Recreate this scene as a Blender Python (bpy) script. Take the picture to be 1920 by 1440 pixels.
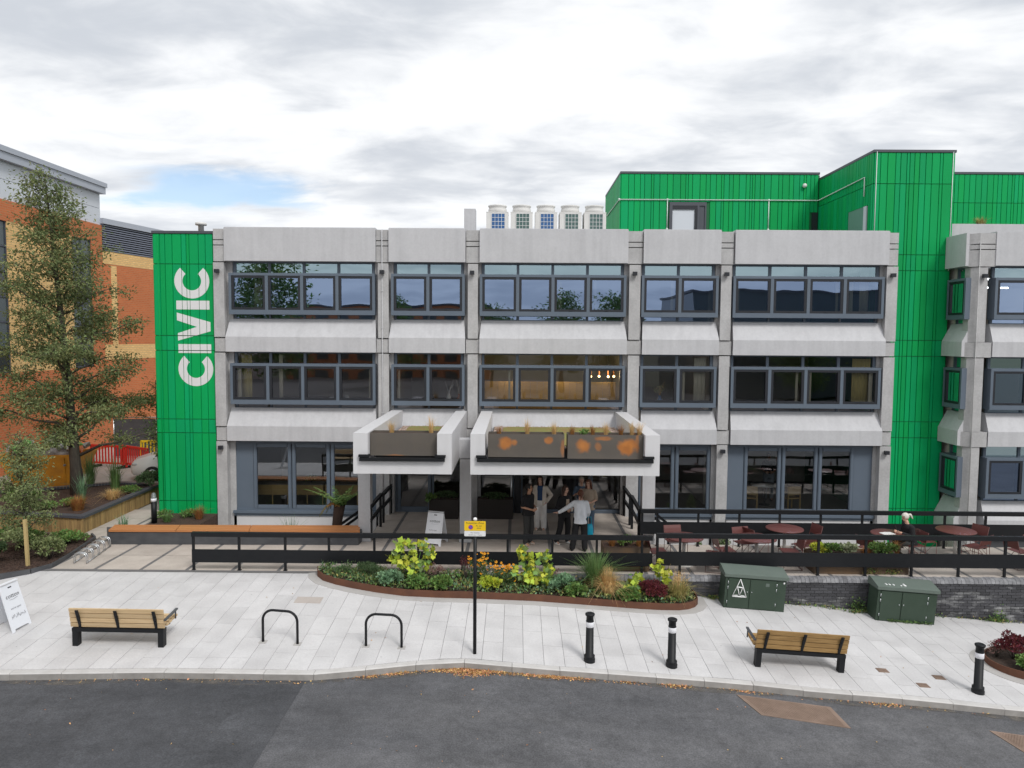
import bpy, bmesh, math, random
import numpy as np
from mathutils import Vector, Matrix
R = math.radians
rnd = random.Random(7)
nr = np.random.RandomState(11)
scene = bpy.context.scene
col = scene.collection
for o in list(bpy.data.objects):
    bpy.data.objects.remove(o)

# ------------------------------------------------------------------ camera
CAM_H = 5.98
cd = bpy.data.cameras.new('camera'); cam = bpy.data.objects.new('camera', cd); col.objects.link(cam)
cd.sensor_width = 36; cd.lens = 36 * 1378 / 1920
cd.clip_start = .1; cd.clip_end = 2000
cam.location = (0, 0, CAM_H)
cam.rotation_euler = (Matrix.Rotation(R(0.37), 3, 'Z') @ Matrix.Rotation(R(90 - 3.75), 3, 'X') @ Matrix.Rotation(R(0.4), 3, 'Z')).to_euler()
scene.camera = cam

# ------------------------------------------------------------------ sky and sun
SUN_DIR = Vector((0.36, -0.58, 0.73)).normalized()      # towards the sun, behind the viewer
elev = math.asin(SUN_DIR.z); azim = math.atan2(SUN_DIR.x, SUN_DIR.y)
world = bpy.data.worlds.new('World'); scene.world = world; world.use_nodes = True
nt = world.node_tree; nt.nodes.clear(); N = nt.nodes; L = nt.links
def nd(t, **k):
    n = N.new(t)
    for a, b in k.items(): setattr(n, a, b)
    return n
def mth(op, a, b=None, c=None, clamp=False):
    n = nd('ShaderNodeMath', operation=op); n.use_clamp = clamp
    for i, v in enumerate((a, b, c)):
        if v is None: continue
        if isinstance(v, (int, float)): n.inputs[i].default_value = v
        else: L.new(v, n.inputs[i])
    return n.outputs[0]
sky = nd('ShaderNodeTexSky', sky_type='NISHITA'); sky.sun_disc = False
sky.sun_elevation = elev; sky.sun_rotation = azim; sky.altitude = 50; sky.air_density = 1.0; sky.dust_density = 1.2
skys = nd('ShaderNodeVectorMath', operation='SCALE'); L.new(sky.outputs[0], skys.inputs[0]); skys.inputs[3].default_value = 0.15
tc = nd('ShaderNodeTexCoord'); sep = nd('ShaderNodeSeparateXYZ'); L.new(tc.outputs['Generated'], sep.inputs[0])
dx, dy, dz = sep.outputs
zz = mth('MAXIMUM', dz, 0.0)
den = mth('ADD', zz, 0.16)
comb = nd('ShaderNodeCombineXYZ'); L.new(mth('DIVIDE', dx, den), comb.inputs[0]); L.new(mth('MULTIPLY', mth('DIVIDE', dy, den), 1.0), comb.inputs[1])
def noise(scale, detail, rough, dist, off, sx=1., sy=1.):
    mp = nd('ShaderNodeMapping'); mp.inputs['Location'].default_value = off; mp.inputs['Scale'].default_value = (sx, sy, 1)
    L.new(comb.outputs[0], mp.inputs[0])
    n = nd('ShaderNodeTexNoise'); n.inputs['Scale'].default_value = scale; n.inputs['Detail'].default_value = detail
    n.inputs['Roughness'].default_value = rough; n.inputs['Distortion'].default_value = dist
    L.new(mp.outputs[0], n.inputs[0]); return n.outputs[0]
def smooth(v, a, b):
    n = nd('ShaderNodeMapRange', interpolation_type='SMOOTHSTEP'); L.new(v, n.inputs[0])
    n.inputs[1].default_value = a; n.inputs[2].default_value = b; return n.outputs[0]
n1 = noise(1.05, 5, .52, .4, (3.1, 1.7, 0), .8, 1.3)
n2 = noise(3.6, 7, .56, .3, (7.3, 2.2, 4), .85, 1.2)
lay = mth('ADD', mth('MULTIPLY', n1, .60), mth('MULTIPLY', n2, .40))
shade = smooth(lay, .39, .585)                                 # 0 dark underside, 1 bright
cr = nd('ShaderNodeMix', data_type='RGBA'); L.new(shade, cr.inputs[0])
cr.inputs[6].default_value = (.60, .635, .69, 1); cr.inputs[7].default_value = (.95, .965, .985, 1)
# thin gaps low over the roofs where blue shows
n3 = noise(1.1, 4, .5, .2, (1.2, 5.0, 9), .55, 1.6)
low = mth('MULTIPLY', smooth(dz, .13, .17), mth('SUBTRACT', 1.0, smooth(dz, .20, .26)))
def near(v, c, w):
    return mth('SUBTRACT', 1.0, smooth(mth('ABSOLUTE', mth('SUBTRACT', v, c)), w * .35, w))
azi = mth('DIVIDE', dx, mth('MAXIMUM', dy, 0.05))
gap = mth('MULTIPLY', near(mth('ADD', azi, mth('MULTIPLY', mth('SUBTRACT', n2, .5), .25)), -.40, .165),
          near(mth('ADD', dz, mth('MULTIPLY', mth('SUBTRACT', n2, .5), .05)), 0.176, .027))
gap = mth('MULTIPLY', gap, mth('GREATER_THAN', dy, 0.0))
gap2 = smooth(n3, .70, .80)
gapm = mth('MAXIMUM', mth('MULTIPLY', gap, .85), mth('MULTIPLY', gap2, .6))
hz = mth('SUBTRACT', 1.0, smooth(dz, .04, .30))               # paler towards the horizon
cr2 = nd('ShaderNodeMix', data_type='RGBA'); L.new(mth('MULTIPLY', hz, .30), cr2.inputs[0]); L.new(cr.outputs[2], cr2.inputs[6]); cr2.inputs[7].default_value = (.95, .97, 1.0, 1)
mx = nd('ShaderNodeMix', data_type='RGBA'); L.new(gapm, mx.inputs[0]); L.new(cr2.outputs[2], mx.inputs[6]); L.new(skys.outputs[0], mx.inputs[7])
bg = nd('ShaderNodeBackground'); bg.inputs[1].default_value = 0.80; L.new(mx.outputs[2], bg.inputs[0])
out = nd('ShaderNodeOutputWorld'); L.new(bg.outputs[0], out.inputs[0])

sd = bpy.data.lights.new('sun', 'SUN'); sd.energy = 1.5; sd.angle = R(16); sd.color = (1, .975, .94)
sun = bpy.data.objects.new('sun', sd); col.objects.link(sun); sun.rotation_euler = SUN_DIR.to_track_quat('Z', 'Y').to_euler()
vs = scene.view_settings; vs.view_transform = 'Standard'; vs.look = 'None'; vs.gamma = 1; vs.use_curve_mapping = False; vs.exposure = 0.43
scene.cycles.max_bounces = 7; scene.cycles.transparent_max_bounces = 12; scene.cycles.glossy_bounces = 3
scene.cycles.caustics_reflective = False; scene.cycles.caustics_refractive = False

# ------------------------------------------------------------------ object helpers
def tag(o, label=None, cat=None, group=None, kind=None):
    if label: o['label'] = label
    if cat: o['category'] = cat
    if group: o['group'] = group
    if kind: o['kind'] = kind
    return o
def thing(name, label, cat, loc=(0, 0, 0), rotz=0, group=None):
    o = bpy.data.objects.new(name, None); col.objects.link(o); o.empty_display_size = .3
    o.location = loc; o.rotation_euler = (0, 0, rotz)
    return tag(o, label, cat, group)
def inst(name, me, parent=None, loc=None, rotz=0, scale=None):
    o = bpy.data.objects.new(name, me); col.objects.link(o)
    if parent is not None: o.parent = parent
    if loc is not None: o.location = loc
    if rotz: o.rotation_euler = (0, 0, rotz)
    if scale is not None: o.scale = scale
    return o
class MB:
    """collects vertices and faces of one mesh"""
    def __init__(s): s.v = []; s.f = []; s.m = []; s.sm = []
    def add(s, vs, fs, mi=0, smooth=False):
        b = len(s.v); s.v.extend(tuple(p) for p in vs)
        for f in fs:
            s.f.append([b + i for i in f]); s.m.append(mi); s.sm.append(smooth)
    def box(s, x0, x1, y0, y1, z0, z1, mi=0):
        s.hexa([(x0, y0, z0), (x1, y0, z0), (x1, y1, z0), (x0, y1, z0)], [(x0, y0, z1), (x1, y0, z1), (x1, y1, z1), (x0, y1, z1)], mi)
    def hexa(s, lo, hi, mi=0): s.loft([lo, hi], mi)
    def loft(s, rings, mi=0, smooth=False, caps=True, closed=True):
        n = len(rings[0]); vs = [p for r in rings for p in r]; fs = []
        for k in range(len(rings) - 1):
            for i in range(n if closed else n - 1):
                j = (i + 1) % n; fs.append((k * n + i, k * n + j, (k + 1) * n + j, (k + 1) * n + i))
        if caps:
            fs.append(tuple(range(n - 1, -1, -1))); fs.append(tuple((len(rings) - 1) * n + i for i in range(n)))
        s.add(vs, fs, mi, smooth)
    def prism(s, poly, z0, z1, mi=0):
        s.loft([[(x, y, z0) for x, y in poly], [(x, y, z1) for x, y in poly]], mi)
    def poly(s, pts, mi=0): s.add(pts, [tuple(range(len(pts)))], mi)
    def tube(s, pts, r, n=8, mi=0, smooth=True, caps=True, flat=1.0):
        pts = [Vector(p) for p in pts]; k = len(pts); rs = r if isinstance(r, (list, tuple)) else [r] * k
        t0 = (pts[1] - pts[0]).normalized(); a = t0.orthogonal().normalized(); rings = []
        for i, p in enumerate(pts):
            t = ((pts[min(i + 1, k - 1)] - pts[i]).normalized() + (pts[i] - pts[max(i - 1, 0)]).normalized())
            t = t.normalized() if t.length > 1e-6 else t0
            a = (a - t * a.dot(t)); a = a.normalized() if a.length > 1e-6 else t.orthogonal().normalized(); b = t.cross(a)
            rings.append([tuple(p + a * (rs[i] * math.cos(2 * math.pi * j / n)) + b * (rs[i] * flat * math.sin(2 * math.pi * j / n))) for j in range(n)])
        s.loft(rings, mi, smooth, caps)
    def lathe(s, prof, n=20, c=(0, 0, 0), mi=0, smooth=True, caps=True):
        rings = [[(c[0] + r * math.cos(2 * math.pi * j / n), c[1] + r * math.sin(2 * math.pi * j / n), c[2] + z) for j in range(n)] for r, z in prof]
        s.loft(rings, mi, smooth, caps)
    def ball(s, c, r, nu=12, nv=8, mi=0, keep=None, rot=None):
        if isinstance(r, (int, float)): r = (r, r, r)
        vs = []; fs = []
        for i in range(nv + 1):
            th = math.pi * i / nv
            for j in range(nu):
                ph = 2 * math.pi * j / nu
                p = Vector((r[0] * math.sin(th) * math.cos(ph), r[1] * math.sin(th) * math.sin(ph), r[2] * math.cos(th)))
                if rot is not None: p = rot @ p
                vs.append((c[0] + p.x, c[1] + p.y, c[2] + p.z))
        for i in range(nv):
            for j in range(nu):
                q = (i * nu + j, (i + 1) * nu + j, (i + 1) * nu + (j + 1) % nu, i * nu + (j + 1) % nu)
                if keep is None or keep(sum((Vector(vs[a]) for a in q), Vector()) / 4 - Vector(c)): fs.append(q)
        s.add(vs, fs, mi, True)
    def mesh(s, name, mats, xf=None):
        me = bpy.data.meshes.new(name); v = s.v
        if xf is not None: v = [tuple(xf @ Vector(p)) for p in v]
        me.from_pydata(v, [], s.f)
        for m in (mats if isinstance(mats, (list, tuple)) else [mats]): me.materials.append(m)
        me.polygons.foreach_set('material_index', s.m); me.polygons.foreach_set('use_smooth', s.sm); me.update()
        return me
    def build(s, name, mats, parent=None, xf=None, loc=None):
        return inst(name, s.mesh(name, mats, xf), parent, loc)
def np_mesh(name, v, f, mats, mi=None, smooth=False):
    me = bpy.data.meshes.new(name); v = np.asarray(v, np.float32); f = np.asarray(f, np.int32)
    me.vertices.add(len(v)); me.vertices.foreach_set('co', v.ravel())
    k = f.shape[1]; me.loops.add(f.size); me.loops.foreach_set('vertex_index', f.ravel())
    me.polygons.add(len(f)); me.polygons.foreach_set('loop_start', np.arange(0, f.size, k, dtype=np.int32))
    me.polygons.foreach_set('loop_total', np.full(len(f), k, np.int32))
    for m in (mats if isinstance(mats, (list, tuple)) else [mats]): me.materials.append(m)
    if mi is not None: me.polygons.foreach_set('material_index', np.asarray(mi, np.int32))
    me.polygons.foreach_set('use_smooth', np.full(len(f), smooth, bool))
    me.update(calc_edges=True); me.validate(); return me

# ------------------------------------------------------------------ materials
MATS = {}
def mat(name, c, rough=.6, metal=0., c2=None, nscale=4., namt=.5, stretch=(1, 1, 1), bump=None, rand=0., spec=.5, detail=5, island=0., huerand=0., grain=None, spots=None, contrast=(.35, .65), trans=0.):
    m = bpy.data.materials.new(name); m.use_nodes = True; t = m.node_tree; b = t.nodes['Principled BSDF']
    b.inputs['Roughness'].default_value = rough; b.inputs['Metallic'].default_value = metal; b.inputs['Specular IOR Level'].default_value = spec
    n = t.nodes; l = t.links; cs = None
    geo = n.new('ShaderNodeNewGeometry')
    if c2 is not None:
        mp = n.new('ShaderNodeMapping'); mp.inputs['Scale'].default_value = stretch; l.new(geo.outputs['Position'], mp.inputs[0])
        nz = n.new('ShaderNodeTexNoise'); nz.inputs['Scale'].default_value = nscale; nz.inputs['Detail'].default_value = detail; nz.inputs['Roughness'].default_value = .6
        l.new(mp.outputs[0], nz.inputs[0])
        mr = n.new('ShaderNodeMapRange'); l.new(nz.outputs[0], mr.inputs[0]); mr.inputs[1].default_value = contrast[0]; mr.inputs[2].default_value = contrast[1]; mr.inputs[4].default_value = namt
        mix = n.new('ShaderNodeMix'); mix.data_type = 'RGBA'; l.new(mr.outputs[0], mix.inputs[0]); mix.inputs[6].default_value = (*c, 1); mix.inputs[7].default_value = (*c2, 1); cs = mix.outputs[2]
    if rand or island or huerand:
        hs = n.new('ShaderNodeHueSaturation')
        if cs is not None: l.new(cs, hs.inputs['Color'])
        else: hs.inputs['Color'].default_value = (*c, 1)
        src = geo.outputs['Random Per Island'] if island else None
        if src is None:
            oi = n.new('ShaderNodeObjectInfo'); src = oi.outputs['Random']
        a = island or rand
        mr = n.new('ShaderNodeMapRange'); l.new(src, mr.inputs[0]); mr.inputs[3].default_value = 1 - a; mr.inputs[4].default_value = 1 + a; l.new(mr.outputs[0], hs.inputs['Value'])
        if huerand:
            mm = n.new('ShaderNodeMath'); mm.operation = 'MULTIPLY'; l.new(src, mm.inputs[0]); mm.inputs[1].default_value = 7.31
            fr = n.new('ShaderNodeMath'); fr.operation = 'FRACT'; l.new(mm.outputs[0], fr.inputs[0])
            mr = n.new('ShaderNodeMapRange'); l.new(fr.outputs[0], mr.inputs[0]); mr.inputs[3].default_value = .5 - huerand; mr.inputs[4].default_value = .5 + huerand; l.new(mr.outputs[0], hs.inputs['Hue'])
        cs = hs.outputs[0]
    if grain:
        if cs is None:
            rg = n.new('ShaderNodeRGB'); rg.outputs[0].default_value = (*c, 1); cs = rg.outputs[0]
        for gs, ga in grain:
            gz = n.new('ShaderNodeTexNoise'); gz.inputs['Scale'].default_value = gs; gz.inputs['Detail'].default_value = 3; gz.inputs['Roughness'].default_value = .7; l.new(geo.outputs['Position'], gz.inputs[0])
            gm = n.new('ShaderNodeMapRange'); l.new(gz.outputs[0], gm.inputs[0]); gm.inputs[1].default_value = .3; gm.inputs[2].default_value = .7; gm.inputs[3].default_value = 1 - ga; gm.inputs[4].default_value = 1 + ga
            gh = n.new('ShaderNodeHueSaturation'); l.new(cs, gh.inputs['Color']); l.new(gm.outputs[0], gh.inputs['Value']); cs = gh.outputs[0]
    if spots:
        for ss, sr, sa in spots:
            vo = n.new('ShaderNodeTexVoronoi'); vo.inputs['Scale'].default_value = ss; l.new(geo.outputs['Position'], vo.inputs['Vector'])
            sm = n.new('ShaderNodeMapRange'); l.new(vo.outputs['Distance'], sm.inputs[0]); sm.inputs[1].default_value = sr; sm.inputs[2].default_value = sr * 1.6; sm.inputs[3].default_value = 1 - sa; sm.inputs[4].default_value = 1
            gh = n.new('ShaderNodeHueSaturation'); l.new(cs, gh.inputs['Color']); l.new(sm.outputs[0], gh.inputs['Value']); cs = gh.outputs[0]
    if cs is not None: l.new(cs, b.inputs['Base Color'])
    else: b.inputs['Base Color'].default_value = (*c, 1)
    if bump:
        nz = n.new('ShaderNodeTexNoise'); nz.inputs['Scale'].default_value = bump[0]; nz.inputs['Detail'].default_value = 4; l.new(geo.outputs['Position'], nz.inputs[0])
        bp = n.new('ShaderNodeBump'); bp.inputs['Strength'].default_value = bump[1]; bp.inputs['Distance'].default_value = bump[2] if len(bump) > 2 else .01
        l.new(nz.outputs[0], bp.inputs['Height']); l.new(bp.outputs[0], b.inputs['Normal'])
    if trans:
        tr = n.new('ShaderNodeBsdfTranslucent'); ms = n.new('ShaderNodeMixShader'); ms.inputs[0].default_value = trans
        if cs is not None: l.new(cs, tr.inputs[0])
        else: tr.inputs[0].default_value = (*c, 1)
        o = n['Material Output']; l.new(b.outputs[0], ms.inputs[1]); l.new(tr.outputs[0], ms.inputs[2]); l.new(ms.outputs[0], o.inputs[0])
    MATS[name] = m; return m
def glass_mat(name, tint, refl, gcol):
    m = bpy.data.materials.new(name); m.use_nodes = True; t = m.node_tree; t.nodes.clear(); n = t.nodes; l = t.links
    tr = n.new('ShaderNodeBsdfTransparent'); tr.inputs[0].default_value = (*tint, 1)
    gl = n.new('ShaderNodeBsdfGlossy'); gl.inputs[0].default_value = (*gcol, 1); gl.inputs['Roughness'].default_value = .004
    geo = n.new('ShaderNodeNewGeometry'); nz = n.new('ShaderNodeTexNoise'); nz.inputs['Scale'].default_value = .9; nz.inputs['Detail'].default_value = 1; l.new(geo.outputs['Position'], nz.inputs[0])
    bp = n.new('ShaderNodeBump'); bp.inputs['Strength'].default_value = .03; bp.inputs['Distance'].default_value = .1; l.new(nz.outputs[0], bp.inputs['Height']); l.new(bp.outputs[0], gl.inputs['Normal'])
    fr = n.new('ShaderNodeFresnel'); fr.inputs[0].default_value = 1.5
    ma = n.new('ShaderNodeMath'); ma.operation = 'MULTIPLY_ADD'; l.new(fr.outputs[0], ma.inputs[0]); ma.inputs[1].default_value = .9; ma.inputs[2].default_value = refl; ma.use_clamp = True
    ms = n.new('ShaderNodeMixShader'); l.new(ma.outputs[0], ms.inputs[0]); l.new(tr.outputs[0], ms.inputs[1]); l.new(gl.outputs[0], ms.inputs[2])
    o = n.new('ShaderNodeOutputMaterial'); l.new(ms.outputs[0], o.inputs[0]); MATS[name] = m; return m
M = MATS
mat('concrete', (.525, .525, .54), .75, c2=(.43, .43, .445), nscale=1.6, namt=.5, stretch=(3.2, 3.2, .22), grain=((14, .04), (1.2, .05)), bump=(60, .12), contrast=(.42, .72))
mat('raw_concrete', (.48, .475, .475), .85, c2=(.36, .355, .355), nscale=2.6, namt=.7, stretch=(1, 1, .6), grain=((16, .09),), bump=(45, .25))
mat('canopy_white', (.62, .615, .625), .6, c2=(.52, .515, .52), nscale=1.5, namt=.35, stretch=(3, 3, .3), bump=(60, .08), contrast=(.45, .75))
mat('frame_grey', (.115, .145, .185), .45, spec=.4, c2=(.135, .165, .205), nscale=1.2)
mat('casement_dark', (.018, .02, .026), .4)
mat('coping_metal', (.07, .075, .09), .5)
mat('green_cladding', (.001, .355, .105), .55, spec=.18, rand=.07, huerand=.008, c2=(.002, .30, .08), nscale=.8, stretch=(1, 1, .25), namt=.6)
mat('green_back', (.002, .12, .035), .6)
mat('letter_white', (.72, .72, .72), .6)
mat('roofing', (.30, .30, .30), .9, c2=(.22, .22, .22), nscale=3)
mat('dark_void', (.012, .012, .013), .9)
mat('interior_wall', (.62, .58, .52), .9); mat('interior_floor', (.24, .20, .17), .8); mat('interior_ceiling', (.55, .54, .52), .9); mat('far_paving', (.23, .225, .225), .9, c2=(.17, .17, .17), nscale=.3)
mat('blind_cream', (.62, .58, .48), .8)
mat('ply_wood', (.70, .47, .19), .6, c2=(.58, .37, .14), nscale=4, stretch=(1, 1, 6))
glass_mat('glass', (.66, .70, .68), .36, (.53, .69, 1.0))
glass_mat('glass_low', (.86, .87, .85), .11, (.80, .82, .92))
glass_mat('glass_teal', (.60, .66, .66), .40, (.62, .82, .90))
glass_mat('glass_clear', (.84, .87, .86), .17, (.9, .94, 1.0))
mat('asphalt', (.088, .089, .096), .88, c2=(.130, .129, .134), nscale=.55, namt=.8, stretch=(.3, 1.6, 1), bump=(240, .6, .006), detail=9, grain=((38, .38), (7, .16), (1.6, .16), (.5, .14)))
mat('asphalt_dark', (.052, .054, .060), .86, c2=(.090, .092, .100), nscale=.5, namt=.8, stretch=(.3, 1.6, 1), bump=(240, .6, .006), detail=9, grain=((38, .38), (7, .16), (1.6, .16), (.5, .14)))
mat('paving', (.585, .575, .575), .8, c2=(.40, .39, .39), nscale=2.0, namt=.65, rand=.055, grain=((30, .07), (4, .06)), spots=((1.7, .016, .55), (.9, .012, .6)), bump=(180, .2, .004), detail=8, contrast=(.45, .75))
mat('paving_bed', (.20, .20, .20), .9)
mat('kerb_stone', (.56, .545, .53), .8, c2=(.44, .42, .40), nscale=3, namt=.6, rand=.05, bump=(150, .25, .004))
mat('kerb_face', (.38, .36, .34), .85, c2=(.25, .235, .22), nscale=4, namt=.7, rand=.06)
mat('terrace_slab', (.50, .445, .395), .85, c2=(.38, .33, .29), nscale=1.9, namt=.7, rand=.06, grain=((22, .08),), bump=(120, .2, .004), detail=7)
mat('terrace_band', (.17, .165, .165), .85, c2=(.12, .115, .115), nscale=3, rand=.04)
mat('yard', (.42, .39, .36), .9, c2=(.32, .30, .27), nscale=.7, namt=.8, detail=8)
mat('ground', (.11, .12, .08), .95, c2=(.16, .15, .12), nscale=.2)
mat('black_steel', (.008, .009, .011), .5, spec=.3, c2=(.013, .014, .016), nscale=5)
mat('grey_steel', (.055, .058, .065), .5, c2=(.085, .088, .095), nscale=2.2, namt=.8, stretch=(1, 1, 2))
mat('galvanised', (.62, .64, .66), .35, metal=.9)
mat('bench_timber', (.64, .475, .28), .65, c2=(.52, .36, .19), nscale=5, namt=.8, stretch=(.35, 4, 6), rand=.10, bump=(40, .15))
mat('bench_timber_knotty', (.42, .26, .10), .65, c2=(.25, .14, .045), nscale=5, namt=.8, stretch=(.5, 4, 5), rand=.14, bump=(40, .15))
mat('iroko', (.52, .215, .075), .55, c2=(.42, .165, .055), nscale=4, namt=.7, stretch=(.3, 5, 5), rand=.05)
mat('sleeper', (.40, .265, .105), .75, c2=(.22, .14, .06), nscale=4, namt=.9, stretch=(4, 4, .4), rand=.22)
mat('corten_brown', (.105, .042, .024), .75, c2=(.15, .06, .03), nscale=3, namt=.8)
mat('corten_plain', (.14, .085, .045), .7, c2=(.085, .062, .045), nscale=2.2, namt=.9)
mat('brown_steel', (.020, .015, .013), .6)
mat('blue_brick', (.052, .052, .058), .6, c2=(.30, .30, .30), nscale=2.4, namt=.9, island=.3, bump=(90, .2, .004), contrast=(.57, .72), stretch=(.6, 1, 2.2))
mat('mortar', (.22, .21, .20), .9, c2=(.38, .37, .36), nscale=2.4, contrast=(.55, .75))
mat('coping_brick', (.14, .14, .15), .55, c2=(.33, .33, .34), nscale=5, namt=.7, island=.15)
mat('cabinet_green', (.028, .050, .032), .55, c2=(.038, .062, .042), nscale=3, namt=.7)
mat('cabinet_roof', (.105, .135, .115), .6, c2=(.13, .16, .14), nscale=4)
mat('paint_white', (.80, .80, .80), .5); mat('plastic_white', (.76, .78, .82), .45); mat('ink', (.03, .03, .035), .7); mat('ink_soft', (.22, .22, .24), .7)
mat('band_white', (.82, .82, .86), .4)
mat('sign_yellow', (.86, .56, .015), .45); mat('sign_blue', (.05, .10, .55), .4); mat('sign_red', (.6, .05, .04), .4)
mat('furniture_red', (.125, .040, .035), .42, c2=(.13, .036, .032), nscale=3)
mat('post_pale', (.55, .53, .50), .5)
mat('iron_cover', (.285, .205, .16), .8, c2=(.20, .14, .105), nscale=3, namt=.8, bump=(60, .3, .01))
mat('cover_beige', (.47, .42, .385), .8, c2=(.40, .36, .33), nscale=6)
mat('concrete_ring', (.44, .425, .41), .85, c2=(.36, .345, .33), nscale=2.5, bump=(90, .2, .004))
mat('soil', (.065, .042, .030), .95, c2=(.030, .020, .015), nscale=18, namt=1, bump=(40, .8, .03))
mat('bark_mulch', (.10, .058, .042), .95, c2=(.035, .022, .018), nscale=26, namt=1, bump=(50, .9, .03), island=.4)
mat('gravel', (.50, .40, .34), .9, c2=(.28, .20, .16), nscale=30, namt=1, island=.3)
mat('sedum', (.20, .25, .06), .9, c2=(.28, .16, .07), nscale=5, namt=.9, bump=(40, .8, .02))
mat('bark', (.105, .088, .07), .9, c2=(.055, .046, .038), nscale=7, namt=.9, stretch=(3, 3, .5), bump=(30, .7, .02))
def leafmat(name, c, isl=.35, hue=.02, c2=None, tr=.22): return mat(name, c, .55, island=isl, huerand=hue, spec=.35, c2=c2, nscale=1.3, trans=tr)
leafmat('leaf_tree', (.155, .205, .085), .5, .03, (.30, .30, .125), .30)
leafmat('leaf_dark', (.075, .125, .052), .45)
leafmat('leaf_mid', (.17, .28, .075), .5, .03, (.12, .20, .06))
leafmat('leaf_sap', (.24, .28, .12), .4, .02, (.15, .20, .08))
leafmat('leaf_lime', (.52, .56, .06), .4, .03, (.30, .42, .05))
leafmat('leaf_blue', (.19, .32, .18), .4)
leafmat('leaf_wine', (.15, .030, .036), .5, .02)
leafmat('leaf_pink', (.26, .15, .13), .4, .02)
leafmat('blade_green', (.15, .25, .085), .4, .02); leafmat('blade_tan', (.66, .45, .20), .3, .015); leafmat('blade_olive', (.40, .35, .13), .4, .03)
leafmat('blade_rust', (.36, .17, .055), .35, .02)
leafmat('petal', (.85, .36, .015), .2, .015, tr=.1); mat('seed_head', (.03, .015, .01), .9)
leafmat('litter', (.54, .31, .14), .5, .03, tr=.05)
leafmat('leaf_variegated', (.38, .42, .26), .4, .02)
mat('trunk_fern', (.045, .026, .018), .95, bump=(25, 1, .03))
mat('stake', (.48, .36, .16), .8)
# background building
def brick_mat(name, c, c2, mortar, sx=4.4):
    m = mat(name, c, .85); t = m.node_tree; n = t.nodes; l = t.links; b = n['Principled BSDF']
    geo = n.new('ShaderNodeNewGeometry'); sp = n.new('ShaderNodeSeparateXYZ'); l.new(geo.outputs['Position'], sp.inputs[0])
    ad = n.new('ShaderNodeMath'); ad.operation = 'ADD'; l.new(sp.outputs[0], ad.inputs[0]); l.new(sp.outputs[1], ad.inputs[1])
    cb = n.new('ShaderNodeCombineXYZ'); l.new(ad.outputs[0], cb.inputs[0]); l.new(sp.outputs[2], cb.inputs[1])
    br = n.new('ShaderNodeTexBrick'); l.new(cb.outputs[0], br.inputs[0]); br.inputs['Color1'].default_value = (*c, 1); br.inputs['Color2'].default_value = (*c2, 1); br.inputs['Mortar'].default_value = (*mortar, 1)
    br.inputs['Scale'].default_value = 1; br.inputs['Brick Width'].default_value = .30; br.inputs['Row Height'].default_value = .10; br.inputs['Mortar Size'].default_value = .017; br.inputs['Mortar Smooth'].default_value = .2
    nz = n.new('ShaderNodeTexNoise'); nz.inputs['Scale'].default_value = .5; l.new(geo.outputs['Position'], nz.inputs[0])
    mr = n.new('ShaderNodeMapRange'); l.new(nz.outputs[0], mr.inputs[0]); mr.inputs[3].default_value = .85; mr.inputs[4].default_value = 1.12
    hs = n.new('ShaderNodeHueSaturation'); l.new(br.outputs[0], hs.inputs['Color']); l.new(mr.outputs[0], hs.inputs['Value']); l.new(hs.outputs[0], b.inputs['Base Color'])
brick_mat('brick_red', (.58, .165, .052), (.50, .135, .042), (.50, .21, .10)); brick_mat('brick_yellow', (.86, .56, .23), (.72, .44, .17), (.58, .40, .20))
mat('cladding_pale', (.60, .63, .68), .5); mat('eave_grey', (.40, .43, .49), .5); mat('louvre', (.060, .068, .095), .5); mat('louvre_light', (.20, .22, .28), .5); mat('curtain_dark', (.055, .075, .085), .25)
mat('hvac_white', (.72, .71, .69), .55, c2=(.62, .61, .59), nscale=2); mat('fin_blue', (.035, .12, .30), .5); mat('fin_green', (.075, .14, .13), .5)
mat('conduit', (.62, .70, .66), .5); mat('door_teal', (.14, .27, .22), .5)
mat('skip_yellow', (.72, .33, .02), .55, c2=(.45, .20, .03), nscale=3, namt=.6); mat('barrier_red', (.62, .03, .02), .45); mat('barrier_yellow', (.72, .50, .02), .5)
mat('car_white', (.78, .79, .80), .25); mat('car_glass', (.02, .025, .03), .1); mat('tyre', (.015, .015, .016), .8); mat('lamp_glass', (.55, .57, .6), .15)
mat('rubble', (.45, .43, .42), .9, c2=(.16, .14, .13), nscale=3, namt=1, island=.4); mat('bag_white', (.7, .71, .74), .6); mat('bag_green', (.16, .55, .12), .5); mat('bag_orange', (.6, .16, .04), .6)
mat('lens_frost', (.16, .18, .18), .3)

# ================================================================== ground
KS = 5.98 / 6.4
ZWX = [-60, -12, -5, -1, 2, 5.3, 9, 14, 40]; ZWY = [0, 0, 0, -.12, -.33, -.57, -.85, -1.22, -2.6]
ZKX = [-60, -10, -6, -4, -1.2, 1.6, 8.8, 11, 40]; ZKY = [-.6, -.32, -.36, -.39, -.42, -.56, -.97, -1.10, -2.5]
def G(X, Y):
    X /= KS; Y /= KS
    a = float(np.interp(X, ZWX, ZWY)); b = float(np.interp(X, ZKX, ZKY)); t = min(max((19.4 - Y) / 5.0, 0), 1.35)
    return KS * (a + (b - a) * t)
KERB = [(-40, 12.6), (-16, 13.0), (-9.51, 13.14), (-6.65, 13.32), (-3.85, 13.36), (-3.27, 13.46), (-2.14, 13.75), (-1.28, 13.93), (-.68, 13.94), (.36, 13.86), (2.06, 13.83), (4.28, 13.80), (5.69, 13.68), (7.57, 13.62), (9.59, 13.46), (14, 13.2), (40, 12.0)]
def yk(x): return float(np.interp(x, [p[0] for p in KERB], [p[1] for p in KERB]))
def road_z(x): return G(x, yk(x)) - .135

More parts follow.
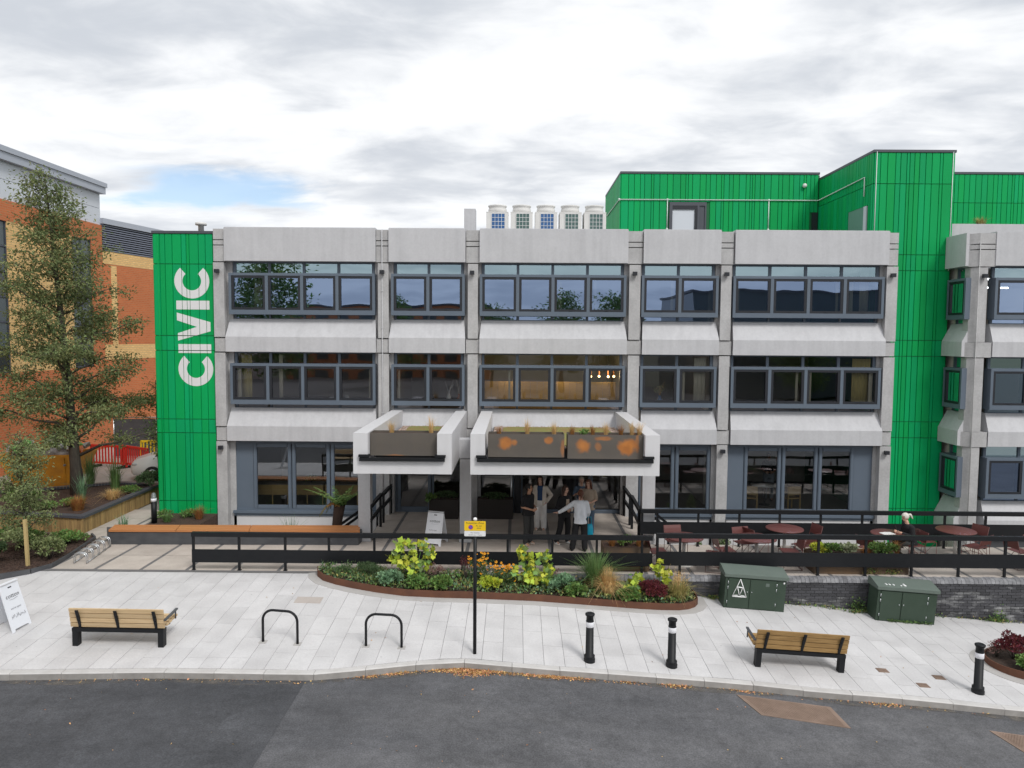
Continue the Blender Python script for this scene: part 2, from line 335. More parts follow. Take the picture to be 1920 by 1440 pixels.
m = MB(); m.poly([(-600, -600, -4), (600, -600, -4), (600, 900, -4), (-600, 900, -4)]); tag(m.build('ground', M['ground']), kind='structure')
XS = [x * 1.0 for x in range(-45, 46)]
def strip(name, ya, yb, za, zb, mt, xs=XS, kind='structure', parent=None):
    v = [];  f = []
    for i, x in enumerate(xs):
        v += [(x, ya(x), za(x)), (x, yb(x), zb(x))]
        if i: f.append((2 * i - 2, 2 * i, 2 * i + 1, 2 * i - 1))
    mm = MB(); mm.add(v, f); o = mm.build(name, mt, parent)
    return tag(o, kind=kind) if kind else o
strip('road', lambda x: -1.0, lambda x: yk(x) + .05, road_z, road_z, M['asphalt'])
PX = [-45 + i for i in range(0, 41)] + [-3.92]
strip('road_surfacing', lambda x: -1.0, lambda x: yk(x) - .004 if x < -4 else yk(x) - .004, lambda x: road_z(x) + .004, lambda x: road_z(x) + .004, M['asphalt_dark'], PX)
strip('far_pavement', lambda x: -9.0, lambda x: -1.0, lambda x: road_z(x) + .12, lambda x: road_z(x) + .12, M['concrete_ring'])
strip('far_square', lambda x: -60.0, lambda x: -9.0, lambda x: road_z(x) + .12, lambda x: road_z(x) + .14, M['far_paving'])

strip('road_joint', lambda x: 5.0, lambda x: yk(x) - .004, lambda x: road_z(x) + .0065, lambda x: road_z(x) + .0065, M['asphalt_dark'], [-3.93, -3.912])
# silt and dust lying in the gutter
gm = mat('gutter_dirt', (.13, .115, .10), .95, c2=(.20, .18, .155), nscale=6, namt=1); t_ = gm.node_tree; nz = t_.nodes.new('ShaderNodeTexNoise'); nz.inputs['Scale'].default_value = 2.2; nz.inputs['Detail'].default_value = 8; nz.inputs['Roughness'].default_value = .7
ge = t_.nodes.new('ShaderNodeNewGeometry'); t_.links.new(ge.outputs['Position'], nz.inputs[0]); mr = t_.nodes.new('ShaderNodeMapRange'); t_.links.new(nz.outputs[0], mr.inputs[0]); mr.inputs[1].default_value = .44; mr.inputs[2].default_value = .64; mr.inputs[4].default_value = .8; t_.links.new(mr.outputs[0], t_.nodes['Principled BSDF'].inputs['Alpha'])
tag(strip('gutter_dirt', lambda x: yk(x) - .17 - .05 * math.sin(x * 2.1), lambda x: yk(x) - .002, lambda x: road_z(x) + .0075, lambda x: road_z(x) + .0085, gm, [-14 + .25 * i for i in range(113)]), kind='stuff')
# kerb: one stone per metre
kerb = tag(bpy.data.objects.new('kerb', None), kind='structure'); col.objects.link(kerb)
x = -14.0; KW = .145
while x < 15:
    x1 = x + .93; a, b = x + .004, x1 - .004
    ya, yb_, za, zb = yk(a), yk(b), G(a, yk(a)), G(b, yk(b)); j = rnd.uniform(-.003, .003)
    mm = MB()
    lo = [(a, ya, za - .30), (b, yb_, zb - .30), (b, yb_ + KW, zb - .30), (a, ya + KW, za - .30)]
    mid = [(a, ya, za - .018 + j), (b, yb_, zb - .018 + j), (b, yb_ + KW, zb + j), (a, ya + KW, za + j)]
    top = [(a, ya + .02, za + j), (b, yb_ + .02, zb + j), (b, yb_ + KW, zb + .001 + j), (a, ya + KW, za + .001 + j)]
    mm.loft([lo, mid, top], 0)
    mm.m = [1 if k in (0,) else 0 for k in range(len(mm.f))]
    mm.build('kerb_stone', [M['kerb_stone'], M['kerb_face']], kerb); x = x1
# pavement: courses of slabs running towards the building
pav = strip('pavement', lambda x: yk(x) + KW - .01, lambda x: 18.3, lambda x: G(x, yk(x) + KW) - .022, lambda x: G(x, 18.3) - .022, M['paving_bed'])
slabs = []; CW = .41
x = -15.0
while x < 14.5:
    a, b = x + .0035, x + CW - .0035; ya = yk(a) + KW + .004; yb_ = yk(b) + KW + .004
    end = 18.06; L0 = rnd.uniform(.35, .85); first = True; y = (ya + yb_) / 2
    while y < end - .05:
        y1 = min(y + (L0 if first else rnd.choice([.62, .82, .82, 1.02])), end)
        if end - y1 < .2: y1 = end
        f0 = ya if first else y + .003; f1 = yb_ if first else y + .003
        t = rnd.uniform(-.0025, .0025)
        q = [(a, f0), (b, f1), (b, y1 - .003), (a, y1 - .003)]
        slabs.append((min(abs(x + 2) * .25 + y, 99), [(px, py, G(px, py) + t) for px, py in q])); y = y1; first = False
    x += CW
slabs.sort(key=lambda s: s[0]); rest = MB()
for k, (d, q) in enumerate(slabs):
    lo = [(p[0], p[1], p[2] - .02) for p in q]
    if k < 298:
        mm = MB(); mm.hexa(lo, q); mm.build('slab', M['paving'], pav)
    else: rest.hexa(lo, q)
tag(rest.build('slabs', M['paving'], pav), kind='stuff')

# small covers let into the pavement and the road
def plate(name, label, cat, pts, mt, ribs=None, group=None, lift=.006):
    o = thing(name, label, cat, (0, 0, 0), 0, group)
    c = sum((Vector(p) for p in pts), Vector()) / 4
    def lay(s, dz): return [tuple(c + (Vector(p) - c) * s + Vector((0, 0, dz))) for p in pts]
    mm = MB(); mm.hexa(lay(1, -.01), lay(1, lift)); mm.build('frame', mt, o)
    mm = MB(); mm.hexa(lay(.94, -.01), lay(.94, lift + .004)); mm.build('lid', mt, o)
    if ribs:
        mm = MB(); P = [Vector(p) for p in lay(.9, lift + .004)]
        nx, ny = ribs
        for i in range(nx):
            for j in range(ny):
                u0, u1, v0, v1 = (i + .14) / nx, (i + .86) / nx, (j + .2) / ny, (j + .8) / ny
                def at(u, v, h): 
                    p = (P[0] * (1 - u) + P[1] * u) * (1 - v) + (P[3] * (1 - u) + P[2] * u) * v; return (p.x, p.y, p.z + h)
                mm.hexa([at(u0, v0, -.002), at(u1, v0, -.002), at(u1, v1, -.002), at(u0, v1, -.002)], [at(u0, v0, .006), at(u1, v0, .006), at(u1, v1, .006), at(u0, v1, .006)])
        tag(mm.build('studs', mt, o), kind='stuff')
    return o
def rz(x, y, d=.006): return (x, y, road_z(x) + d)
plate('road_cover', 'long rusty brown iron access cover in the road near the right bench', 'manhole cover', [rz(4.45, 12.86), rz(5.95, 12.60), rz(5.90, 13.33), rz(4.22, 13.57)], M['iron_cover'], (34, 15))
plate('road_cover', 'rusty brown iron access cover cut by the right edge of the photo', 'manhole cover', [rz(8.75, 12.05), rz(10.3, 11.8), rz(10.1, 12.6), rz(8.55, 12.85)], M['iron_cover'], (30, 14))
def gsq(x, y, w, h, sk=0.): return [(x - w, y - h, G(x - w, y - h)), (x + w, y - h + sk, G(x + w, y - h)), (x + w, y + h + sk, G(x + w, y + h)), (x - w, y + h, G(x - w, y + h))]
plate('paving_cover', 'small brown valve cover in the pavement closest to the right bench', 'valve cover', gsq(7.56, 14.74, .11, .085), M['iron_cover'], (5, 4))
plate('paving_cover', 'small brown valve cover in the pavement closest to the right bollard', 'valve cover', gsq(8.64, 14.60, .11, .085), M['iron_cover'], (5, 4))
plate('paving_cover', 'small brown valve cover in the pavement closest to the kerb', 'valve cover', gsq(8.10, 14.20, .11, .085), M['iron_cover'], (5, 4))
plate('paving_cover', 'beige rectangular inspection cover in the pale paving above the cycle hoops', 'inspection cover', gsq(-4.75, 16.52, .30, .16), M['cover_beige'])

# ------------------------------------------------------------------ terrace
terr = MB(); terr.poly([(-20, 18.16, -.02), (16.5, 18.16, -.02), (16.5, 24.6, -.02), (-20, 24.6, -.02)])
SUNK_Y = 20.95
terr = MB()
for x0, x1, y0, y1 in [(-20, 16.5, 18.2, SUNK_Y), (-20, -11.62, SUNK_Y, 24.6), (-4.35, 3.95, SUNK_Y, 24.6)]:
    terr.box(x0, x1, y0, y1, -1.7 if x0 > -19 else -1.0, -.022)
terrace = tag(terr.build('terrace', M['terrace_band']), kind='structure')
BANDW = .10
xs = [-13.0 + 1.165 * i for i in range(26)]
for i, x in enumerate(xs[:-1]):
    ys = [18.2, 19.42, 20.92, 22.2, 23.4, 24.58]
    for a, b in zip(ys, ys[1:]):
        x0, x1 = x + BANDW / 2, x + 1.165 - BANDW / 2
        if a > 20.9:
            if x0 > 3.9 or (x0 > -11.7 and x1 < -4.3): continue
            x0 = max(x0, -4.33) if x0 > -6 else x0; x1 = min(x1, 3.93 if x0 > -6 else -11.64)
        mm = MB(); t = rnd.uniform(-.002, .002); mm.box(x0, x1, a + .015, b - .015, -.022, t); mm.build('slab', M['terrace_slab'], terrace)
        if abs(x) < 30:
            mm = MB(); mm.box(x - BANDW / 2 + .004, x + BANDW / 2 - .004, a + .02, b - .02, -.022, -.006 + t); 
            if a < 20.9 or -4.3 < x < 3.9 or x < -11.7: mm.build('band', M['terrace_band'], terrace)
# edging strip between terrace and pavement on the left
strip('edging_strip', lambda x: 18.06, lambda x: 18.22, lambda x: G(x, 18.1) + .002, lambda x: .002, M['terrace_band'], [-14 + i for i in range(0, 11)] + [-3.8])
# sunken strip in front of the building
mm = MB()
mm.poly([(-11.62, SUNK_Y, -.75), (-4.35, SUNK_Y, -.75), (-4.35, 25.6, -.75), (-11.62, 25.6, -.75)])
mm.poly([(3.95, SUNK_Y, -1.62), (24, SUNK_Y, -1.62), (24, 26, -1.62), (3.95, 26, -1.62)])
tag(mm.build('sunken_path', M['yard']), kind='structure')
# yard behind, left
mm = MB(); mm.box(-60, -12.28, 24.58, 120, -1.0, -.05); mm.box(-60, -20.0, 18.2, 24.58, -1.0, -.05); tag(mm.build('yard', M['yard']), kind='structure')

# retaining wall of blue bricks under the terrace rail
wall = thing('retaining_wall', 'low dark blue brick retaining wall below the terrace railing, stained white', 'wall')
mm = MB()
WX0, WX1 = -2.2, 16.0
for i in range(20):
    a = WX0 + (WX1 - WX0) * i / 20; b = WX0 + (WX1 - WX0) * (i + 1) / 20
    mm.hexa([(a, 18.085, G(a, 18) - .25), (b, 18.085, G(b, 18) - .25), (b, 18.3, G(b, 18) - .25), (a, 18.3, G(a, 18) - .25)], [(a, 18.085, -.115), (b, 18.085, -.115), (b, 18.3, -.115), (a, 18.3, -.115)])
mm.build('mortar_core', M['mortar'], wall)
bk = MB(); BL, BH = .218, .072; z = -.118; r = 0
while z > -1.35:
    x = WX0 + (r % 2) * BL / 2
    while x < WX1:
        if z > G(x, 18.05) - .06:
            o = rnd.uniform(-.004, .004); bk.box(x, x + BL - .011, 18.066 + o, 18.12, z - BH + .011, z)
        x += BL
    z -= BH; r += 1
tag(bk.build('bricks', M['blue_brick'], wall), kind='stuff')
cp = MB(); x = WX0
while x < WX1:
    x1 = x + .105; rings = []
    for k in range(7):
        a = math.pi * k / 6; rings.append((18.20 - .165 * math.cos(a), -.115 + .118 * math.sin(a) ** .6))
    o = rnd.uniform(-.003, .003)
    cp.loft([[(x + .004, y, z + o) for y, z in rings], [(x1 - .004, y, z + o) for y, z in rings]], 0); x = x1
tag(cp.build('coping_bricks', M['coping_brick'], wall), kind='stuff')

# ================================================================== the civic building
bld = thing('office_building', 'long three storey concrete office block with bright green ribbed cladding', 'building', (0, 0, 0))
FY = 24.45                                   # plane of the recessed glass
class XF:
    """facade frame: u along, v outwards, z up"""
    def __init__(s, o, ux, vx): s.o, s.ux, s.vx = o, ux, vx
    def p(s, u, v, z): return (s.o[0] + s.ux[0] * u + s.vx[0] * v, s.o[1] + s.ux[1] * u + s.vx[1] * v, z)
MAIN = XF((0, FY), (1, 0), (0, -1))
def fbox(mb, X, u0, u1, v0, v1, z0, z1, mi=0):
    mb.hexa([X.p(u0, v1, z0), X.p(u1, v1, z0), X.p(u1, v0, z0), X.p(u0, v0, z0)], [X.p(u0, v1, z1), X.p(u1, v1, z1), X.p(u1, v0, z1), X.p(u0, v0, z1)], mi)
def spandrel(X, u0, u1, zt, name='spandrel', taper0=.05, taper1=.05):
    # zt = top of the sloping face; slopes out, then drops to a soffit
    z0, zk = zt - 1.08, zt - .59
    mb = MB()
    prof = [(-.3, z0), (.36, z0), (.36, zk), (.06, zt), (-.3, zt)]
    rings = []
    for u, tp in ((u0, taper0), (u1, -taper1)):
        rings.append([X.p(u + (tp if z > zk + .1 else 0), v, z) for v, z in prof])
    mb.loft(rings); return mb.build(name, M['concrete'], bld)
def parapet(X, u0, u1, zb=8.36, zt=9.43):
    mb = MB(); fbox(mb, X, u0, u1, .02, .36, zb, zt); fbox(mb, X, u0 + .01, u1 - .01, -.05, .33, zt, zt + .025)
    return mb.build('parapet_panel', M['concrete'], bld)
pane_cache = {}
def pane(win, X, u0, u1, v, z0, z1, mt='glass'):
    mb = MB(); mb.poly([X.p(u0, v, z0), X.p(u1, v, z0), X.p(u1, v, z1), X.p(u0, v, z1)]); return mb.build('pane', M[mt], win)
def window(X, u0, u1, n, zt, gl='glass', gt='glass_teal'):
    # zt = head; clerestory, projecting band of casements, low strip
    zc, zb, zs = zt - .385, zt - 1.735, zt - 1.885
    mb = MB(); i = .045
    a, b = u0 + .10, u1 - .10
    for k in range(n + 1):
        u = a + (b - a) * k / n
        fbox(mb, X, u - i, u + i, -.06, .035, zc, zt); fbox(mb, X, u - i * .8, u + i * .8, -.06, .03, zs, zb)
    fbox(mb, X, a, b, -.06, .05, zt - .05, zt + .0); fbox(mb, X, a, b, -.06, .05, zs - .005, zs + .03)
    # projecting box: top, bottom, ends, mullions
    fbox(mb, X, u0, u1, -.05, .33, zc - .085, zc); fbox(mb, X, u0, u1, -.05, .33, zb, zb + .15)
    fbox(mb, X, u0, u0 + .085, -.05, .327, zb + .15, zc - .085); fbox(mb, X, u1 - .085, u1, -.05, .327, zb + .15, zc - .085)
    w = (u1 - u0 - .17) / n
    for k in range(1, n):
        u = u0 + .085 + w * k; fbox(mb, X, u - .05, u + .05, -.05, .325, zb + .15, zc - .085)
    win = mb.build('window', M['frame_grey'], bld)
    for k in range(n):
        c0 = u0 + .085 + w * k + (.05 if k else 0); c1 = u0 + .085 + w * (k + 1) - (.05 if k < n - 1 else 0)
        z0, z1 = zb + .152, zc - .087
        c0 += .004; c1 -= .004
        mb = MB(); f = .075
        fbox(mb, X, c0, c1, .20, .315, z0, z0 + f); fbox(mb, X, c0, c1, .20, .315, z1 - f, z1)
        fbox(mb, X, c0, c0 + f, .20, .313, z0 + f, z1 - f); fbox(mb, X, c1 - f, c1, .20, .313, z0 + f, z1 - f)
        fbox(mb, X, (c0 + c1) / 2 - .06, (c0 + c1) / 2 + .06, .315, .335, z0 + .02, z0 + .04)
        mb.build('casement', M['casement_dark'], win)
        pane(win, X, c0 + f, c1 - f, .27, z0 + f, z1 - f, gl)
        pane(win, X, a + (b - a) * k / n + i, a + (b - a) * (k + 1) / n - i, 0, zc, zt - .05, gt)
        pane(win, X, a + (b - a) * k / n + i, a + (b - a) * (k + 1) / n - i, 0, zs + .03, zb, gl)
    return win
def wall_light(X, u, z, v=.3):
    mb = MB(); fbox(mb, X, u - .03, u + .03, v, v + .05, z - .03, z + .05); fbox(mb, X, u - .07, u + .07, v + .05, v + .17, z - .06, z + .06)
    return mb.build('wall_light', M['casement_dark'], bld)
BAYS = [(-9.45, -4.66, 4), (-4.13, -1.72, 2), (-1.23, 3.55, 4), (4.05, 6.55, 2), (7.03, 11.93, 4)]
SP = [(-9.57, -4.63), (-4.20, -1.70), (-1.235, 3.59), (4.09, 6.60), (7.06, 12.03)]
COLX = [(-9.95, -9.60), (-4.56, -4.215), (-1.62, -1.29), (3.645, 4.01), (6.63, 6.97), (12.0, 12.36)]
SLOPES = [6.48, 3.53]
for (u0, u1, n), (s0, s1) in zip(BAYS, SP):
    parapet(MAIN, s0, s1)
    for zt in SLOPES: spandrel(MAIN, s0, s1, zt)
    window(MAIN, u0, u1, n, 8.36); window(MAIN, u0, u1, n, 5.40, 'glass_low', 'glass_low')
ends = [-9.9] + [e for b in BAYS for e in (b[0], b[1])] + [12.3]
for k, (c0, c1) in enumerate(COLX):
    mb = MB(); a = ends[2 * k] - .06 if k else -9.97; b = ends[2 * k + 1] + .06 if k < 5 else 12.34
    bot = -1.65
    fbox(mb, MAIN, a + .02, b - .02, -.15, .06, bot, 8.36)                                   # recessed pier
    for z0, z1 in ((bot, 2.42), (2.93, 5.36), (5.88, 8.31)): 
        fbox(mb, MAIN, c0, c1, .06, .31, z0, z1)
    w0, w1 = (c0 - .06 if k else c0, c1 + .06 if k < 5 else c1)
    for z0, z1 in ((2.45, 2.90), (5.40, 5.85), (8.35, 8.86), (8.89, 9.03), (9.06, 9.40)): fbox(mb, MAIN, w0, w1, -.1, .27, z0, z1)
    mb.build('column', M['raw_concrete'], bld)
    for z in (8.02, ): wall_light(MAIN, (c0 + c1) / 2 - .02, z)
for k in (0, 4, 5): wall_light(MAIN, (COLX[k][0] + COLX[k][1]) / 2, 2.23)
mb = MB(); mb.tube([MAIN.p(-4.42, .33, -.5), MAIN.p(-4.42, .33, 9.4)], .016, 6)
for z in (.9, 2.0, 3.4, 4.6, 6.2, 7.4): fbox(mb, MAIN, -4.45, -4.39, .30, .35, z, z + .03)
mb.build('downpipe', M['concrete'], bld)

# ground floor glazing
def glazed(X, parts, z0=.06, z1=2.41, v=0., mt='glass'):
    """parts: list of (u0, u1, kind) with kind panel / pane"""
    mb = MB(); u0, u1 = parts[0][0], parts[-1][1]
    fbox(mb, X, u0, u1, v - .05, v + .05, z1 - .09, z1); fbox(mb, X, u0, u1, v - .05, v + .05, z0, z0 + .05)
    win = None; panes = []
    for a, b, k in parts:
        if k == 'panel':
            fbox(mb, X, a + .01, b - .01, v - .03, v + .02, z0 + .05, z1 - .09)
        else:
            e = .125 if k == 'pane' else .07
            for x0, x1, y0, y1 in ((a, a + e, z0 + .05, z1 - .09), (b - e, b, z0 + .05, z1 - .09), (a + e, b - e, z0 + .05, z0 + .05 + e), (a + e, b - e, z1 - .09 - e, z1 - .09)):
                fbox(mb, X, x0 + .006, x1 - .006, v - .04, v + .045, y0 + .003, y1 - .003)
                fbox(mb, X, x0 + .03, x1 - .03, v + .045, v + .06, y0 + .01, y1 - .01)
            panes.append((a + e, b - e))
    win = mb.build('window', M['frame_grey'], bld)
    for a, b in panes: pane(win, X, a, b, v, z0 + .16, z1 - .19, mt)
    return win
def sill(X, u0, u1, zt=-.0, v=.0):
    mb = MB(); fbox(mb, X, u0, u1, -.1, .16, zt - .03, zt + .058); fbox(mb, X, u0 + .02, u1 - .02, -.12, .10, zt - .12, zt - .03); mb.build('sill', M['frame_grey'], bld)
    mb = MB(); fbox(mb, X, u0, u1, -.12, .06, -1.65, zt - .12); mb.build('wall', M['canopy_white'], bld)
glazed(MAIN, [(-9.45, -8.83, 'panel'), (-8.83, -7.55, 'pane'), (-7.53, -6.25, 'pane'), (-6.23, -4.98, 'pane'), (-4.98, -4.64, 'panel')], mt='glass_clear'); sill(MAIN, -9.5, -4.64)
glazed(MAIN, [(4.05, 4.12, 'panel'), (4.12, 5.30, 'pane'), (5.32, 6.50, 'pane'), (6.50, 6.57, 'panel')], mt='glass_clear'); sill(MAIN, 4.03, 6.58)
glazed(MAIN, [(7.02, 7.62, 'panel'), (7.62, 8.86, 'pane'), (8.88, 10.08, 'pane'), (10.10, 11.28, 'pane'), (11.28, 11.94, 'panel')], mt='glass_clear'); sill(MAIN, 7.0, 11.98)
# entrance: dark glazed doors under the canopies
ENT = XF((0, 24.62), (1, 0), (0, -1))
glazed(ENT, [(-4.15, -4.02, 'panel'), (-4.02, -2.86, 'pane'), (-2.84, -1.72, 'thin')], 0, 2.41, mt='glass_clear')
glazed(ENT, [(-1.25, -.05, 'thin'), (.16, 2.50, 'thin'), (2.52, 3.58, 'thin')], 0, 2.41, mt='glass_clear')
mb = MB(); fbox(mb, ENT, -.05, .16, -.05, .12, 0, 2.41); fbox(mb, ENT, -1.72, -1.25, -.05, .03, 0, 2.41); mb.build('wall', M['casement_dark'], bld)
# pull handle
mb = MB(); mb.tube([(-.16, 24.46, .05), (-.16, 24.46, 1.55)], .03, 8); mb.build('door_handle', M['galvanised'], bld)

# core: floor slabs, back and end walls, roof
mb = MB()
for z0, z1 in ((2.43, 3.50), (5.42, 6.45)): mb.box(-9.9, 12.3, 24.85, 31.5, z0 + .12, z1 - .1)
mb.box(-9.9, 12.3, 24.72, 31.5, -.25, -.03)
mb.build('floor', M['interior_floor'], bld)
mb = MB()
for z in (2.43, 5.42, 8.38): mb.box(-9.9, 12.3, 24.8, 31.5, z + .09, z + .12)
mb.build('ceiling', M['interior_ceiling'], bld)
mb = MB(); mb.box(-9.97, 12.35, 30.6, 30.8, -1.65, 8.4); mb.box(-9.97, -9.88, 24.6, 30.6, -1.65, 8.4); mb.box(12.3, 12.36, 24.6, 30.6, -1.65, 8.4)
for x in (-4.45, -1.45, 3.8, 6.8):
    mb.box(x - .06, x + .06, 26.2, 30.6, -.05, 8.4)
mb.build('wall', M['interior_wall'], bld)
mb = MB(); mb.box(-9.97, 12.36, 24.43, 40, 8.52, 9.2); mb.build('roof', M['roofing'], bld)
mb = MB(); mb.box(-9.97, 12.36, 24.62, 24.8, -1.65, -.25); mb.build('wall', M['grey_steel'], bld)
# cream roller blinds and inner posts seen through the glass
rb = random.Random(4)
for (u0, u1, n) in BAYS:
    for zt in (8.36, 5.40):
        for k in range(n):
            w = (u1 - u0) / n; ua = u0 + w * k + .16; 
            if rb.random() < .75:
                mb = MB(); wd = rb.choice([.06, .08, .12]); x0 = ua + .02 if rb.random() < .5 else u0 + w * (k + 1) - .18 - wd
                mb.box(x0, x0 + wd, FY - .13, FY - .09, zt - 1.58, zt - .47); mb.build('inner_post', M['blind_cream'], bld)

# ------------------------------------------------------------------ green ribbed cladding
def widths(length, seed):
    r = random.Random(seed); w = []; s = 0
    while s < length - .16:
        k = r.choice([.10, .16, .17, .21, .23, .24, .27, .30]); k = min(k, length - s)
        if length - s - k < .09: k = length - s
        w.append((s, s + k)); s += k
    if s < length: w.append((s, length))
    return w
def cladding(p0, p1, bands, seed, holes=(), backing=True):
    """boards on the line p0 -> p1; outside is to the right hand of the line seen from above (z up)"""
    d = Vector((p1[0] - p0[0], p1[1] - p0[1], 0)); ln = d.length; d.normalize(); n = Vector((d.y, -d.x, 0))
    X = XF(p0, (d.x, d.y), (n.x, n.y)); ws = widths(ln, seed)
    if backing:
        mb = MB(); fbox(mb, X, 0, ln, -.05, .0, bands[0], bands[-1]); mb.build('cladding_back', M['green_back'], bld)
    for z0, z1 in zip(bands, bands[1:]):
        for a, b in ws:
            segs = [(z0, z1)]
            for (h0, h1, g0, g1) in holes:
                if b > h0 and a < h1:
                    segs = [s for (s0, s1) in segs for s in ((s0, min(s1, g0)), (max(s0, g1), s1)) if s[1] - s[0] > .05]
            for s0, s1 in segs:
                mb = MB(); g = .004; c = .009
                lo = [(a + g, .001), (b - g, .001), (b - g - c, .034), (a + g + c, .034)]
                mb.loft([[X.p(u, v, s0 + .011) for u, v in lo], [X.p(u, v, s1 - .011) for u, v in lo]])
                mb.build('cladding_board', M['green_cladding'], bld)
    return X, ws
def capping(p0, p1, z, seed=0, w=.2):
    d = Vector((p1[0] - p0[0], p1[1] - p0[1], 0)); ln = d.length; d.normalize(); n = Vector((d.y, -d.x, 0)); X = XF(p0, (d.x, d.y), (n.x, n.y))
    mb = MB(); fbox(mb, X, -.04, ln + .04, -w, .06, z, z + .085); mb.build('coping', M['coping_metal'], bld)
TL = [-.75, .385, 2.68, 3.14, 5.42, 5.91, 8.26, 9.25]
XL, WL = cladding((-11.96, 24.30), (-10.0, 24.30), TL, 3)
mb = MB(); mb.box(-11.95, -9.98, 24.36, 30.8, -1.65, 9.22); mb.build('tower', M['green_back'], bld)
cladding((-11.96, 30.5), (-11.96, 24.30), TL, 5); capping((-11.96, 24.30), (-10.0, 24.30), 9.25, w=6)
# right tower, penthouse, far wall
TR = [-1.62, .05, 2.54, 3.10, 5.37, 5.92, 8.30, 8.84, 11.23, 12.28]
mb = MB(); mb.box(12.10, 14.78, 25.56, 33, -1.65, 12.27); mb.build('tower', M['green_back'], bld)
cladding((12.09, 25.5), (14.80, 25.5), TR, 8); capping((12.09, 25.5), (14.80, 25.5), 12.28, w=6)
cladding((12.09, 30.0), (12.09, 25.5), [9.0, 11.23, 12.28], 9, holes=((2.75, 4.15, 8, 10.55),)); cladding((14.80, 25.5), (14.80, 30.), [9.0, 11.23, 12.28], 19)
cladding((4.13, 30.), (12.02, 30.), [9.0, 11.48, 12.50], 12, holes=((1.95, 3.43, 8, 11.38), (7.66, 7.9, 8, 11.0))); capping((4.13, 30), (12.02, 30.), 12.50, w=5)
cladding((4.13, 35.), (4.13, 30.), [9.0, 11.48, 12.50], 13); mb = MB(); mb.box(4.19, 12.1, 30.06, 35, 9.0, 12.49); mb.build('penthouse', M['green_back'], bld)
cladding((14.86, 30.), (24., 30.), [9.0, 11.42, 12.55], 14); capping((14.86, 30.), (24., 30.), 12.55, w=3)
mb = MB(); mb.box(14.8, 24, 30.06, 33, -1, 12.5); mb.build('tower', M['green_back'], bld)
mb = MB(); mb.box(14.85, 15.05, 29.8, 30.0, 12.6, 12.82); mb.build('roof_box', M['coping_metal'], bld)
# penthouse door and window frame
PH = XF((0, 30.0), (1, 0), (0, -1))
mb = MB()
for u0, u1, z0, z1 in ((6.08, 6.20, 9.2, 11.38), (7.2, 7.28, 9.2, 11.24), (6.20, 7.56, 11.24, 11.38), (7.50, 7.56, 9.2, 11.24)): fbox(mb, PH, u0, u1, -.04, .07, z0, z1)
fbox(mb, PH, 7.28, 7.50, -.04, .03, 9.2, 11.24); w = mb.build('window', M['coping_metal'], bld)
mb = MB(); fbox(mb, PH, 6.20, 7.20, -.03, .012, 9.2, 11.24); mb.build('pane', M['cladding_pale'], w)
mb = MB(); fbox(mb, PH, 6.20, 7.20, .013, .06, 11.10, 11.238); fbox(mb, PH, 7.10, 7.19, .013, .06, 9.2, 11.1); mb.build('casement', M['casement_dark'], w)
mb = MB(); fbox(mb, PH, 11.80, 12.02, -.04, .06, 9.2, 11.0); mb.build('door', M['casement_dark'], bld)
TS = XF((12.09, 30.0), (0, -1), (-1, 0))
mb = MB(); fbox(mb, TS, 2.75, 3.95, -.04, .03, 9.2, 10.55); d = mb.build('door', M['door_teal'], bld)
mb = MB(); fbox(mb, TS, 3.95, 4.15, -.04, .05, 9.2, 10.55); mb.build('frame', M['cladding_pale'], d)
# pale conduits on the roof walls
mb = MB(); c = .07
pts = [(4.06, 34, 11.47), (4.06, 29.93, 11.47), (12.0, 29.93, 11.47), (12.02, 29.9, 11.47), (12.02, 26.0, 11.55), (12.02, 26.0, 10.9)]
mb.tube(pts, .022, 6); mb.tube([(5.99, 29.93, 11.47), (5.99, 29.93, 10.3)], .020, 6); mb.tube([(10.05, 29.93, 11.47), (10.05, 29.93, 10.3)], .020, 6)
for p in [(5.99, 29.93, 11.47), (10.05, 29.93, 11.47), (4.06, 29.93, 11.47), (5.99, 29.93, 10.3), (10.05, 29.93, 10.3)]: mb.ball(p, .05, 8, 6)
mb.build('conduit', M['conduit'], bld)
mb = MB(); mb.ball((11.45, 29.9, 12.05), .09, 10, 8); mb.build('wall_light', M['hvac_white'], bld)
mb = MB(); mb.tube([(-11.80, 24.25, -.5), (-11.80, 24.25, 9.2)], .012, 6); mb.build('cable', M['green_cladding'], bld)
mb = MB(); mb.tube([(12.16, 25.45, 9.0), (12.16, 25.45, 12.3)], .014, 6); mb.build('cable', M['conduit'], bld); mb = MB(); mb.tube([(14.74, 25.45, 8.3), (14.74, 25.45, 12.3)], .014, 6); mb.build('cable', M['conduit'], bld)
# chimney stub and vent
mb = MB(); mb.box(-1.84, -1.45, 25.4, 25.9, 9.1, 10.30); mb.build('chimney', M['concrete'], bld)
mb = MB(); mb.lathe([(.10, 9.2), (.10, 9.98), (.2, 9.99), (.2, 10.08), (.02, 10.10)], 14, (-11.75, 27.5, 0)); mb.build('roof_vent', M['hvac_white'], bld)

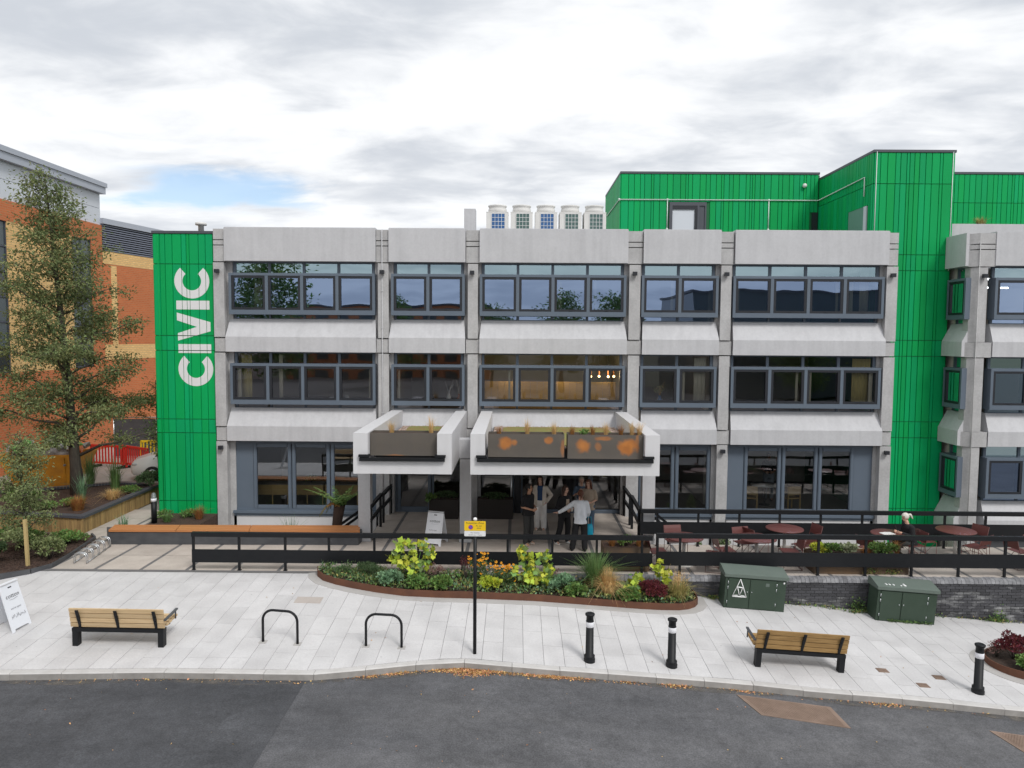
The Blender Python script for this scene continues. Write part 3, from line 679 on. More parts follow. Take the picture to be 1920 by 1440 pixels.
# ------------------------------------------------------------------ giant letters, cut by the board joints
def clip(poly, x0, x1):
    def half(pl, f):
        o = []
        for i in range(len(pl)):
            a, b = pl[i], pl[(i + 1) % len(pl)]; fa, fb = f(a), f(b)
            if fa >= 0: o.append(a)
            if fa * fb < 0:
                t = fa / (fa - fb); o.append((a[0] + (b[0] - a[0]) * t, a[1] + (b[1] - a[1]) * t))
        return o
    p = half(poly, lambda q: q[0] - x0)
    return half(p, lambda q: x1 - q[0]) if len(p) > 2 else []
def clipz(poly, z0, z1): return [(x, z) for z, x in clip([(z, x) for x, z in poly], z0, z1)]
def zx(u, w): return (-11.285 + (u - 208) / 4.5 * .0176, 8.135 - (w - 320) / 4.5 * .01735)
def letter(polys):
    mb = MB()
    for pl in polys:
        for a, b in WL:
            q = clip(pl, -11.96 + a + .008, -11.96 + b - .008)
            for z0, z1 in zip(TL, TL[1:]):
                r = clipz(q, z0 + .013, z1 - .013) if len(q) > 2 else []
                if len(r) > 2: mb.loft([[(x, 24.267, z) for x, z in r], [(x, 24.262, z) for x, z in r]])
    return mb.build('letter', M['letter_white'], bld)
def arc(cu, cw, ro, ri, a0, a1, n=26):
    o = []
    for k in range(n):
        t0, t1 = a0 + (a1 - a0) * k / n, a0 + (a1 - a0) * (k + 1) / n
        P = lambda r, t: zx(cu + r * math.cos(t), cw - r * math.sin(t))
        o.append([P(ri, t0), P(ro, t0), P(ro, t1), P(ri, t1)])
    return o
letter(arc(355, 432, 148, 79, R(131), R(409)))
letter([[zx(220, 673), zx(500, 673), zx(500, 598), zx(220, 598)]])
letter([[zx(222, 766), zx(390, 821), zx(505, 819), zx(505, 780), zx(222, 700)], [zx(228, 940), zx(505, 858), zx(505, 819), zx(390, 821), zx(228, 876)]])
letter([[zx(230, 1045), zx(508, 1045), zx(508, 969), zx(230, 969)]])
letter(arc(374, 1182, 148, 77, R(131), R(409)))

# ------------------------------------------------------------------ right wing
WING = XF((0, FY), (1, 0), (0, -1)); RET = XF((14.98, 24.3), (0, 1), (-1, 0))
for zt in (8.36, 5.40, 2.45): window(WING, 15.52, 20.3, 4, zt)
for zt in SLOPES + [.58]: spandrel(WING, 15.50, 20.4, zt)
parapet(WING, 15.47, 20.4)
for zt in (8.36, 5.40, 2.45): window(RET, -.02, 1.02, 1, zt, 'glass_low', 'glass_low')
for zt in SLOPES + [.58]: spandrel(RET, .0, 1.15, zt, taper0=0, taper1=0)
mb = MB(); fbox(mb, RET, .0, 1.15, .02, .36, 8.36, 9.43); mb.build('parapet_panel', M['concrete'], bld)
mb = MB()
oct_ = [(14.78, 24.32), (14.98, 24.14), (15.28, 24.14), (15.5, 24.3), (15.5, 24.6), (14.78, 24.6)]
for z0, z1 in ((-1.6, -.55), (-.5, 2.42), (2.93, 5.36), (5.88, 8.31)): mb.prism([(14.80, 24.30), (14.98, 24.145), (15.27, 24.145), (15.27, 24.6), (14.80, 24.6)], z0, z1)
for z0, z1 in ((-.55, -.5), (2.43, 2.92), (5.38, 5.87), (8.33, 8.86), (8.89, 9.03), (9.06, 9.40)): mb.prism([(14.72, 24.3), (14.96, 24.12), (15.48, 24.12), (15.48, 24.6), (14.72, 24.6)], z0, z1)
mb.build('column', M['raw_concrete'], bld); wall_light(WING, 15.12, 8.02)
mb = MB(); mb.tube([(14.96, 24.1, -1.4), (14.96, 24.1, 9.1)], .014, 6); mb.build('downpipe', M['raw_concrete'], bld)
mb = MB(); mb.box(15.1, 24, 26.0, 26.25, 9.0, 9.98); mb.build('parapet_panel', M['concrete'], bld)
mb = MB(); mb.box(14.98, 24, 24.8, 31, 8.50, 9.15); mb.build('roof', M['roofing'], bld)
mb = MB()
for z in (3.0, 5.95, .0): mb.box(15.0, 24, 24.8, 30, z - .3, z + .2)
mb.build('floor', M['interior_floor'], bld)
mb = MB(); mb.box(15.0, 24, 28.5, 28.7, -1.6, 8.5); mb.box(14.99, 15.05, 25.3, 28.5, -1.6, 8.5); mb.box(18, 18.1, 25.6, 28.5, -1.6, 8.5); mb.build('wall', M['interior_wall'], bld)
mb = MB(); fbox(mb, WING, 15.3, 24, -.3, .05, -1.65, -.5); mb.build('wall', M['grey_steel'], bld)

# ------------------------------------------------------------------ entrance canopies and their columns
CF = 18.5
def canopy(x0, x1):
    W = .37
    a = MB(); a.hexa([(x0, CF, 2.45), (x0 + W, CF, 2.45), (x0 + W, 24.1, 2.45), (x0, 24.1, 2.45)], [(x0, CF, 3.49), (x0 + W, CF, 3.49), (x0 + W, 24.38, 3.49), (x0, 24.38, 3.49)])
    a.hexa([(x1 - W, CF, 2.45), (x1, CF, 2.45), (x1, 24.1, 2.45), (x1 - W, 24.1, 2.45)], [(x1 - W, CF, 3.49), (x1, CF, 3.49), (x1, 24.38, 3.49), (x1 - W, 24.38, 3.49)])
    a.box(x0 + W, x1 - W, CF + .004, CF + .25, 2.453, 2.80); a.box(x0 + W, x1 - W, CF + .25, 24.08, 2.453, 2.72)
    o = a.build('canopy', M['canopy_white'], bld)
    g = MB(); g.box(x0 + .17, x1 - .17, CF - .10, CF - .003, 2.79, 2.875); g.box(x0 + .15, x0 + .42, CF - .09, CF + .1, 2.89, 2.95); g.box(x1 - .42, x1 - .15, CF - .09, CF + .1, 2.89, 2.95)
    g.build('gutter', M['black_steel'], o)
    t = MB(); t.box(x0 + W + .05, x1 - W - .05, CF + .85, 23.9, 2.73, 3.0); t.build('roof_tray', M['grey_steel'], o)
    t = MB(); t.box(x0 + W + .09, x1 - W - .09, CF + .9, 23.8, 2.9, 3.03); t.build('gravel', M['gravel'], o)
    t = MB(); rr = random.Random(int(x0 * 10))
    n = 9
    ring = []
    for k in range(n * 4):
        t_ = 2 * math.pi * k / (n * 4); ux = (x0 + x1) / 2 + (x1 - x0 - 2 * W - .75) / 2 * max(-1, min(1, 1.35 * math.cos(t_))) + rr.uniform(-.03, .03); uy = 21.5 + 1.95 * max(-1, min(1, 1.35 * math.sin(t_))) + rr.uniform(-.05, .05); ring.append((ux, uy))
    t.prism(ring, 3.02, 3.065); t.build('sedum_mat', M['sedum'], o)
    st = MB()
    for k in range(900):
        x = rr.uniform(x0 + W + .12, x1 - W - .12); y = rr.uniform(CF + .95, 23.75); s = rr.uniform(.015, .035); st.ball((x, y, 3.04), (s, s, s * .7), 5, 3)
    tag(st.build('stones', M['gravel'], o), kind='stuff')
    return o
canopy(-4.145, -1.64); canopy(-1.165, 3.64)
for x0, x1 in ((-4.56, -4.215), (-1.62, -1.29), (3.645, 4.01)):
    mb = MB(); mb.box(x0, x1, 20.95, 21.32, .02, 2.44); mb.box(x0 - .015, x1 + .015, 20.93, 21.34, 0, .14); mb.build('column', M['concrete'], bld)
mb = MB(); mb.box(-1.638, -1.168, 20.92, 21.36, 2.46, 3.0); mb.box(-4.56, -4.147, 20.92, 21.36, 2.46, 3.0); mb.box(3.642, 4.01, 20.92, 21.36, 2.46, 3.0); mb.build('beam', M['concrete'], bld)
mb = MB(); mb.box(-4.3, 3.9, 24.1, 24.7, 2.412, 2.44); mb.build('soffit', M['casement_dark'], bld)

# ================================================================== roof plant
for i in range(5):
    x = -1.16 + i * .895
    side = ['leftmost, with blue fins', 'second from the left, with green fins', 'middle one, with blue fins', 'second from the right, with green fins', 'rightmost, nearest the green penthouse'][i]
    t = thing('condenser_unit', f'white rooftop condenser with round fan cowl, {side}', 'air conditioner', (x, 27.2, 9.2), 0, 'condensers in a row on the roof')
    mb = MB(); mb.box(0, .80, 0, .78, .02, 1.27); mb.box(-.006, .806, -.006, .786, 1.27, 1.30); mb.build('casing', M['hvac_white'], t)
    mb = MB(); mb.lathe([(.34, 1.30), (.34, 1.42), (.31, 1.50), (.345, 1.53), (.35, 1.575), (.31, 1.575), (.29, 1.45)], 22, (.4, .39, 0)); mb.build('fan_cowl', M['hvac_white'], t)
    mb = MB(); mb.box(.20, .68, -.012, -.001, .2, 1.24); mb.build('fins', M['fin_blue' if i in (0, 2) else 'fin_green'], t)
    mb = MB()
    for k in range(5): u = .20 + .12 * k; mb.box(u - .006, u + .006, -.026, -.013, .2, 1.24)
    for k in range(8): z = .22 + .145 * k; mb.box(.20, .68, -.024, -.0135, z - .006, z + .006)
    mb.build('grille', M['paint_white'], t)

# ================================================================== railings
def railing(name, label, x0, x1, y, posts, zt, zp0, zp1, panels=None, z0=.0):
    t = thing(name, label, 'railing', ((x0 + x1) / 2, y, 0)); ox = (x0 + x1) / 2
    mb = MB(); mb.box(x0 - ox, x1 - ox, -.055, .055, zt - .115, zt - .004); mb.build('top_rail', M['black_steel'], t)
    for a, b in (panels or [(x0, x1)]):
        mb = MB(); mb.box(a - ox, b - ox, -.034, -.022, zp0, zp1); mb.box(a - ox, b - ox, -.036, -.010, zp1 - .02, zp1 + .006); mb.box(a - ox, b - ox, -.036, -.010, zp0 - .006, zp0 + .02); mb.build('panel', M['black_steel'], t)
    for p in posts:
        mb = MB(); mb.box(p - ox - .028, p - ox + .028, -.02, .03, z0, zt - .116); mb.box(p - ox - .045, p - ox + .045, -.04, .05, z0, z0 + .010); mb.build('post', M['black_steel'], t)
    return t
railing('terrace_railing', 'black steel railing in front of the entrance with solid mid panel, left run', -8.19, 3.45, 18.25, [-8.16, -7.0, -5.83, -4.72, -3.57, -2.46, -1.34, -.2, .93, 2.05, 3.19], .98, .21, .53)
railing('terrace_railing', 'black steel railing in front of the cafe tables with solid mid panel, right run', 3.55, 15.8, 18.25, [3.58, 4.15, 5.32, 6.475, 7.63, 8.82, 9.98, 11.16, 12.32, 13.5, 14.7], 1.045, .235, .575)
railing('terrace_railing', 'rear black steel railing behind the cafe tables guarding the sunken path', 3.56, 16.2, 20.75, [3.62, 4.05, 5.22, 6.39, 7.54, 8.71, 9.89, 11.06, 12.24, 13.4, 14.6], 1.07, .36, .70)
def guard(name, label, pts, posts, h=.95, drop=.5):
    t = thing(name, label, 'handrail', pts[0]); o = Vector(pts[0])
    P = [Vector(p) - o for p in pts]
    def bar(z0, z1, w, nm):
        mb = MB()
        for a, b in zip(P, P[1:]):
            d = (b - a); n = Vector((d.y, -d.x, 0)).normalized() * w
            mb.hexa([tuple(a - n + Vector((0, 0, z0))), tuple(a + n + Vector((0, 0, z0))), tuple(b + n + Vector((0, 0, z0))), tuple(b - n + Vector((0, 0, z0)))],
                    [tuple(a - n + Vector((0, 0, z1))), tuple(a + n + Vector((0, 0, z1))), tuple(b + n + Vector((0, 0, z1))), tuple(b - n + Vector((0, 0, z1)))])
        mb.build(nm, M['black_steel'], t)
    bar(h - .1, h, .045, 'top_rail'); bar(h - drop, h - drop + .10, .03, 'lower_rail')
    for q in posts:
        p = Vector(q) - o; mb = MB(); mb.box(p.x - .035, p.x + .035, p.y - .035, p.y + .035, p.z, p.z + h - .1); mb.build('post', M['black_steel'], t)
guard('handrail', 'black handrail along the left edge of the entrance platform, front part', [(-4.22, 20.97, 0), (-4.22, 22.7, 0)], [(-4.22, 21.1, 0), (-4.22, 22.6, 0)], 1.05)
guard('handrail', 'black handrail beside the entrance door on the left, rear part', [(-4.22, 23.0, 0), (-4.2, 24.5, 0)], [(-4.22, 23.1, 0), (-4.2, 24.4, 0)], .98)
guard('handrail', 'black sloping handrail of the steps going down behind the left canopy column', [(-4.6, 23.0, -.15), (-5.7, 23.0, -.95)], [(-4.7, 23.0, -.3), (-5.6, 23.0, -.9)], .86, .26)
guard('handrail', 'black handrail beside the entrance on the right, rear part', [(3.62, 23.0, 0), (3.62, 24.4, 0)], [(3.62, 23.05, 0), (3.62, 24.3, 0)], .98)
guard('handrail', 'black handrail between the entrance and the cafe terrace, front part', [(3.56, 20.85, 0), (3.62, 22.7, 0)], [(3.6, 21.2, 0), (3.62, 22.6, 0)], 1.05)
guard('handrail', 'black sloping handrail of the steps going down behind the right canopy column', [(3.98, 23.0, -.05), (4.95, 23.0, -.85)], [(4.05, 23.0, -.1), (4.85, 23.0, -.78)], .86, .26)

# ================================================================== seat wall
sw = thing('long_bench', 'long orange hardwood topped bench on a dark steel plinth beside the entrance', 'bench', (-8, 20.5, 0))
mb = MB(); mb.prism([(-3.55, -.08), (3.52, .06), (3.55, .42), (3.50, .46), (-3.86, .42)], 0, .365); mb.build('plinth', M['grey_steel'], sw)
def bt(a, b, mdl): return mdl
def yfront(x): return -.11 + (x + 3.35) * (.15 / 6.9)
cuts = [-3.52, -1.62, .44, 3.58]
for a, b in zip(cuts, cuts[1:]):
    sk = .22
    for k in range(3):
        mb = MB(); f0, f1 = k / 3, (k + 1) / 3; D = .58
        def q(x, f): return (x - sk * f * (1.7 if x == cuts[0] else .6), yfront(x) + D * f)
        p = [q(a + .008, f0 + .008), q(b - .008, f0 + .008), q(b - .008, f1 - .008), q(a + .008, f1 - .008)]
        mb.prism(p, .368, .425 + rnd.uniform(-.0015, .0015)); mb.build('seat_board', M['iroko'], sw)

# ================================================================== street benches
def bench(name, label, loc, tilt, w, wood, arm_right=True):
    t = thing(name, label, 'bench', loc); t.rotation_euler = (0, tilt, 0)
    for s in (0, 1):
        x = .0 if s == 0 else w - .11
        mb = MB(); mb.box(x, x + .11, 0, .13, 0, .30); mb.build('leg', M['black_steel'], t)
    mb = MB(); mb.box(-.004, w + .004, -.004, .134, .301, .375); mb.box(.05, w - .05, .36, .41, .33, .38)
    for x in (.12, w / 2 - .03, w - .18): mb.box(x, x + .06, .135, .33, .31, .37)
    mb.build('frame', M['black_steel'], t)
    tl = R(16)
    for i in range(4):
        z0 = .395 + i * .102; mb = MB()
        P = lambda h, d: (-(h - .38) * math.tan(tl) * .6 + .015 + d, h)
        y0, za = P(z0, 0); y1, zb = P(z0 + .088, 0)
        mb.loft([[(x, y0, za), (x, y0 + .04, za), (x, y1 + .04, zb), (x, y1, zb)] for x in (-.03, w + .02)]); mb.build('back_slat', M[wood], t)
    for i in range(4):
        y = .12 + i * .118; mb = MB(); z = .40 + i * .012; mb.box(-.03, w + .02, y, y + .105, z, z + .04); mb.build('seat_slat', M[wood], t)
    for x in (.13, w / 2 - .02, w - .17):
        mb = MB(); mb.loft([[(xx, .02, .375), (xx, .07, .375), (xx, -.095, .775), (xx, -.125, .775)] for xx in (x, x + .055)]); mb.box(x, x + .055, .0, .16, .372, .398)
        for k in range(4): mb.ball((x + .028, -.03 - .027 * k, .43 + .1 * k), .013, 6, 4)
        mb.build('bracket', M['black_steel'], t)
    if arm_right:
        x = w + .02 if arm_right > 0 else -.09
        mb = MB(); mb.hexa([(x, -.02, .555), (x + .05, -.02, .555), (x + .05, .50, .60), (x, .50, .60)], [(x, -.02, .585), (x + .05, -.02, .585), (x + .05, .50, .63), (x, .50, .63)]); mb.tube([(x + .025, .44, .60), (x + .025, .44, .43)], .015, 6); mb.build('armrest', M['grey_steel'], t)
    return t
bench('street_bench', 'pale timber slatted bench with black frame near the white sandwich board', (-8.82, 14.22, G(-7.9, 14.3)), R(.5), 1.82, 'bench_timber', 1)
bench('street_bench', 'darker knotty timber slatted bench with black frame near the kerb on the right', (4.87, 14.5, G(4.87, 14.55)), math.atan(.0625), 1.80, 'bench_timber_knotty', -1)

# ================================================================== cycle stands, bollards, sign
def hoop(label, p0, p1, h):
    t = thing('cycle_stand', label, 'cycle stand', (p0[0], p0[1], p0[2]), 0, 'black cycle hoops on the pavement')
    w = p1[0] - p0[0]; d = p1[1] - p0[1]; e = p1[2] - p0[2]; r = .21; pts = [(0, 0, -.05), (0, 0, h - r)]
    for k in range(1, 8):
        a = math.pi / 2 * k / 8; pts.append((r - r * math.cos(a), d * (r - r * math.cos(a)) / w, h - r + r * math.sin(a)))
    pts.append((r, d * r / w, h))
    for k in range(0, 8):
        a = math.pi / 2 * k / 8; x = w - r + r * math.sin(a); pts.append((x, d * x / w, h - r + r * math.cos(a) + e * x / w))
    pts.append((w, d, h - r + e)); pts.append((w, d, e - .05))
    mb = MB(); mb.tube(pts, .026, 12); mb.build('hoop', M['black_steel'], t)
    for q in ((0, 0, 0), (w, d, e)):
        mb = MB(); mb.box(q[0] - .075, q[0] + .075, q[1] - .075, q[1] + .075, q[2] - .01, q[2] + .006); mb.build('base_plate', M['concrete_ring'], t)
hoop('black steel cycle hoop closest to the left bench', (-5.12, 14.54, G(-5.12, 14.54)), (-4.40, 14.48, G(-4.40, 14.48)), .665)
hoop('black steel cycle hoop closest to the tall sign post', (-3.01, 14.47, G(-3.01, 14.47)), (-2.285, 14.44, G(-2.285, 14.44)), .665)
def bollard(label, x, y):
    t = thing('bollard', label, 'bollard', (x, y, G(x, y)), 0, 'black bollards with a white band along the kerb')
    mb = MB(); mb.lathe([(.115, -.02), (.115, .055), (.10, .075), (.108, .085), (.108, .12), (.082, .135), (.076, .70), (.076, .70)], 24); mb.build('post', M['black_steel'], t)
    mb = MB(); mb.lathe([(.0765, .70), (.0775, .701), (.0775, .805), (.0765, .806)], 24); mb.build('reflective_band', M['band_white'], t)
    mb = MB(); mb.lathe([(.076, .806), (.082, .815), (.074, .83), (.072, .915), (.09, .93), (.098, .955), (.094, .968), (.06, .985), (.055, .978), (.0, .985)], 24); mb.build('cap', M['black_steel'], t)
bollard('black bollard with white band, the one nearest the planting bed and sign post', 1.49, 14.28)
bollard('black bollard with white band standing beside the knotty bench', 3.13, 14.29)
bollard('black bollard with white band at the right end of the pavement, by the round planter', 9.10, 14.07)

def text_mesh(s, size, align='CENTER', shear=0., extrude=0.):
    cu = bpy.data.curves.new('writing', 'FONT'); cu.body = s; cu.size = size; cu.align_x = align; cu.shear = shear; cu.extrude = extrude; cu.resolution_u = 2
    o = bpy.data.objects.new('writing', cu); col.objects.link(o); bpy.context.view_layer.update()
    me = bpy.data.meshes.new_from_object(o.evaluated_get(bpy.context.evaluated_depsgraph_get())); bpy.data.objects.remove(o); return me
def writing(s, size, parent, loc, rot, mt, sx=1., align='CENTER', shear=0.):
    me = text_mesh(s, size, align, shear); me.materials.clear(); me.materials.append(mt)
    o = inst('writing', me, parent, loc); o.rotation_euler = rot; o.scale = (sx, 1, 1); return o
sg = thing('sign_post', 'tall black pole with yellow and white parking restriction plates', 'sign', (-.80, 14.29, G(-.8, 14.29)))
mb = MB(); mb.tube([(0, 0, -.05), (0, 0, 2.70)], .036, 14); mb.build('pole', M['black_steel'], sg)
mb = MB(); mb.lathe([(.040, 2.70), (.038, 2.735), (.02, 2.755), (.0, 2.757)], 14); mb.build('cap', M['paint_white'], sg)
def rounded(x0, x1, z0, z1, r=.015):
    o = []
    for cx, cz, a in ((x1 - r, z1 - r, 0), (x0 + r, z1 - r, 90), (x0 + r, z0 + r, 180), (x1 - r, z0 + r, 270)):
        for k in range(4): t = R(a + 30 * k); o.append((cx + r * math.cos(t), cz + r * math.sin(t)))
    return o
def platexz(pts, y0, y1): 
    mb = MB(); mb.loft([[(x, y0, z) for x, z in pts], [(x, y1, z) for x, z in pts]]); return mb
p1 = platexz(rounded(-.21, .21, 2.505, 2.695), -.055, -.045).build('restriction_plate', M['sign_yellow'], sg); tag(p1, 'yellow no waiting plate')
p2 = platexz(rounded(-.21, .21, 2.395, 2.50), -.055, -.045).build('loading_plate', M['paint_white'], sg)
mb = MB(); mb.box(-.05, .05, -.045, -.03, 2.42, 2.67); mb.build('bracket', M['galvanised'], sg)
rt = (R(90), 0, 0)
writing('Pedestrian Zone', .054, p1, (0, -.0562, 2.642), rt, M['ink'], .98)
writing('At any', .045, p1, (.075, -.0562, 2.59), rt, M['ink']); writing('time', .045, p1, (.075, -.0562, 2.545), rt, M['ink'])
writing('No loading', .040, p2, (0, -.0562, 2.453), rt, M['ink_soft']); writing('10.00 am - 4 pm', .040, p2, (0, -.0562, 2.408), rt, M['ink_soft'])
def disc(cx, cz, r, y, n=24): return [(cx + r * math.cos(2 * math.pi * k / n), y, cz + r * math.sin(2 * math.pi * k / n)) for k in range(n)]
mb = MB(); mb.poly(disc(-.085, 2.575, .047, -.0560), 0); mb.poly(disc(-.085, 2.575, .038, -.0564), 1)
c, s = math.cos(R(-45)), math.sin(R(-45)); mb.poly([(-.085 + c * u - s * v, -.0568, 2.575 + s * u + c * v) for u, v in ((-.042, -.005), (.042, -.005), (.042, .005), (-.042, .005))], 0)
mb.build('no_waiting_symbol', [M['sign_red'], M['sign_blue']], p1)

# ================================================================== sandwich boards
def sandwich(label, loc, rotz, w, h, spread, lines):
    t = thing('sandwich_board', label, 'sandwich board', loc, rotz)
    for s in (-1, 1):
        a = math.atan2(spread / 2, h); mb = MB(); th = .03
        out = [(-w / 2, 0), (-w / 2 + .05, 0), (-w / 2 + .075, .06), (w / 2 - .075, .06), (w / 2 - .05, 0), (w / 2, 0), (w / 2 - .012, h), (-w / 2 + .012, h)]
        L_ = [(x, -s * 0 , z) for x, z in out]
        mb.loft([[(x, -.0, z) for x, z in out], [(x, th, z) for x, z in out]])
        sl = MB()
        o = mb.build('panel', M['plastic_white'], t)
        if s < 0: o.location = (0, -spread / 2, 0); o.rotation_euler = (-a, 0, 0)
        else: o.location = (0, spread / 2, 0); o.rotation_euler = (-a, 0, R(180))
        q = MB(); q.box(-.045, .045, -.004, .0, h - .075, h - .05); q.build('handle_slot', M['ink'], o)
        if s < 0:
            for (txt, size, x, z, sx, sh, mt) in lines: writing(txt, size, o, (x, -.0045, z), (R(90), 0, 0), M[mt], sx, 'CENTER', sh)
            u = MB(); u.tube([(-.10, -.004, h - .315), (.0, -.004, h - .325), (.12, -.004, h - .305)], .003, 4, caps=False); u.build('underline', M['ink_soft'], o)
        if s < 0 and len(lines) > 1 and w < .51:
            u = MB(); r3 = random.Random(5)
            for k in range(11):
                x = -.17 + .034 * k; z = .27 + .012 * (k % 3); u.tube([(x, -.004, z), (x + .006, -.004, z + r3.uniform(.03, .075)), (x + .020, -.004, z + r3.uniform(.0, .03))], .0035, 4, caps=False)
            u.build('handwriting', M['ink_soft'], o)
    mb = MB(); mb.box(-w / 2 + .02, w / 2 - .02, -.035, .035, h * .985, h * 1.0); mb.build('hinge', M['plastic_white'], t)
    return t
sandwich('white plastic sandwich board standing by the entrance column behind the railing', (-2.29, 20.82, 0), R(-19), .52, .93, .55,
         [('cotton', .115, 0, .66, 1.05, .15, 'ink'), ("we're open", .055, -.03, .42, 1.0, .1, 'ink_soft')])
sandwich('white plastic sandwich board on the pale pavement at the left edge', (-10.62, 15.0, G(-10.6, 15.0) - .01), R(84), .50, .98, .62,
         [('cotton', .125, 0, .70, 1.05, .15, 'ink'), ("we're open", .06, 0, .46, 1.0, .1, 'ink_soft')])

# ================================================================== street cabinets
def cabinet(label, x0, x1, y0, d, h, slope, graffiti):
    t = thing('street_cabinet', label, 'cabinet', (x0, y0, G(x0, y0))); t.rotation_euler = (0, slope, 0); w = x1 - x0
    mb = MB(); mb.box(0, w, 0, d, -.08, h - .16)
    mb.build('casing', M['cabinet_green'], t)
    mb = MB(); mb.loft([[(x, -.045, h - .175), (x, d + .03, h - .175), (x, d + .03, h), (x, d - .06, h + .01), (x, -.045, h - .10)] for x in (-.04, w + .04)]); mb.build('roof', M['cabinet_roof'], t)
    for a, b in ((.07, w * .40), (w * .41, w * .84)):
        mb = MB(); mb.box(a, b - .006, -.018, -.001, .02, h - .21)
        o = mb.build('door', M['cabinet_green'], t)
        mb = MB()
        for z in (.12, h / 2, h - .35): 
            x = a - .012 if a < .2 else b + .002
            mb.tube([(x, -.02, z), (x, -.02, z + .07)], .009, 6)
        mb.build('hinge', M['galvanised'], o)
        mb = MB(); mb.ball((b - .05 if a < .2 else a + .04, -.024, h * .45), .014, 8, 6); mb.build('lock', M['galvanised'], o)
    if graffiti == 1:
        mb = MB(); cx, cz = w * .24, .30
        def stroke(p, q, r=.023): mb.tube([(cx + p[0], -.021, cz + p[1]), (cx + (p[0] + q[0]) / 2 + .004, -.021, cz + (p[1] + q[1]) / 2), (cx + q[0], -.021, cz + q[1])], r, 6, flat=.12)
        P = [(-.17, 0), (.17, .005), (.0, .43), (-.06, .24), (.07, .23), (.0, .03)]
        stroke(P[0], P[2]); stroke(P[1], P[2]); stroke(P[0], P[1], .02); stroke(P[3], P[4]); stroke(P[3], P[5]); stroke(P[4], P[5]); stroke((-.17, .02), (-.03, .035), .012); stroke((.02, .035), (.17, .02), .012)
        mb.build('graffiti', M['paint_white'], t)
        mb = MB(); mb.box(w * .66, w * .72, -.021, -.018, h - .36, h - .28); mb.build('plate', M['cabinet_roof'], t)
        mb = MB(); mb.box(w - .07, w - .035, -.004, -.0005, h - .27, h - .23); mb.build('sticker', M['paint_white'], t)
    else:
        mb = MB(); zt = lambda y: h - .10 + (y + .045) / (d - .015) * .108 + .004
        for x, l in ((.22, .06), (.30, .05), (.40, .05), (.58, .02), (.66, .09), (.68, .10)):
            mb = MB(); mb.tube([(x, .05, zt(.05)), (x - .03, .05 + l, zt(.05 + l))], .014, 6, flat=.2); mb.build('paint_mark', M['paint_white'], t)
cabinet('dark green street cabinet with white triangular graffiti on its left door', 5.06, 6.53, 17.50, .46, .95, math.atan(.066), 1)
cabinet('dark green street cabinet without graffiti on its doors, white marks on top', 8.73, 10.16, 17.46, .46, .95, math.atan(.072), 2)

# ================================================================== bollard lights and wheel rack
for lb, x, y, h in (('black bollard light with frosted dome at the corner of the timber planter', -11.49, 22.95, .91), ('black bollard light with white band behind the long bench', -8.55, 22.2, .62)):
    z0 = 0 if h > .8 else -.75
    t = thing('bollard_light', lb, 'bollard light', (x, y, z0))
    hh = h if h > .8 else .95
    mb = MB(); mb.lathe([(.085, -.02), (.085, hh - .26)], 18); mb.build('post', M['black_steel'], t)
    mb = MB(); mb.lathe([(.087, hh - .255), (.087, hh - .15)], 18); mb.build('reflective_band', M['band_white'], t)
    mb = MB(); mb.lathe([(.085, hh - .15), (.085, hh - .13), (.07, hh - .13), (.07, hh - .03), (.04, hh + .02), (0, hh + .03)] if h > .8 else [(.085, hh - .15), (.085, hh - .12), (.0, hh - .115)], 18); mb.build('lamp', M['lens_frost' if h > .8 else 'black_steel'], t)
rk = thing('wheel_rack', 'low galvanised wheel rack of five hoops beside the shrub bed', 'bicycle rack', (-11.45, 18.64, 0), R(0))
for k in range(5):
    d = k * .375; bx, by = -.06 * k, d
    mb = MB()
    for off in (0, .07):
        pts = [(bx, by + off, 0)]
        for p in ((bx, by + off, .20), (bx + .03, by + off, .26), (bx + .09, by + off, .29), (bx + .22, by + off, .28), (bx + .29, by + off, .25), (bx + .32, by + off, .19), (bx + .33, by + off, 0)): pts.append(p)
        mb.tube(pts, .012, 8)
    mb.build('hoop', M['galvanised'], rk)
mb = MB(); mb.tube([(.0, 0, .03), (-.24, 1.57, .03)], .012, 6); mb.tube([(.33, 0, .03), (.09, 1.57, .03)], .012, 6); mb.build('base_rail', M['galvanised'], rk)

# ================================================================== terrace tables and chairs
def table(label, x, y, r=.50):
    t = thing('cafe_table', label, 'table', (x, y, 0), 0, 'round cafe tables on the terrace')
    mb = MB(); mb.lathe([(r - .02, .715), (r, .722), (r, .738), (r - .01, .745), (0, .745)], 36); mb.build('tabletop', M['furniture_red'], t)
    mb = MB(); mb.lathe([(.045, .02), (.045, .71)], 14); mb.build('column', M['post_pale'], t)
    mb = MB(); mb.lathe([(.27, .0), (.27, .012), (.06, .028), (0, .028)], 28); mb.build('base', M['post_pale'], t)
    return t
def bent(mb, rows, th, mi=0):
    """sheet through rows of points, thickness th along given normals"""
    for a, b in zip(rows, rows[1:]):
        (a0, a1, na), (b0, b1, nb) = a, b
        lo = [a0, a1, b1, b0]; hi = [tuple(Vector(p) + Vector(n) * th) for p, n in ((a0, na), (a1, na), (b1, nb), (b0, nb))]
        mb.hexa(lo, hi, mi)
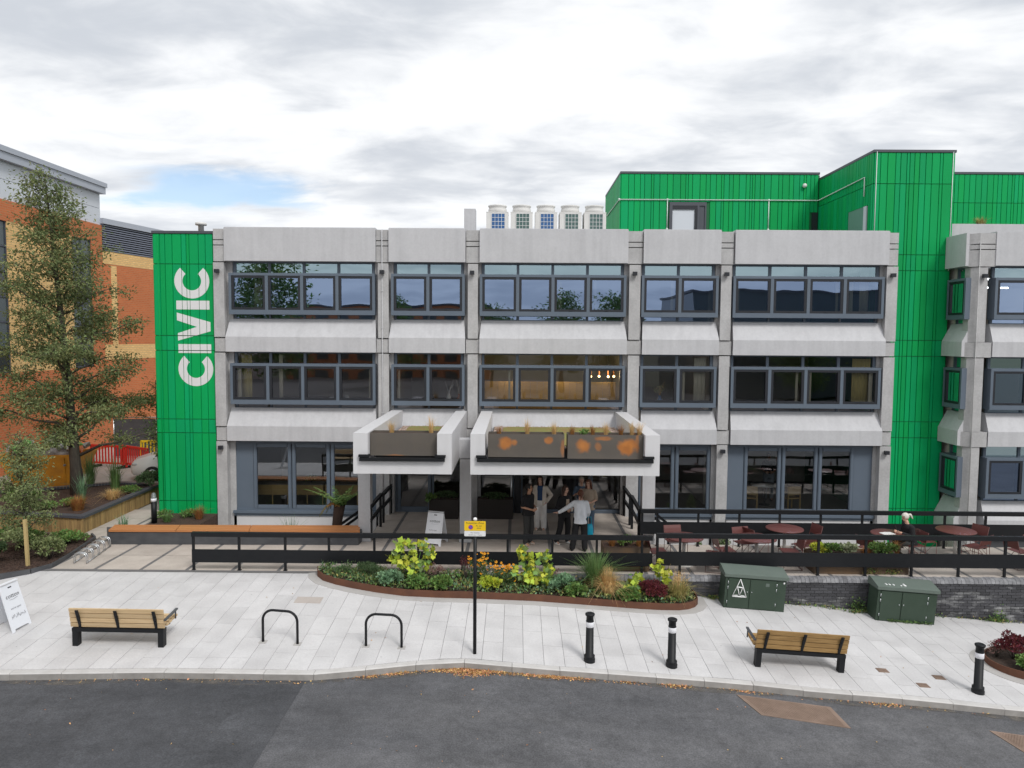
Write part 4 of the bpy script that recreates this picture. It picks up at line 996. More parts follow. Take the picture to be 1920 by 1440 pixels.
def chair_proto():
    t = thing('cafe_chair', 'x', 'chair', (0, 0, 0), 0, 'red brown metal chairs round the cafe tables')
    mb = MB(); w = .235                                          # faces -y
    rows = []
    for y, z in ((-.22, .445), (-.16, .452), (.0, .442), (.16, .438), (.2, .445)): rows.append(((-w, y, z), (w, y, z), (0, 0, 1)))
    bent(mb, rows, .008); mb.build('seat', M['furniture_red'], t)
    mb = MB(); rows = []
    for y, z in ((.215, .53), (.235, .62), (.262, .72), (.29, .80)):
        rows.append(((-w, y, z), (w, y, z), (0, 1, 0)))
    bent(mb, rows, .008); mb.build('backrest', M['furniture_red'], t)
    for s in (-1, 1):
        mb = MB(); x = s * (w + .008)
        mb.tube([(x, -.23, .44), (x, -.24, .012), (x, .24, .012), (x, .20, .44), (x, .29, .80)], .008, 6); mb.tube([(x, -.235, .44), (x, .21, .44)], .008, 6); mb.tube([(x, -.2, .43), (x, .22, .05)], .006, 5); mb.build('side_frame', M['furniture_red'], t)
    mb = MB(); mb.tube([(-w, -.23, .435), (w, -.23, .435)], .007, 6); mb.tube([(-w, .24, .012), (w, .24, .012)], .007, 6); mb.build('stretcher', M['furniture_red'], t)
    return t
def copy_tree(o, parent=None):
    c = o.copy(); col.objects.link(c)
    if parent is not None: c.parent = parent
    for ch in o.children: copy_tree(ch, c)
    return c
T = [(4.43, 19.05), (6.33, 19.02), (7.42, 20.02), (10.10, 19.55), (12.10, 19.98), (14.0, 19.2)]
TLAB = ['round red brown cafe table nearest the entrance, behind the gap in the railing', 'round red brown cafe table behind the graffitied cabinet, close to the front railing', 'round red brown cafe table close to the rear railing, left of the rust planter', 'round red brown cafe table where the white haired person sits', 'round red brown cafe table in front of the green tower foot', 'round red brown cafe table cut by the right edge of the photo']
for (x, y), lb in zip(T, TLAB): table(lb, x, y)
# table index, angle round the table (0 = +x), distance, extra turn, label
CH = [(0, 95, .70, 5, 'chair on the far side of the table nearest the entrance'), (0, 200, .80, -15, 'chair on the entrance side of the table nearest the entrance'), (0, 325, .85, 20, 'chair to the right of the table nearest the entrance'),
      (1, 185, .86, 0, 'chair to the left of the table behind the graffitied cabinet'), (1, 100, .62, 5, 'chair on the far side of the table behind the graffitied cabinet'), (1, 348, .84, 10, 'chair to the right of the table behind the graffitied cabinet'),
      (2, 190, .86, 15, 'chair to the left of the table close to the rear railing'), (2, 300, .66, 0, 'chair in front of the table close to the rear railing'), (2, 12, .72, 0, 'chair to the right of the table close to the rear railing'),
      (3, 205, .78, 10, 'empty chair facing the white haired person'), (3, 5, .62, 0, 'chair the white haired person sits on'),
      (4, 178, .88, 10, 'chair to the left of the table by the green tower foot'), (4, 292, .60, 5, 'chair in front of the table by the green tower foot'), (4, 20, .66, 0, 'chair to the right of the table by the green tower foot'),
      (5, 190, .80, 0, 'chair to the left of the table at the right edge'), (5, 230, .9, -20, 'chair in front of the table at the right edge')]
proto = chair_proto()
for i, (k, a, d, tw, lb) in enumerate(CH):
    o = proto if i == 0 else copy_tree(proto)
    x = T[k][0] + d * math.cos(R(a)); y = T[k][1] + d * math.sin(R(a)); o.location = (x, y, 0); o.rotation_euler = (0, 0, R(a - 90 + tw)); o['label'] = 'red brown metal ' + lb
# ================================================================== steel planters
def planter(name, label, x0, x1, y0, y1, z0, h, mt, t=.008):
    o = thing(name, label, 'planter', ((x0 + x1) / 2, y0, z0)); w = (x1 - x0) / 2; d = y1 - y0
    mb = MB()
    for a in ((-w, w, 0, t), (-w, w, d - t, d), (-w, -w + t, t, d - t), (w - t, w, t, d - t)): mb.box(*a, 0, h)
    mb.build('box', M[mt] if isinstance(mt, str) else mt, o)
    mb = MB(); mb.box(-w + t, w - t, t, d - t, .01, h - .05); mb.build('soil', M['bark_mulch'], o); return o
def rust_mat(name, seed, blobs, base=(.098, .086, .074), ob=(.50, .19, .035)):
    m = mat(name, base, .55, c2=(.115, .098, .080), nscale=2.4, namt=.9, stretch=(1, 1, .8)); t = m.node_tree; n = t.nodes; l = t.links; b = n['Principled BSDF']
    src = b.inputs['Base Color'].links[0].from_socket; geo = n.new('ShaderNodeNewGeometry')
    nz = n.new('ShaderNodeTexNoise'); nz.inputs['Scale'].default_value = 5; nz.inputs['Detail'].default_value = 5; l.new(geo.outputs['Position'], nz.inputs[0])
    for (x, z, rx, rz_, amt) in blobs:
        mp = n.new('ShaderNodeMapping'); mp.inputs['Location'].default_value = (-x / rx, 0, -z / rz_); mp.inputs['Scale'].default_value = (1 / rx, 0, 1 / rz_); l.new(geo.outputs['Position'], mp.inputs[0])
        ln = n.new('ShaderNodeVectorMath'); ln.operation = 'LENGTH'; l.new(mp.outputs[0], ln.inputs[0])
        ad = n.new('ShaderNodeMath'); ad.operation = 'MULTIPLY_ADD'; l.new(nz.outputs[0], ad.inputs[0]); ad.inputs[1].default_value = 1.25; l.new(ln.outputs['Value'], ad.inputs[2])
        mr = n.new('ShaderNodeMapRange'); mr.interpolation_type = 'SMOOTHSTEP'; l.new(ad.outputs[0], mr.inputs[0]); mr.inputs[1].default_value = 1.72; mr.inputs[2].default_value = 1.12; mr.inputs[3].default_value = 0; mr.inputs[4].default_value = amt
        mx_ = n.new('ShaderNodeMix'); mx_.data_type = 'RGBA'; l.new(mr.outputs[0], mx_.inputs[0]); l.new(src, mx_.inputs[6]); rc = n.new('ShaderNodeMix'); rc.data_type = 'RGBA'; l.new(nz.outputs[0], rc.inputs[0]); rc.inputs[6].default_value = (.24, .075, .02, 1); rc.inputs[7].default_value = (*[min(1, q * 1.3) for q in ob], 1); l.new(rc.outputs[2], mx_.inputs[7]); src = mx_.outputs[2]
    l.new(src, b.inputs['Base Color']); return m
RM1 = rust_mat('steel_patina', 1, [(-3.1, 2.86, .35, .06, .5)])
RM2 = rust_mat('steel_rusty_left', 2, [(-.28, 3.22, .20, .18, .9), (-.05, 3.25, .10, .10, .7), (.82, 3.30, .15, .10, .8), (1.2, 3.1, .07, .25, .5)])
RM3 = rust_mat('steel_rusty_right', 3, [(1.72, 3.18, .22, .19, .85), (2.1, 3.15, .10, .14, .5), (2.25, 3.36, .25, .07, .6), (2.85, 3.16, .28, .24, 1.0), (3.1, 3.3, .06, .3, .5)])
planter('canopy_planter', 'plain dark steel planter with dry grasses on the smaller left canopy', -3.76, -2.04, 18.76, 19.25, 2.88, .59, RM1)
planter('canopy_planter', 'rusty steel planter on the right canopy, left of the pair, small orange spots', -.73, 1.235, 18.78, 19.25, 2.86, .60, RM2)
planter('canopy_planter', 'rusty steel planter on the right canopy, right of the pair, big orange blotches', 1.32, 3.25, 18.74, 19.25, 2.84, .62, RM3)
tag(planter('terrace_planter', 'small rust coloured steel planter behind the end of the left railing', 2.25, 3.42, 18.42, 19.1, 0, .62, 'corten_plain'), group=None)
planter('terrace_planter', 'long rust coloured steel planter between the cafe tables and the railing', 7.58, 9.98, 18.36, 19.06, 0, .46, 'corten_plain')
planter('door_planter', 'dark brown steel planter against the doors under the left canopy', -2.83, -1.88, 23.62, 24.1, 0, .64, 'brown_steel')
planter('door_planter', 'dark brown steel planter against the glass under the right canopy', -1.26, -.09, 23.66, 24.1, 0, .65, 'brown_steel')

# ================================================================== vegetation helpers
def unit(a): return a / np.maximum(np.linalg.norm(a, axis=1, keepdims=True), 1e-6)
def leaves(pos, d, size, aspect=.5, fold=.15):
    n = len(pos); d = unit(d); up = unit(nr.normal(size=(n, 3)) * .7 + [0, 0, .8]); s = unit(np.cross(d, up)); w = np.cross(s, d)
    L_ = size[:, None]; W = L_ * aspect * .5
    p0 = pos; p1 = pos + d * L_ * .5 + s * W + w * L_ * fold; p2 = pos + d * L_; p3 = pos + d * L_ * .5 - s * W + w * L_ * fold
    v = np.stack([p0, p1, p2, p3], 1).reshape(-1, 3); f = np.arange(4 * n).reshape(n, 4); return v, f
def join(parts):
    vs, fs, b = [], [], 0
    for v, f in parts: vs.append(v); fs.append(f + b); b += len(v)
    return np.concatenate(vs), np.concatenate(fs)
def blades(base, lean, h, w, droop=.4):
    n = len(base); az = np.arctan2(lean[:, 1], lean[:, 0]); s = np.stack([-np.sin(az), np.cos(az), np.zeros(n)], 1)
    o = np.stack([np.cos(az), np.sin(az), np.zeros(n)], 1); l = np.linalg.norm(lean[:, :2], axis=1)[:, None]; h = h[:, None]; W = w[:, None] * .5
    z = np.array([[0, 0, 1.]])
    m1 = base + z * h * .55 + o * l * h * .30; t = base + z * h * (1 - droop * l) + o * l * h * 1.0
    v = np.stack([base - s * W, base + s * W, m1 + s * W * .9, m1 - s * W * .9, t + s * W * .15, t - s * W * .15], 1).reshape(-1, 3)
    k = np.arange(n)[:, None] * 6; f = np.concatenate([k + [[0, 1, 2, 3]], k + [[3, 2, 4, 5]]], 0); return v, f
def grass_tuft(name, label, loc, h, r, n, mt, cat='ornamental grass', lean=.55, w=.008, group=None, plumes=None, droop=.4):
    t = thing(name, label, cat, loc, 0, group)
    a = nr.uniform(0, 6.28, n); rr = r * .35 * np.sqrt(nr.uniform(0, 1, n)); base = np.stack([rr * np.cos(a), rr * np.sin(a), np.zeros(n)], 1)
    l = np.abs(nr.normal(0, lean, n)); a2 = a + nr.normal(0, .5, n); ln = np.stack([l * np.cos(a2), l * np.sin(a2)], 1)
    v, f = blades(base, ln, h * nr.uniform(.55, 1.05, n), np.full(n, w), droop); inst('blades', np_mesh('blades', v, f, M[mt]), t)
    if plumes:
        k, mt2 = plumes; a = nr.uniform(0, 6.28, k); l = np.abs(nr.normal(0, lean * .7, k)); tips = np.stack([l * h * .6 * np.cos(a), l * h * .6 * np.sin(a), h * nr.uniform(.75, 1.1, k)], 1)
        P = []; 
        for q in tips:
            m_ = 16; pos = q + nr.normal(size=(m_, 3)) * [.015, .015, .07]; P.append(leaves(pos, nr.normal(size=(m_, 3)) * .5 + [0, 0, 1], np.full(m_, .05), .18))
        v, f = join(P); tag(inst('seed_heads', np_mesh('seed_heads', v, f, M[mt2]), t), kind='stuff')
    return t
def shrub(name, label, loc, r, n, size, mt, cat='shrub', aspect=.55, clumps=9, stems=True, group=None, up=.4, mt2=None, hole=.0):
    """r = (rx, ry, rz) half sizes; foliage in clumps on a dome"""
    t = thing(name, label, cat, loc, 0, group); rx, ry, rz_ = r; P = []; c = []
    for k in range(clumps):
        a = 2.4 * k + nr.uniform(-.4, .4); q = math.sqrt((k + .5) / clumps) * .8; zz_ = nr.uniform(.5, 1.0) * math.sqrt(max(0, 1 - q * q)) ; c.append((q * rx * math.cos(a), q * ry * math.sin(a), rz_ * (.35 + 1.25 * zz_)))
    c = np.array(c); i = nr.randint(0, clumps, n); sp = np.array([rx, ry, rz_]) * (.75 / clumps ** .4)
    off = unit(nr.normal(size=(n, 3))) * (nr.uniform(.3, 1, n) ** .6)[:, None]; pos = c[i] + off * sp; pos[:, 2] = np.maximum(pos[:, 2], .015)
    d = off + [0, 0, up] + nr.normal(size=(n, 3)) * .45; v, f = leaves(pos, d, size * nr.uniform(.7, 1.25, n), aspect)
    mi = None; ms = [M[mt]]
    if mt2: ms.append(M[mt2]); mi = (nr.uniform(size=n) < .35).astype(int)
    inst('foliage', np_mesh('foliage', v, f, ms, mi), t)
    if stems:
        mb = MB()
        for q in c: mb.tube([(0, 0, -.03), (q[0] * .45, q[1] * .45, q[2] * .55), tuple(q)], [.010, .007, .004], 5)
        mb.build('stems', M['bark'], t)
    return t
def lobed_shrub(name, label, loc, spots, size, mt, mt2=None, n_leaf=9):
    """tall stems carrying big lobed leaves; spots = crown clusters (x, y, z, radius)"""
    t = thing(name, label, 'shrub', loc); vs = []; fs = []; mi = []
    for (x, y, z, r) in spots:
        for k in range(n_leaf):
            c = Vector((x, y, z)) + Vector(nr.normal(size=3)) * r * .5
            nrm = (Vector(nr.normal(size=3)) * .6 + Vector((0, -.55, .6))).normalized(); a = nrm.orthogonal().normalized(); a = Matrix.Rotation(nr.uniform(0, 6.28), 3, nrm) @ a; b = nrm.cross(a)
            s = size * nr.uniform(.7, 1.2); b0 = len(vs); vs.append(tuple(c)); m_ = 15; sl = 1 if nr.uniform() < .3 else 0
            for j in range(m_):
                th = 2 * math.pi * j / m_; rad = s * (.78 + .22 * math.cos(5 * th)) * (.75 + .25 * math.cos(th)); p = c + (a * math.cos(th) + b * math.sin(th)) * rad - nrm * rad * rad * 1.1; vs.append(tuple(p))
            for j in range(m_): fs.append((b0, b0 + 1 + j, b0 + 1 + (j + 1) % m_)); mi.append(sl)
    inst('foliage', np_mesh('foliage', vs, fs, [M[mt], M[mt2 or mt]], mi), t)
    mb = MB()
    for (x, y, z, r) in spots: mb.tube([(x * .15, y * .2, 0), (x * .7, y * .7, z * .6), (x, y, z)], [.009, .007, .004], 5)
    mb.build('stems', M['leaf_mid'], t); return t
def daisies(name, label, loc, r, h, nf, seed):
    t = thing(name, label, 'flowers', loc); q = random.Random(seed); pet = MB(); eye = MB(); st = MB()
    for k in range(nf):
        a = q.uniform(0, 6.28); d = r * math.sqrt(q.random()); p = Vector((d * math.cos(a), d * math.sin(a) * .7, h * q.uniform(.62, 1.05) - (0 if k % 5 else h * .35)))
        n_ = Vector((q.uniform(-.5, .5), -.55 + q.uniform(-.4, .4), .8)).normalized(); u = n_.orthogonal().normalized(); w = n_.cross(u); R_ = q.uniform(.030, .042)
        for j in range(9):
            th = 2 * math.pi * j / 9; e = u * math.cos(th) + w * math.sin(th); s_ = n_.cross(e) * .010
            pet.poly([tuple(p + e * .008), tuple(p + e * R_ * .6 + s_), tuple(p + e * R_ - n_ * .008), tuple(p + e * R_ * .6 - s_)])
        eye.ball(tuple(p + n_ * .004), .011, 7, 4); st.tube([(d * .4 * math.cos(a), d * .3 * math.sin(a), 0), tuple(p)], .004, 4, caps=False)
    pet.build('petals', M['petal'], t); eye.build('flower_centres', M['seed_head'], t); st.build('stems', M['leaf_mid'], t)
    n = 420; pos = np.stack([nr.normal(0, r * .55, n), nr.normal(0, r * .4, n), nr.uniform(.02, h * .75, n)], 1); v, f = leaves(pos, nr.normal(size=(n, 3)) + [0, 0, .5], nr.uniform(.05, .1, n), .35); inst('foliage', np_mesh('foliage', v, f, M['leaf_dark']), t); return t
def ground_cover(name, poly_fn, n, size, mts, parent=None, aspect=.6, hmax=.12):
    pos = np.array([poly_fn() for _ in range(n)]); pos[:, 2] += nr.uniform(0, hmax, n) ** 1.0
    v, f = leaves(pos, nr.normal(size=(n, 3)) + [0, 0, .9], size * nr.uniform(.6, 1.3, n), aspect)
    o = inst(name, np_mesh(name, v, f, [M[m_] for m_ in mts], nr.randint(0, len(mts), n)), parent); return tag(o, kind='stuff')

# ================================================================== big planting bed with rusty edging
EDGE = [(-4.96, 18.12), (-4.90, 17.88), (-4.70, 17.62), (-4.35, 17.42), (-3.91, 17.24), (-3.3, 17.05), (-2.62, 16.90), (-1.8, 16.87), (-1.08, 16.89), (.43, 17.0), (1.4, 17.0), (2.32, 17.0), (3.0, 17.0), (3.46, 17.03), (3.9, 17.1), (4.13, 17.2), (4.32, 17.36), (4.43, 17.55), (4.45, 17.9), (4.43, 18.05)]
def offset(pl, d):
    o = []
    for i, p in enumerate(pl):
        a = Vector(pl[max(i - 1, 0)]); b = Vector(pl[min(i + 1, len(pl) - 1)]); t_ = (b - a).normalized(); o.append((p[0] + t_.y * d, p[1] - t_.x * d))
    return o
bed = thing('planting_bed', 'long boat shaped planting bed with rusty steel edging in the pavement', 'planting bed')
E2, E3 = offset(EDGE, .02), offset(EDGE, .24)
mb = MB()
for i in range(len(EDGE) - 1):
    (a, b), (c, d) = (EDGE[i], EDGE[i + 1]), (E2[i], E2[i + 1])
    za, zb = G(*a), G(*b); mb.hexa([(*c, za - .05), (*d, zb - .05), (*b, zb - .05), (*a, za - .05)], [(*c, za + .17), (*d, zb + .17), (*b, zb + .17), (*a, za + .17)])
mb.build('edging', M['corten_brown'], bed)
mb = MB()
for i in range(len(EDGE) - 1):
    a, b, c, d = E2[i], E2[i + 1], E3[i], E3[i + 1]
    mb.hexa([(*c, G(*c) - .02), (*d, G(*d) - .02), (*b, G(*b) - .02), (*a, G(*a) - .02)], [(*c, G(*c) + .009), (*d, G(*d) + .009), (*b, G(*b) + .009), (*a, G(*a) + .009)])
mb.build('haunch', M['concrete_ring'], bed)
def inbed(p, s=.97):
    i = np.interp(p[0], [e[0] for e in EDGE], [e[1] for e in EDGE]); return p[1] > i + .03
mb = MB(); xs_ = np.linspace(-4.9, 4.42, 50)
def bedz(x, y): return max(G(x, y), G(x, 17.2) * .9) + .10
for i in range(49):
    a, b = xs_[i], xs_[i + 1]; ya, y_b = [float(np.interp(q, [e[0] for e in EDGE], [e[1] for e in EDGE])) for q in (a, b)]
    mb.poly([(a, ya, G(a, ya) + .11), (b, y_b, G(b, y_b) + .11), (b, 18.09, G(b, 18.09) + .13), (a, 18.09, G(a, 18.09) + .13)])
mb.build('soil', M['soil'], bed)
def bz(x, y): return G(x, y) + .115
def pick_bed(x0=-4.85, x1=4.35):
    while True:
        p = (rnd.uniform(x0, x1), rnd.uniform(16.95, 18.05))
        if inbed(p): return (p[0], p[1], bz(*p))
ground_cover('ground_cover', pick_bed, 6500, .075, ['leaf_mid', 'leaf_mid', 'leaf_blue', 'leaf_sap', 'blade_olive', 'leaf_dark'], bed, hmax=.13)
ground_cover('ground_cover', lambda: pick_bed(-4.85, -3.2), 1500, .07, ['blade_green', 'leaf_dark'], bed, .16, .22)
B = lambda x, y: (x, y, bz(x, y))
def place(fn, *a, **k): return fn(*a, **k)
shrub('evergreen_herb', 'dark green needle leaved herb at the narrow left end of the bed', B(-4.25, 17.72), (.24, .2, .14), 900, .05, 'leaf_dark', 'plant', .16, up=1.2)
shrub('evergreen_herb', 'upright rosemary like herb left of the first lime green shrub', B(-3.55, 17.6), (.34, .25, .24), 1700, .07, 'leaf_dark', 'plant', .14, up=1.5, clumps=12)
lobed_shrub('lobed_shrub', 'lime green big leaved shrub nearest the left end of the bed', B(-2.55, 17.55), [(-.42, 0, .55, .16), (-.28, -.05, .80, .15), (-.05, 0, .92, .16), (.05, -.1, .70, .16), (.28, 0, .86, .15), (.45, 0, .72, .14), (-.15, -.1, .50, .14), (.12, -.15, .42, .13), (.36, 0, .48, .12), (.05, -.18, .25, .12)], .105, 'leaf_lime', 'leaf_mid', 19)
lobed_shrub('lobed_shrub', 'lime green big leaved shrub between the orange daisies and the tall grass', B(.42, 17.5), [(-.42, -.1, .40, .16), (-.26, 0, .95, .10), (-.2, 0, .78, .12), (-.02, 0, .72, .14), (-.15, -.15, .38, .16), (.12, -.15, .33, .17), (.30, 0, .72, .13), (.40, -.05, .50, .15), (.36, -.15, .32, .15), (.0, -.2, .25, .15), (-.05, -.05, .5, .12)], .105, 'leaf_lime', 'leaf_mid', 19)
lobed_shrub('lobed_shrub', 'small yellow leaved shrub behind the wine red bush', B(3.55, 17.75), [(-.1, 0, .62, .10), (.0, 0, .55, .12), (.16, 0, .48, .12), (.0, -.05, .85, .04), (.12, -.1, .36, .11)], .10, 'leaf_lime', None, 12)
lobed_shrub('lobed_shrub', 'low lime green shrub left of the wine red bush', B(2.85, 17.4), [(-.05, 0, .42, .12), (.08, 0, .50, .1), (-.15, -.05, .26, .14), (.05, -.1, .25, .12)], .11, 'leaf_lime', 'leaf_mid', 12)
daisies('daisy_clump', 'clump of orange daisies half hidden behind the tall sign post', B(-.88, 17.55), .26, .70, 46, 1)
daisies('daisy_clump', 'clump of orange daisies just right of the tall sign post', B(-.30, 17.45), .30, .55, 44, 2)
grass_tuft('tall_grass', 'tall fresh green grass arching in front of the railing', B(1.95, 17.65), 1.02, .40, 520, 'blade_green', lean=.5, w=.015, droop=.35)
grass_tuft('feather_grass', 'blond feathery grass spilling over the rusty edging', B(2.22, 17.28), 0.80, .26, 1200, 'blade_tan', lean=.42, w=.006, droop=.75)
shrub('wine_shrub', 'wine red small leaved bush in the right part of the bed', B(3.28, 17.3), (.42, .30, .26), 2300, .055, 'leaf_wine', clumps=12)
grass_tuft('sedge', 'straw coloured sedge at the right tip of the planting bed', B(3.95, 17.45), .55, .4, 750, 'blade_olive', lean=.6, w=.007, plumes=(40, 'blade_tan'))
for x, y, r, mt, lb in ((-2.98, 17.18, .24, 'leaf_blue', 'round leaved blue green plant at the foot of the first lime shrub'), (-2.3, 17.08, .22, 'leaf_mid', 'round leaved green plant on the edging below the first lime shrub'), (-1.75, 17.05, .20, 'leaf_mid', 'round leaved green plant left of the sign post'), (1.05, 17.35, .30, 'leaf_blue', 'leafy green mound between the second lime shrub and the tall grass'), (1.45, 17.15, .20, 'leaf_mid', 'low leafy mound left of the blond grass'), (2.72, 17.1, .2, 'leaf_mid', 'round leaved green plant hanging over the edging beside the wine red bush'), (-.62, 17.2, .2, 'leaf_lime', 'pale green leafy plant under the orange daisies')):
    shrub('leafy_plant', lb, B(x, y), (r * 1.25, r * .85, r * .8), 520, .10, mt, 'plant', .85, clumps=8, stems=False, up=.7)
for x, y, h, lb in ((-1.95, 17.6, .5, 'airy pinkish dry flower stems right of the first lime shrub'), (1.0, 17.7, .5, 'airy pinkish dry flower stems in front of the wall coping')):
    shrub('dry_flower', lb, B(x, y), (.26, .18, .24), 420, .03, 'leaf_pink', 'flowers', .8, clumps=14, up=.8)
shrub('seed_stems', 'dark dried seed stems beside the sign post', B(-1.22, 17.6), (.16, .12, .40), 260, .03, 'leaf_wine', 'plant', .6, clumps=12)
# round planter at the right edge
rp = thing('round_planter', 'round rusty steel edged planter cut by the right edge of the photo', 'planter', (10.95, 15.35, G(10.95, 15.35)))
mb = MB(); ci = [(.82 * math.cos(2 * math.pi * k / 40), .72 * math.sin(2 * math.pi * k / 40)) for k in range(40)]
for k in range(40):
    a, b = ci[k], ci[(k + 1) % 40]; c, d = [(p[0] * .97, p[1] * .97) for p in (a, b)]; mb.hexa([(*a, -.15), (*b, -.15), (*d, -.15), (*c, -.15)], [(*a, .19), (*b, .19), (*d, .19), (*c, .19)])
mb.build('edging', M['corten_brown'], rp)
mb = MB(); mb.prism([(p[0] * .97, p[1] * .97) for p in ci], -.1, .13); mb.build('soil', M['soil'], rp)
mb = MB()
for k in range(40):
    a, b = [(p[0] * 1.32, p[1] * 1.36) for p in (ci[k], ci[(k + 1) % 40])]; c, d = ci[k], ci[(k + 1) % 40]; zz_ = lambda p: G(10.95 + p[0], 15.35 + p[1]) - G(10.95, 15.35)
    mb.hexa([(*a, zz_(a) - .02), (*b, zz_(b) - .02), (*d, zz_(d) - .02), (*c, zz_(c) - .02)], [(*a, zz_(a) + .009), (*b, zz_(b) + .009), (*d, zz_(d) + .009), (*c, zz_(c) + .009)])
mb.build('haunch', M['concrete_ring'], rp)
zr = G(10.95, 15.35) + .13
shrub('wine_shrub', 'wine red bush in the round planter at the right edge', (10.75, 15.5, zr), (.42, .34, .32), 1900, .055, 'leaf_wine', clumps=12)
shrub('dry_flower', 'dry pinkish flower heads sticking out of the round planter', (10.45, 15.6, zr), (.25, .2, .22), 420, .03, 'leaf_pink', 'flowers', .8, clumps=14)
shrub('leafy_plant', 'fresh green leafy plant at the front of the round planter', (10.75, 14.98, zr), (.34, .22, .15), 650, .08, 'leaf_mid', 'plant', .8, up=.6)
# weeds along the wall foot and dry leaves in the gutter
def weed(): 
    x = rnd.choice([rnd.gauss(7.9, .55), rnd.gauss(8.5, .18), rnd.gauss(12.0, .15), rnd.uniform(6.5, 13), rnd.gauss(4.95, .07)]); y = 18.03 - abs(rnd.gauss(0, .05)) - (.16 * max(0, 1 - abs(x - 8.4) * 1.6)); return (x, y, G(x, y))
ground_cover('weeds', weed, 900, .05, ['leaf_mid', 'leaf_mid', 'leaf_dark', 'blade_olive'], hmax=.07)
def weed2():
    x = rnd.gauss(8.55, .1) if rnd.random() < .6 else rnd.gauss(12.05, .1); y = 17.98; return (x, y, G(x, y) + abs(rnd.gauss(0, .13)))
ground_cover('weeds', weed2, 320, .05, ['leaf_mid', 'leaf_dark'], hmax=.05)
ground_cover('weeds', lambda: (lambda x: (x, 17.42 + rnd.gauss(0, .02), G(x, 17.4)))(rnd.uniform(9.0, 10.1)), 260, .045, ['leaf_mid', 'leaf_dark'], hmax=.05)
ground_cover('weeds', lambda: (rnd.choice([rnd.gauss(9.0, .1), rnd.gauss(9.6, .12)]), 18.36, .0), 220, .06, ['blade_olive', 'leaf_mid'], hmax=.12)
def litter():
    k = rnd.random()
    if k < .50: x = rnd.gauss(-.85, .36)
    elif k < .72: x = rnd.gauss(.75, .33)
    elif k < .78: x = rnd.gauss(-2.25, .13)
    elif k < .81: x = rnd.gauss(-2.75, .1)
    elif k < .86: x = rnd.gauss(3.15, .14)
    elif k < .88: x = rnd.gauss(2.2, .15)
    elif k < .92: x = rnd.gauss(4.4, .2) if k < .90 else rnd.gauss(7.1, .2)
    else: x = rnd.uniform(-9, 9)
    y = yk(x) - .012 - min(abs(rnd.gauss(0, (.085 * math.exp(-((x + .85) / .45) ** 2) + .045) if k < .72 else .05)), .4); return (x, y, road_z(x) + .006)
pos = np.array([litter() for _ in range(3700)]); n = len(pos); v, f = leaves(pos, nr.normal(size=(n, 3)) * [1, 1, .25], nr.uniform(.025, .06, n), .6, .12)
tag(inst('leaf_litter', np_mesh('leaf_litter', v, f, M['litter'])), kind='stuff')
pos = np.array([(lambda x, y: (x, y, road_z(x) + .007))(rnd.uniform(-10, 10), rnd.uniform(10.5, 13.2)) for _ in range(70)] + [(lambda x, y: (x, y, G(x, y) + .004))(rnd.uniform(-10, 10), rnd.uniform(14.2, 17.2)) for _ in range(46)])
n = len(pos); v, f = leaves(pos, nr.normal(size=(n, 3)) * [1, 1, .15], nr.uniform(.015, .05, n), .6, .1); tag(inst('leaf_litter', np_mesh('leaf_litter', v, f, M['litter'])), kind='stuff')

# plants in the steel planters
for x, y, z, h, lb in ((-3.25, 19.0, 3.41, .40, 'tan dry grass tuft near the left end of the small canopy planter'), (-2.22, 19.0, 3.41, .55, 'tan dry grass tuft near the right end of the small canopy planter')):
    grass_tuft('dry_grass', lb, (x, y, z), h, .16, 90, 'blade_tan', lean=.35, w=.006)
for k, (x, h, mt, w_) in enumerate(((-.45, .3, 'blade_rust', 'leftmost, rust coloured'), (.28, .5, 'blade_tan', 'second from the left, tall and thin'), (.98, .42, 'blade_tan', 'third from the left, pale'), (1.45, .32, 'blade_rust', 'left end of the right planter'), (1.98, .34, 'blade_rust', 'right of the green leaves'), (2.33, .42, 'blade_tan', 'in the middle of the right planter'), (2.72, .34, 'blade_rust', 'above the big orange blotch'), (3.0, .44, 'blade_tan', 'second from the right end'), (3.2, .46, 'blade_tan', 'at the right end'))):
    grass_tuft('dry_grass', f'dry grass tuft in the rusty canopy planters, {w_}', (x, 19.0, 3.40), h, .14, 90, mt, lean=.4, w=.006)
shrub('leafy_plant', 'little green leafy plant between dry grasses on the right canopy', (1.74, 19.0, 3.40), (.13, .1, .07), 70, .09, 'leaf_mid', 'plant', .4, clumps=4, stems=False)
shrub('leafy_plant', 'bright green bush in the small rust planter', (2.86, 18.75, .57), (.26, .2, .13), 500, .07, 'leaf_mid', 'plant', .6, up=.8)
grass_tuft('dry_grass', 'rust coloured grass at the left of the small rust planter', (2.5, 18.75, .57), .28, .2, 160, 'blade_rust', w=.007)
grass_tuft('dry_grass', 'rust coloured grass at the right of the small rust planter', (3.2, 18.75, .57), .24, .2, 160, 'blade_rust', w=.007)
for x, kind, lb in ((7.85, 's', 'lime leaves spilling over the left end of the long rust planter'), (8.15, 's2', 'green bush near the left end of the long rust planter'), (8.55, 's3', 'pale leaved low plant in the long rust planter'), (9.05, 'g', 'rust coloured grass in the middle of the long rust planter'), (9.35, 's2', 'mid green bush right of centre in the long rust planter'), (9.62, 's2', 'fresh green bush right of the rust coloured grass'), (9.85, 'g2', 'thin dark grass at the right end of the long rust planter')):
    p = (x, 18.72, .41)
    if kind == 'g': grass_tuft('dry_grass', lb, p, .22, .3, 220, 'blade_rust', w=.007)
    elif kind == 'g2': grass_tuft('dry_grass', lb, p, .55, .12, 60, 'blade_rust', lean=.5, w=.005)
    else: shrub('leafy_plant', lb, p, (.26, .22, .15), 420, .085, {'s': 'leaf_lime', 's2': 'leaf_mid', 's3': 'leaf_variegated'}[kind], 'plant', .6, stems=False)
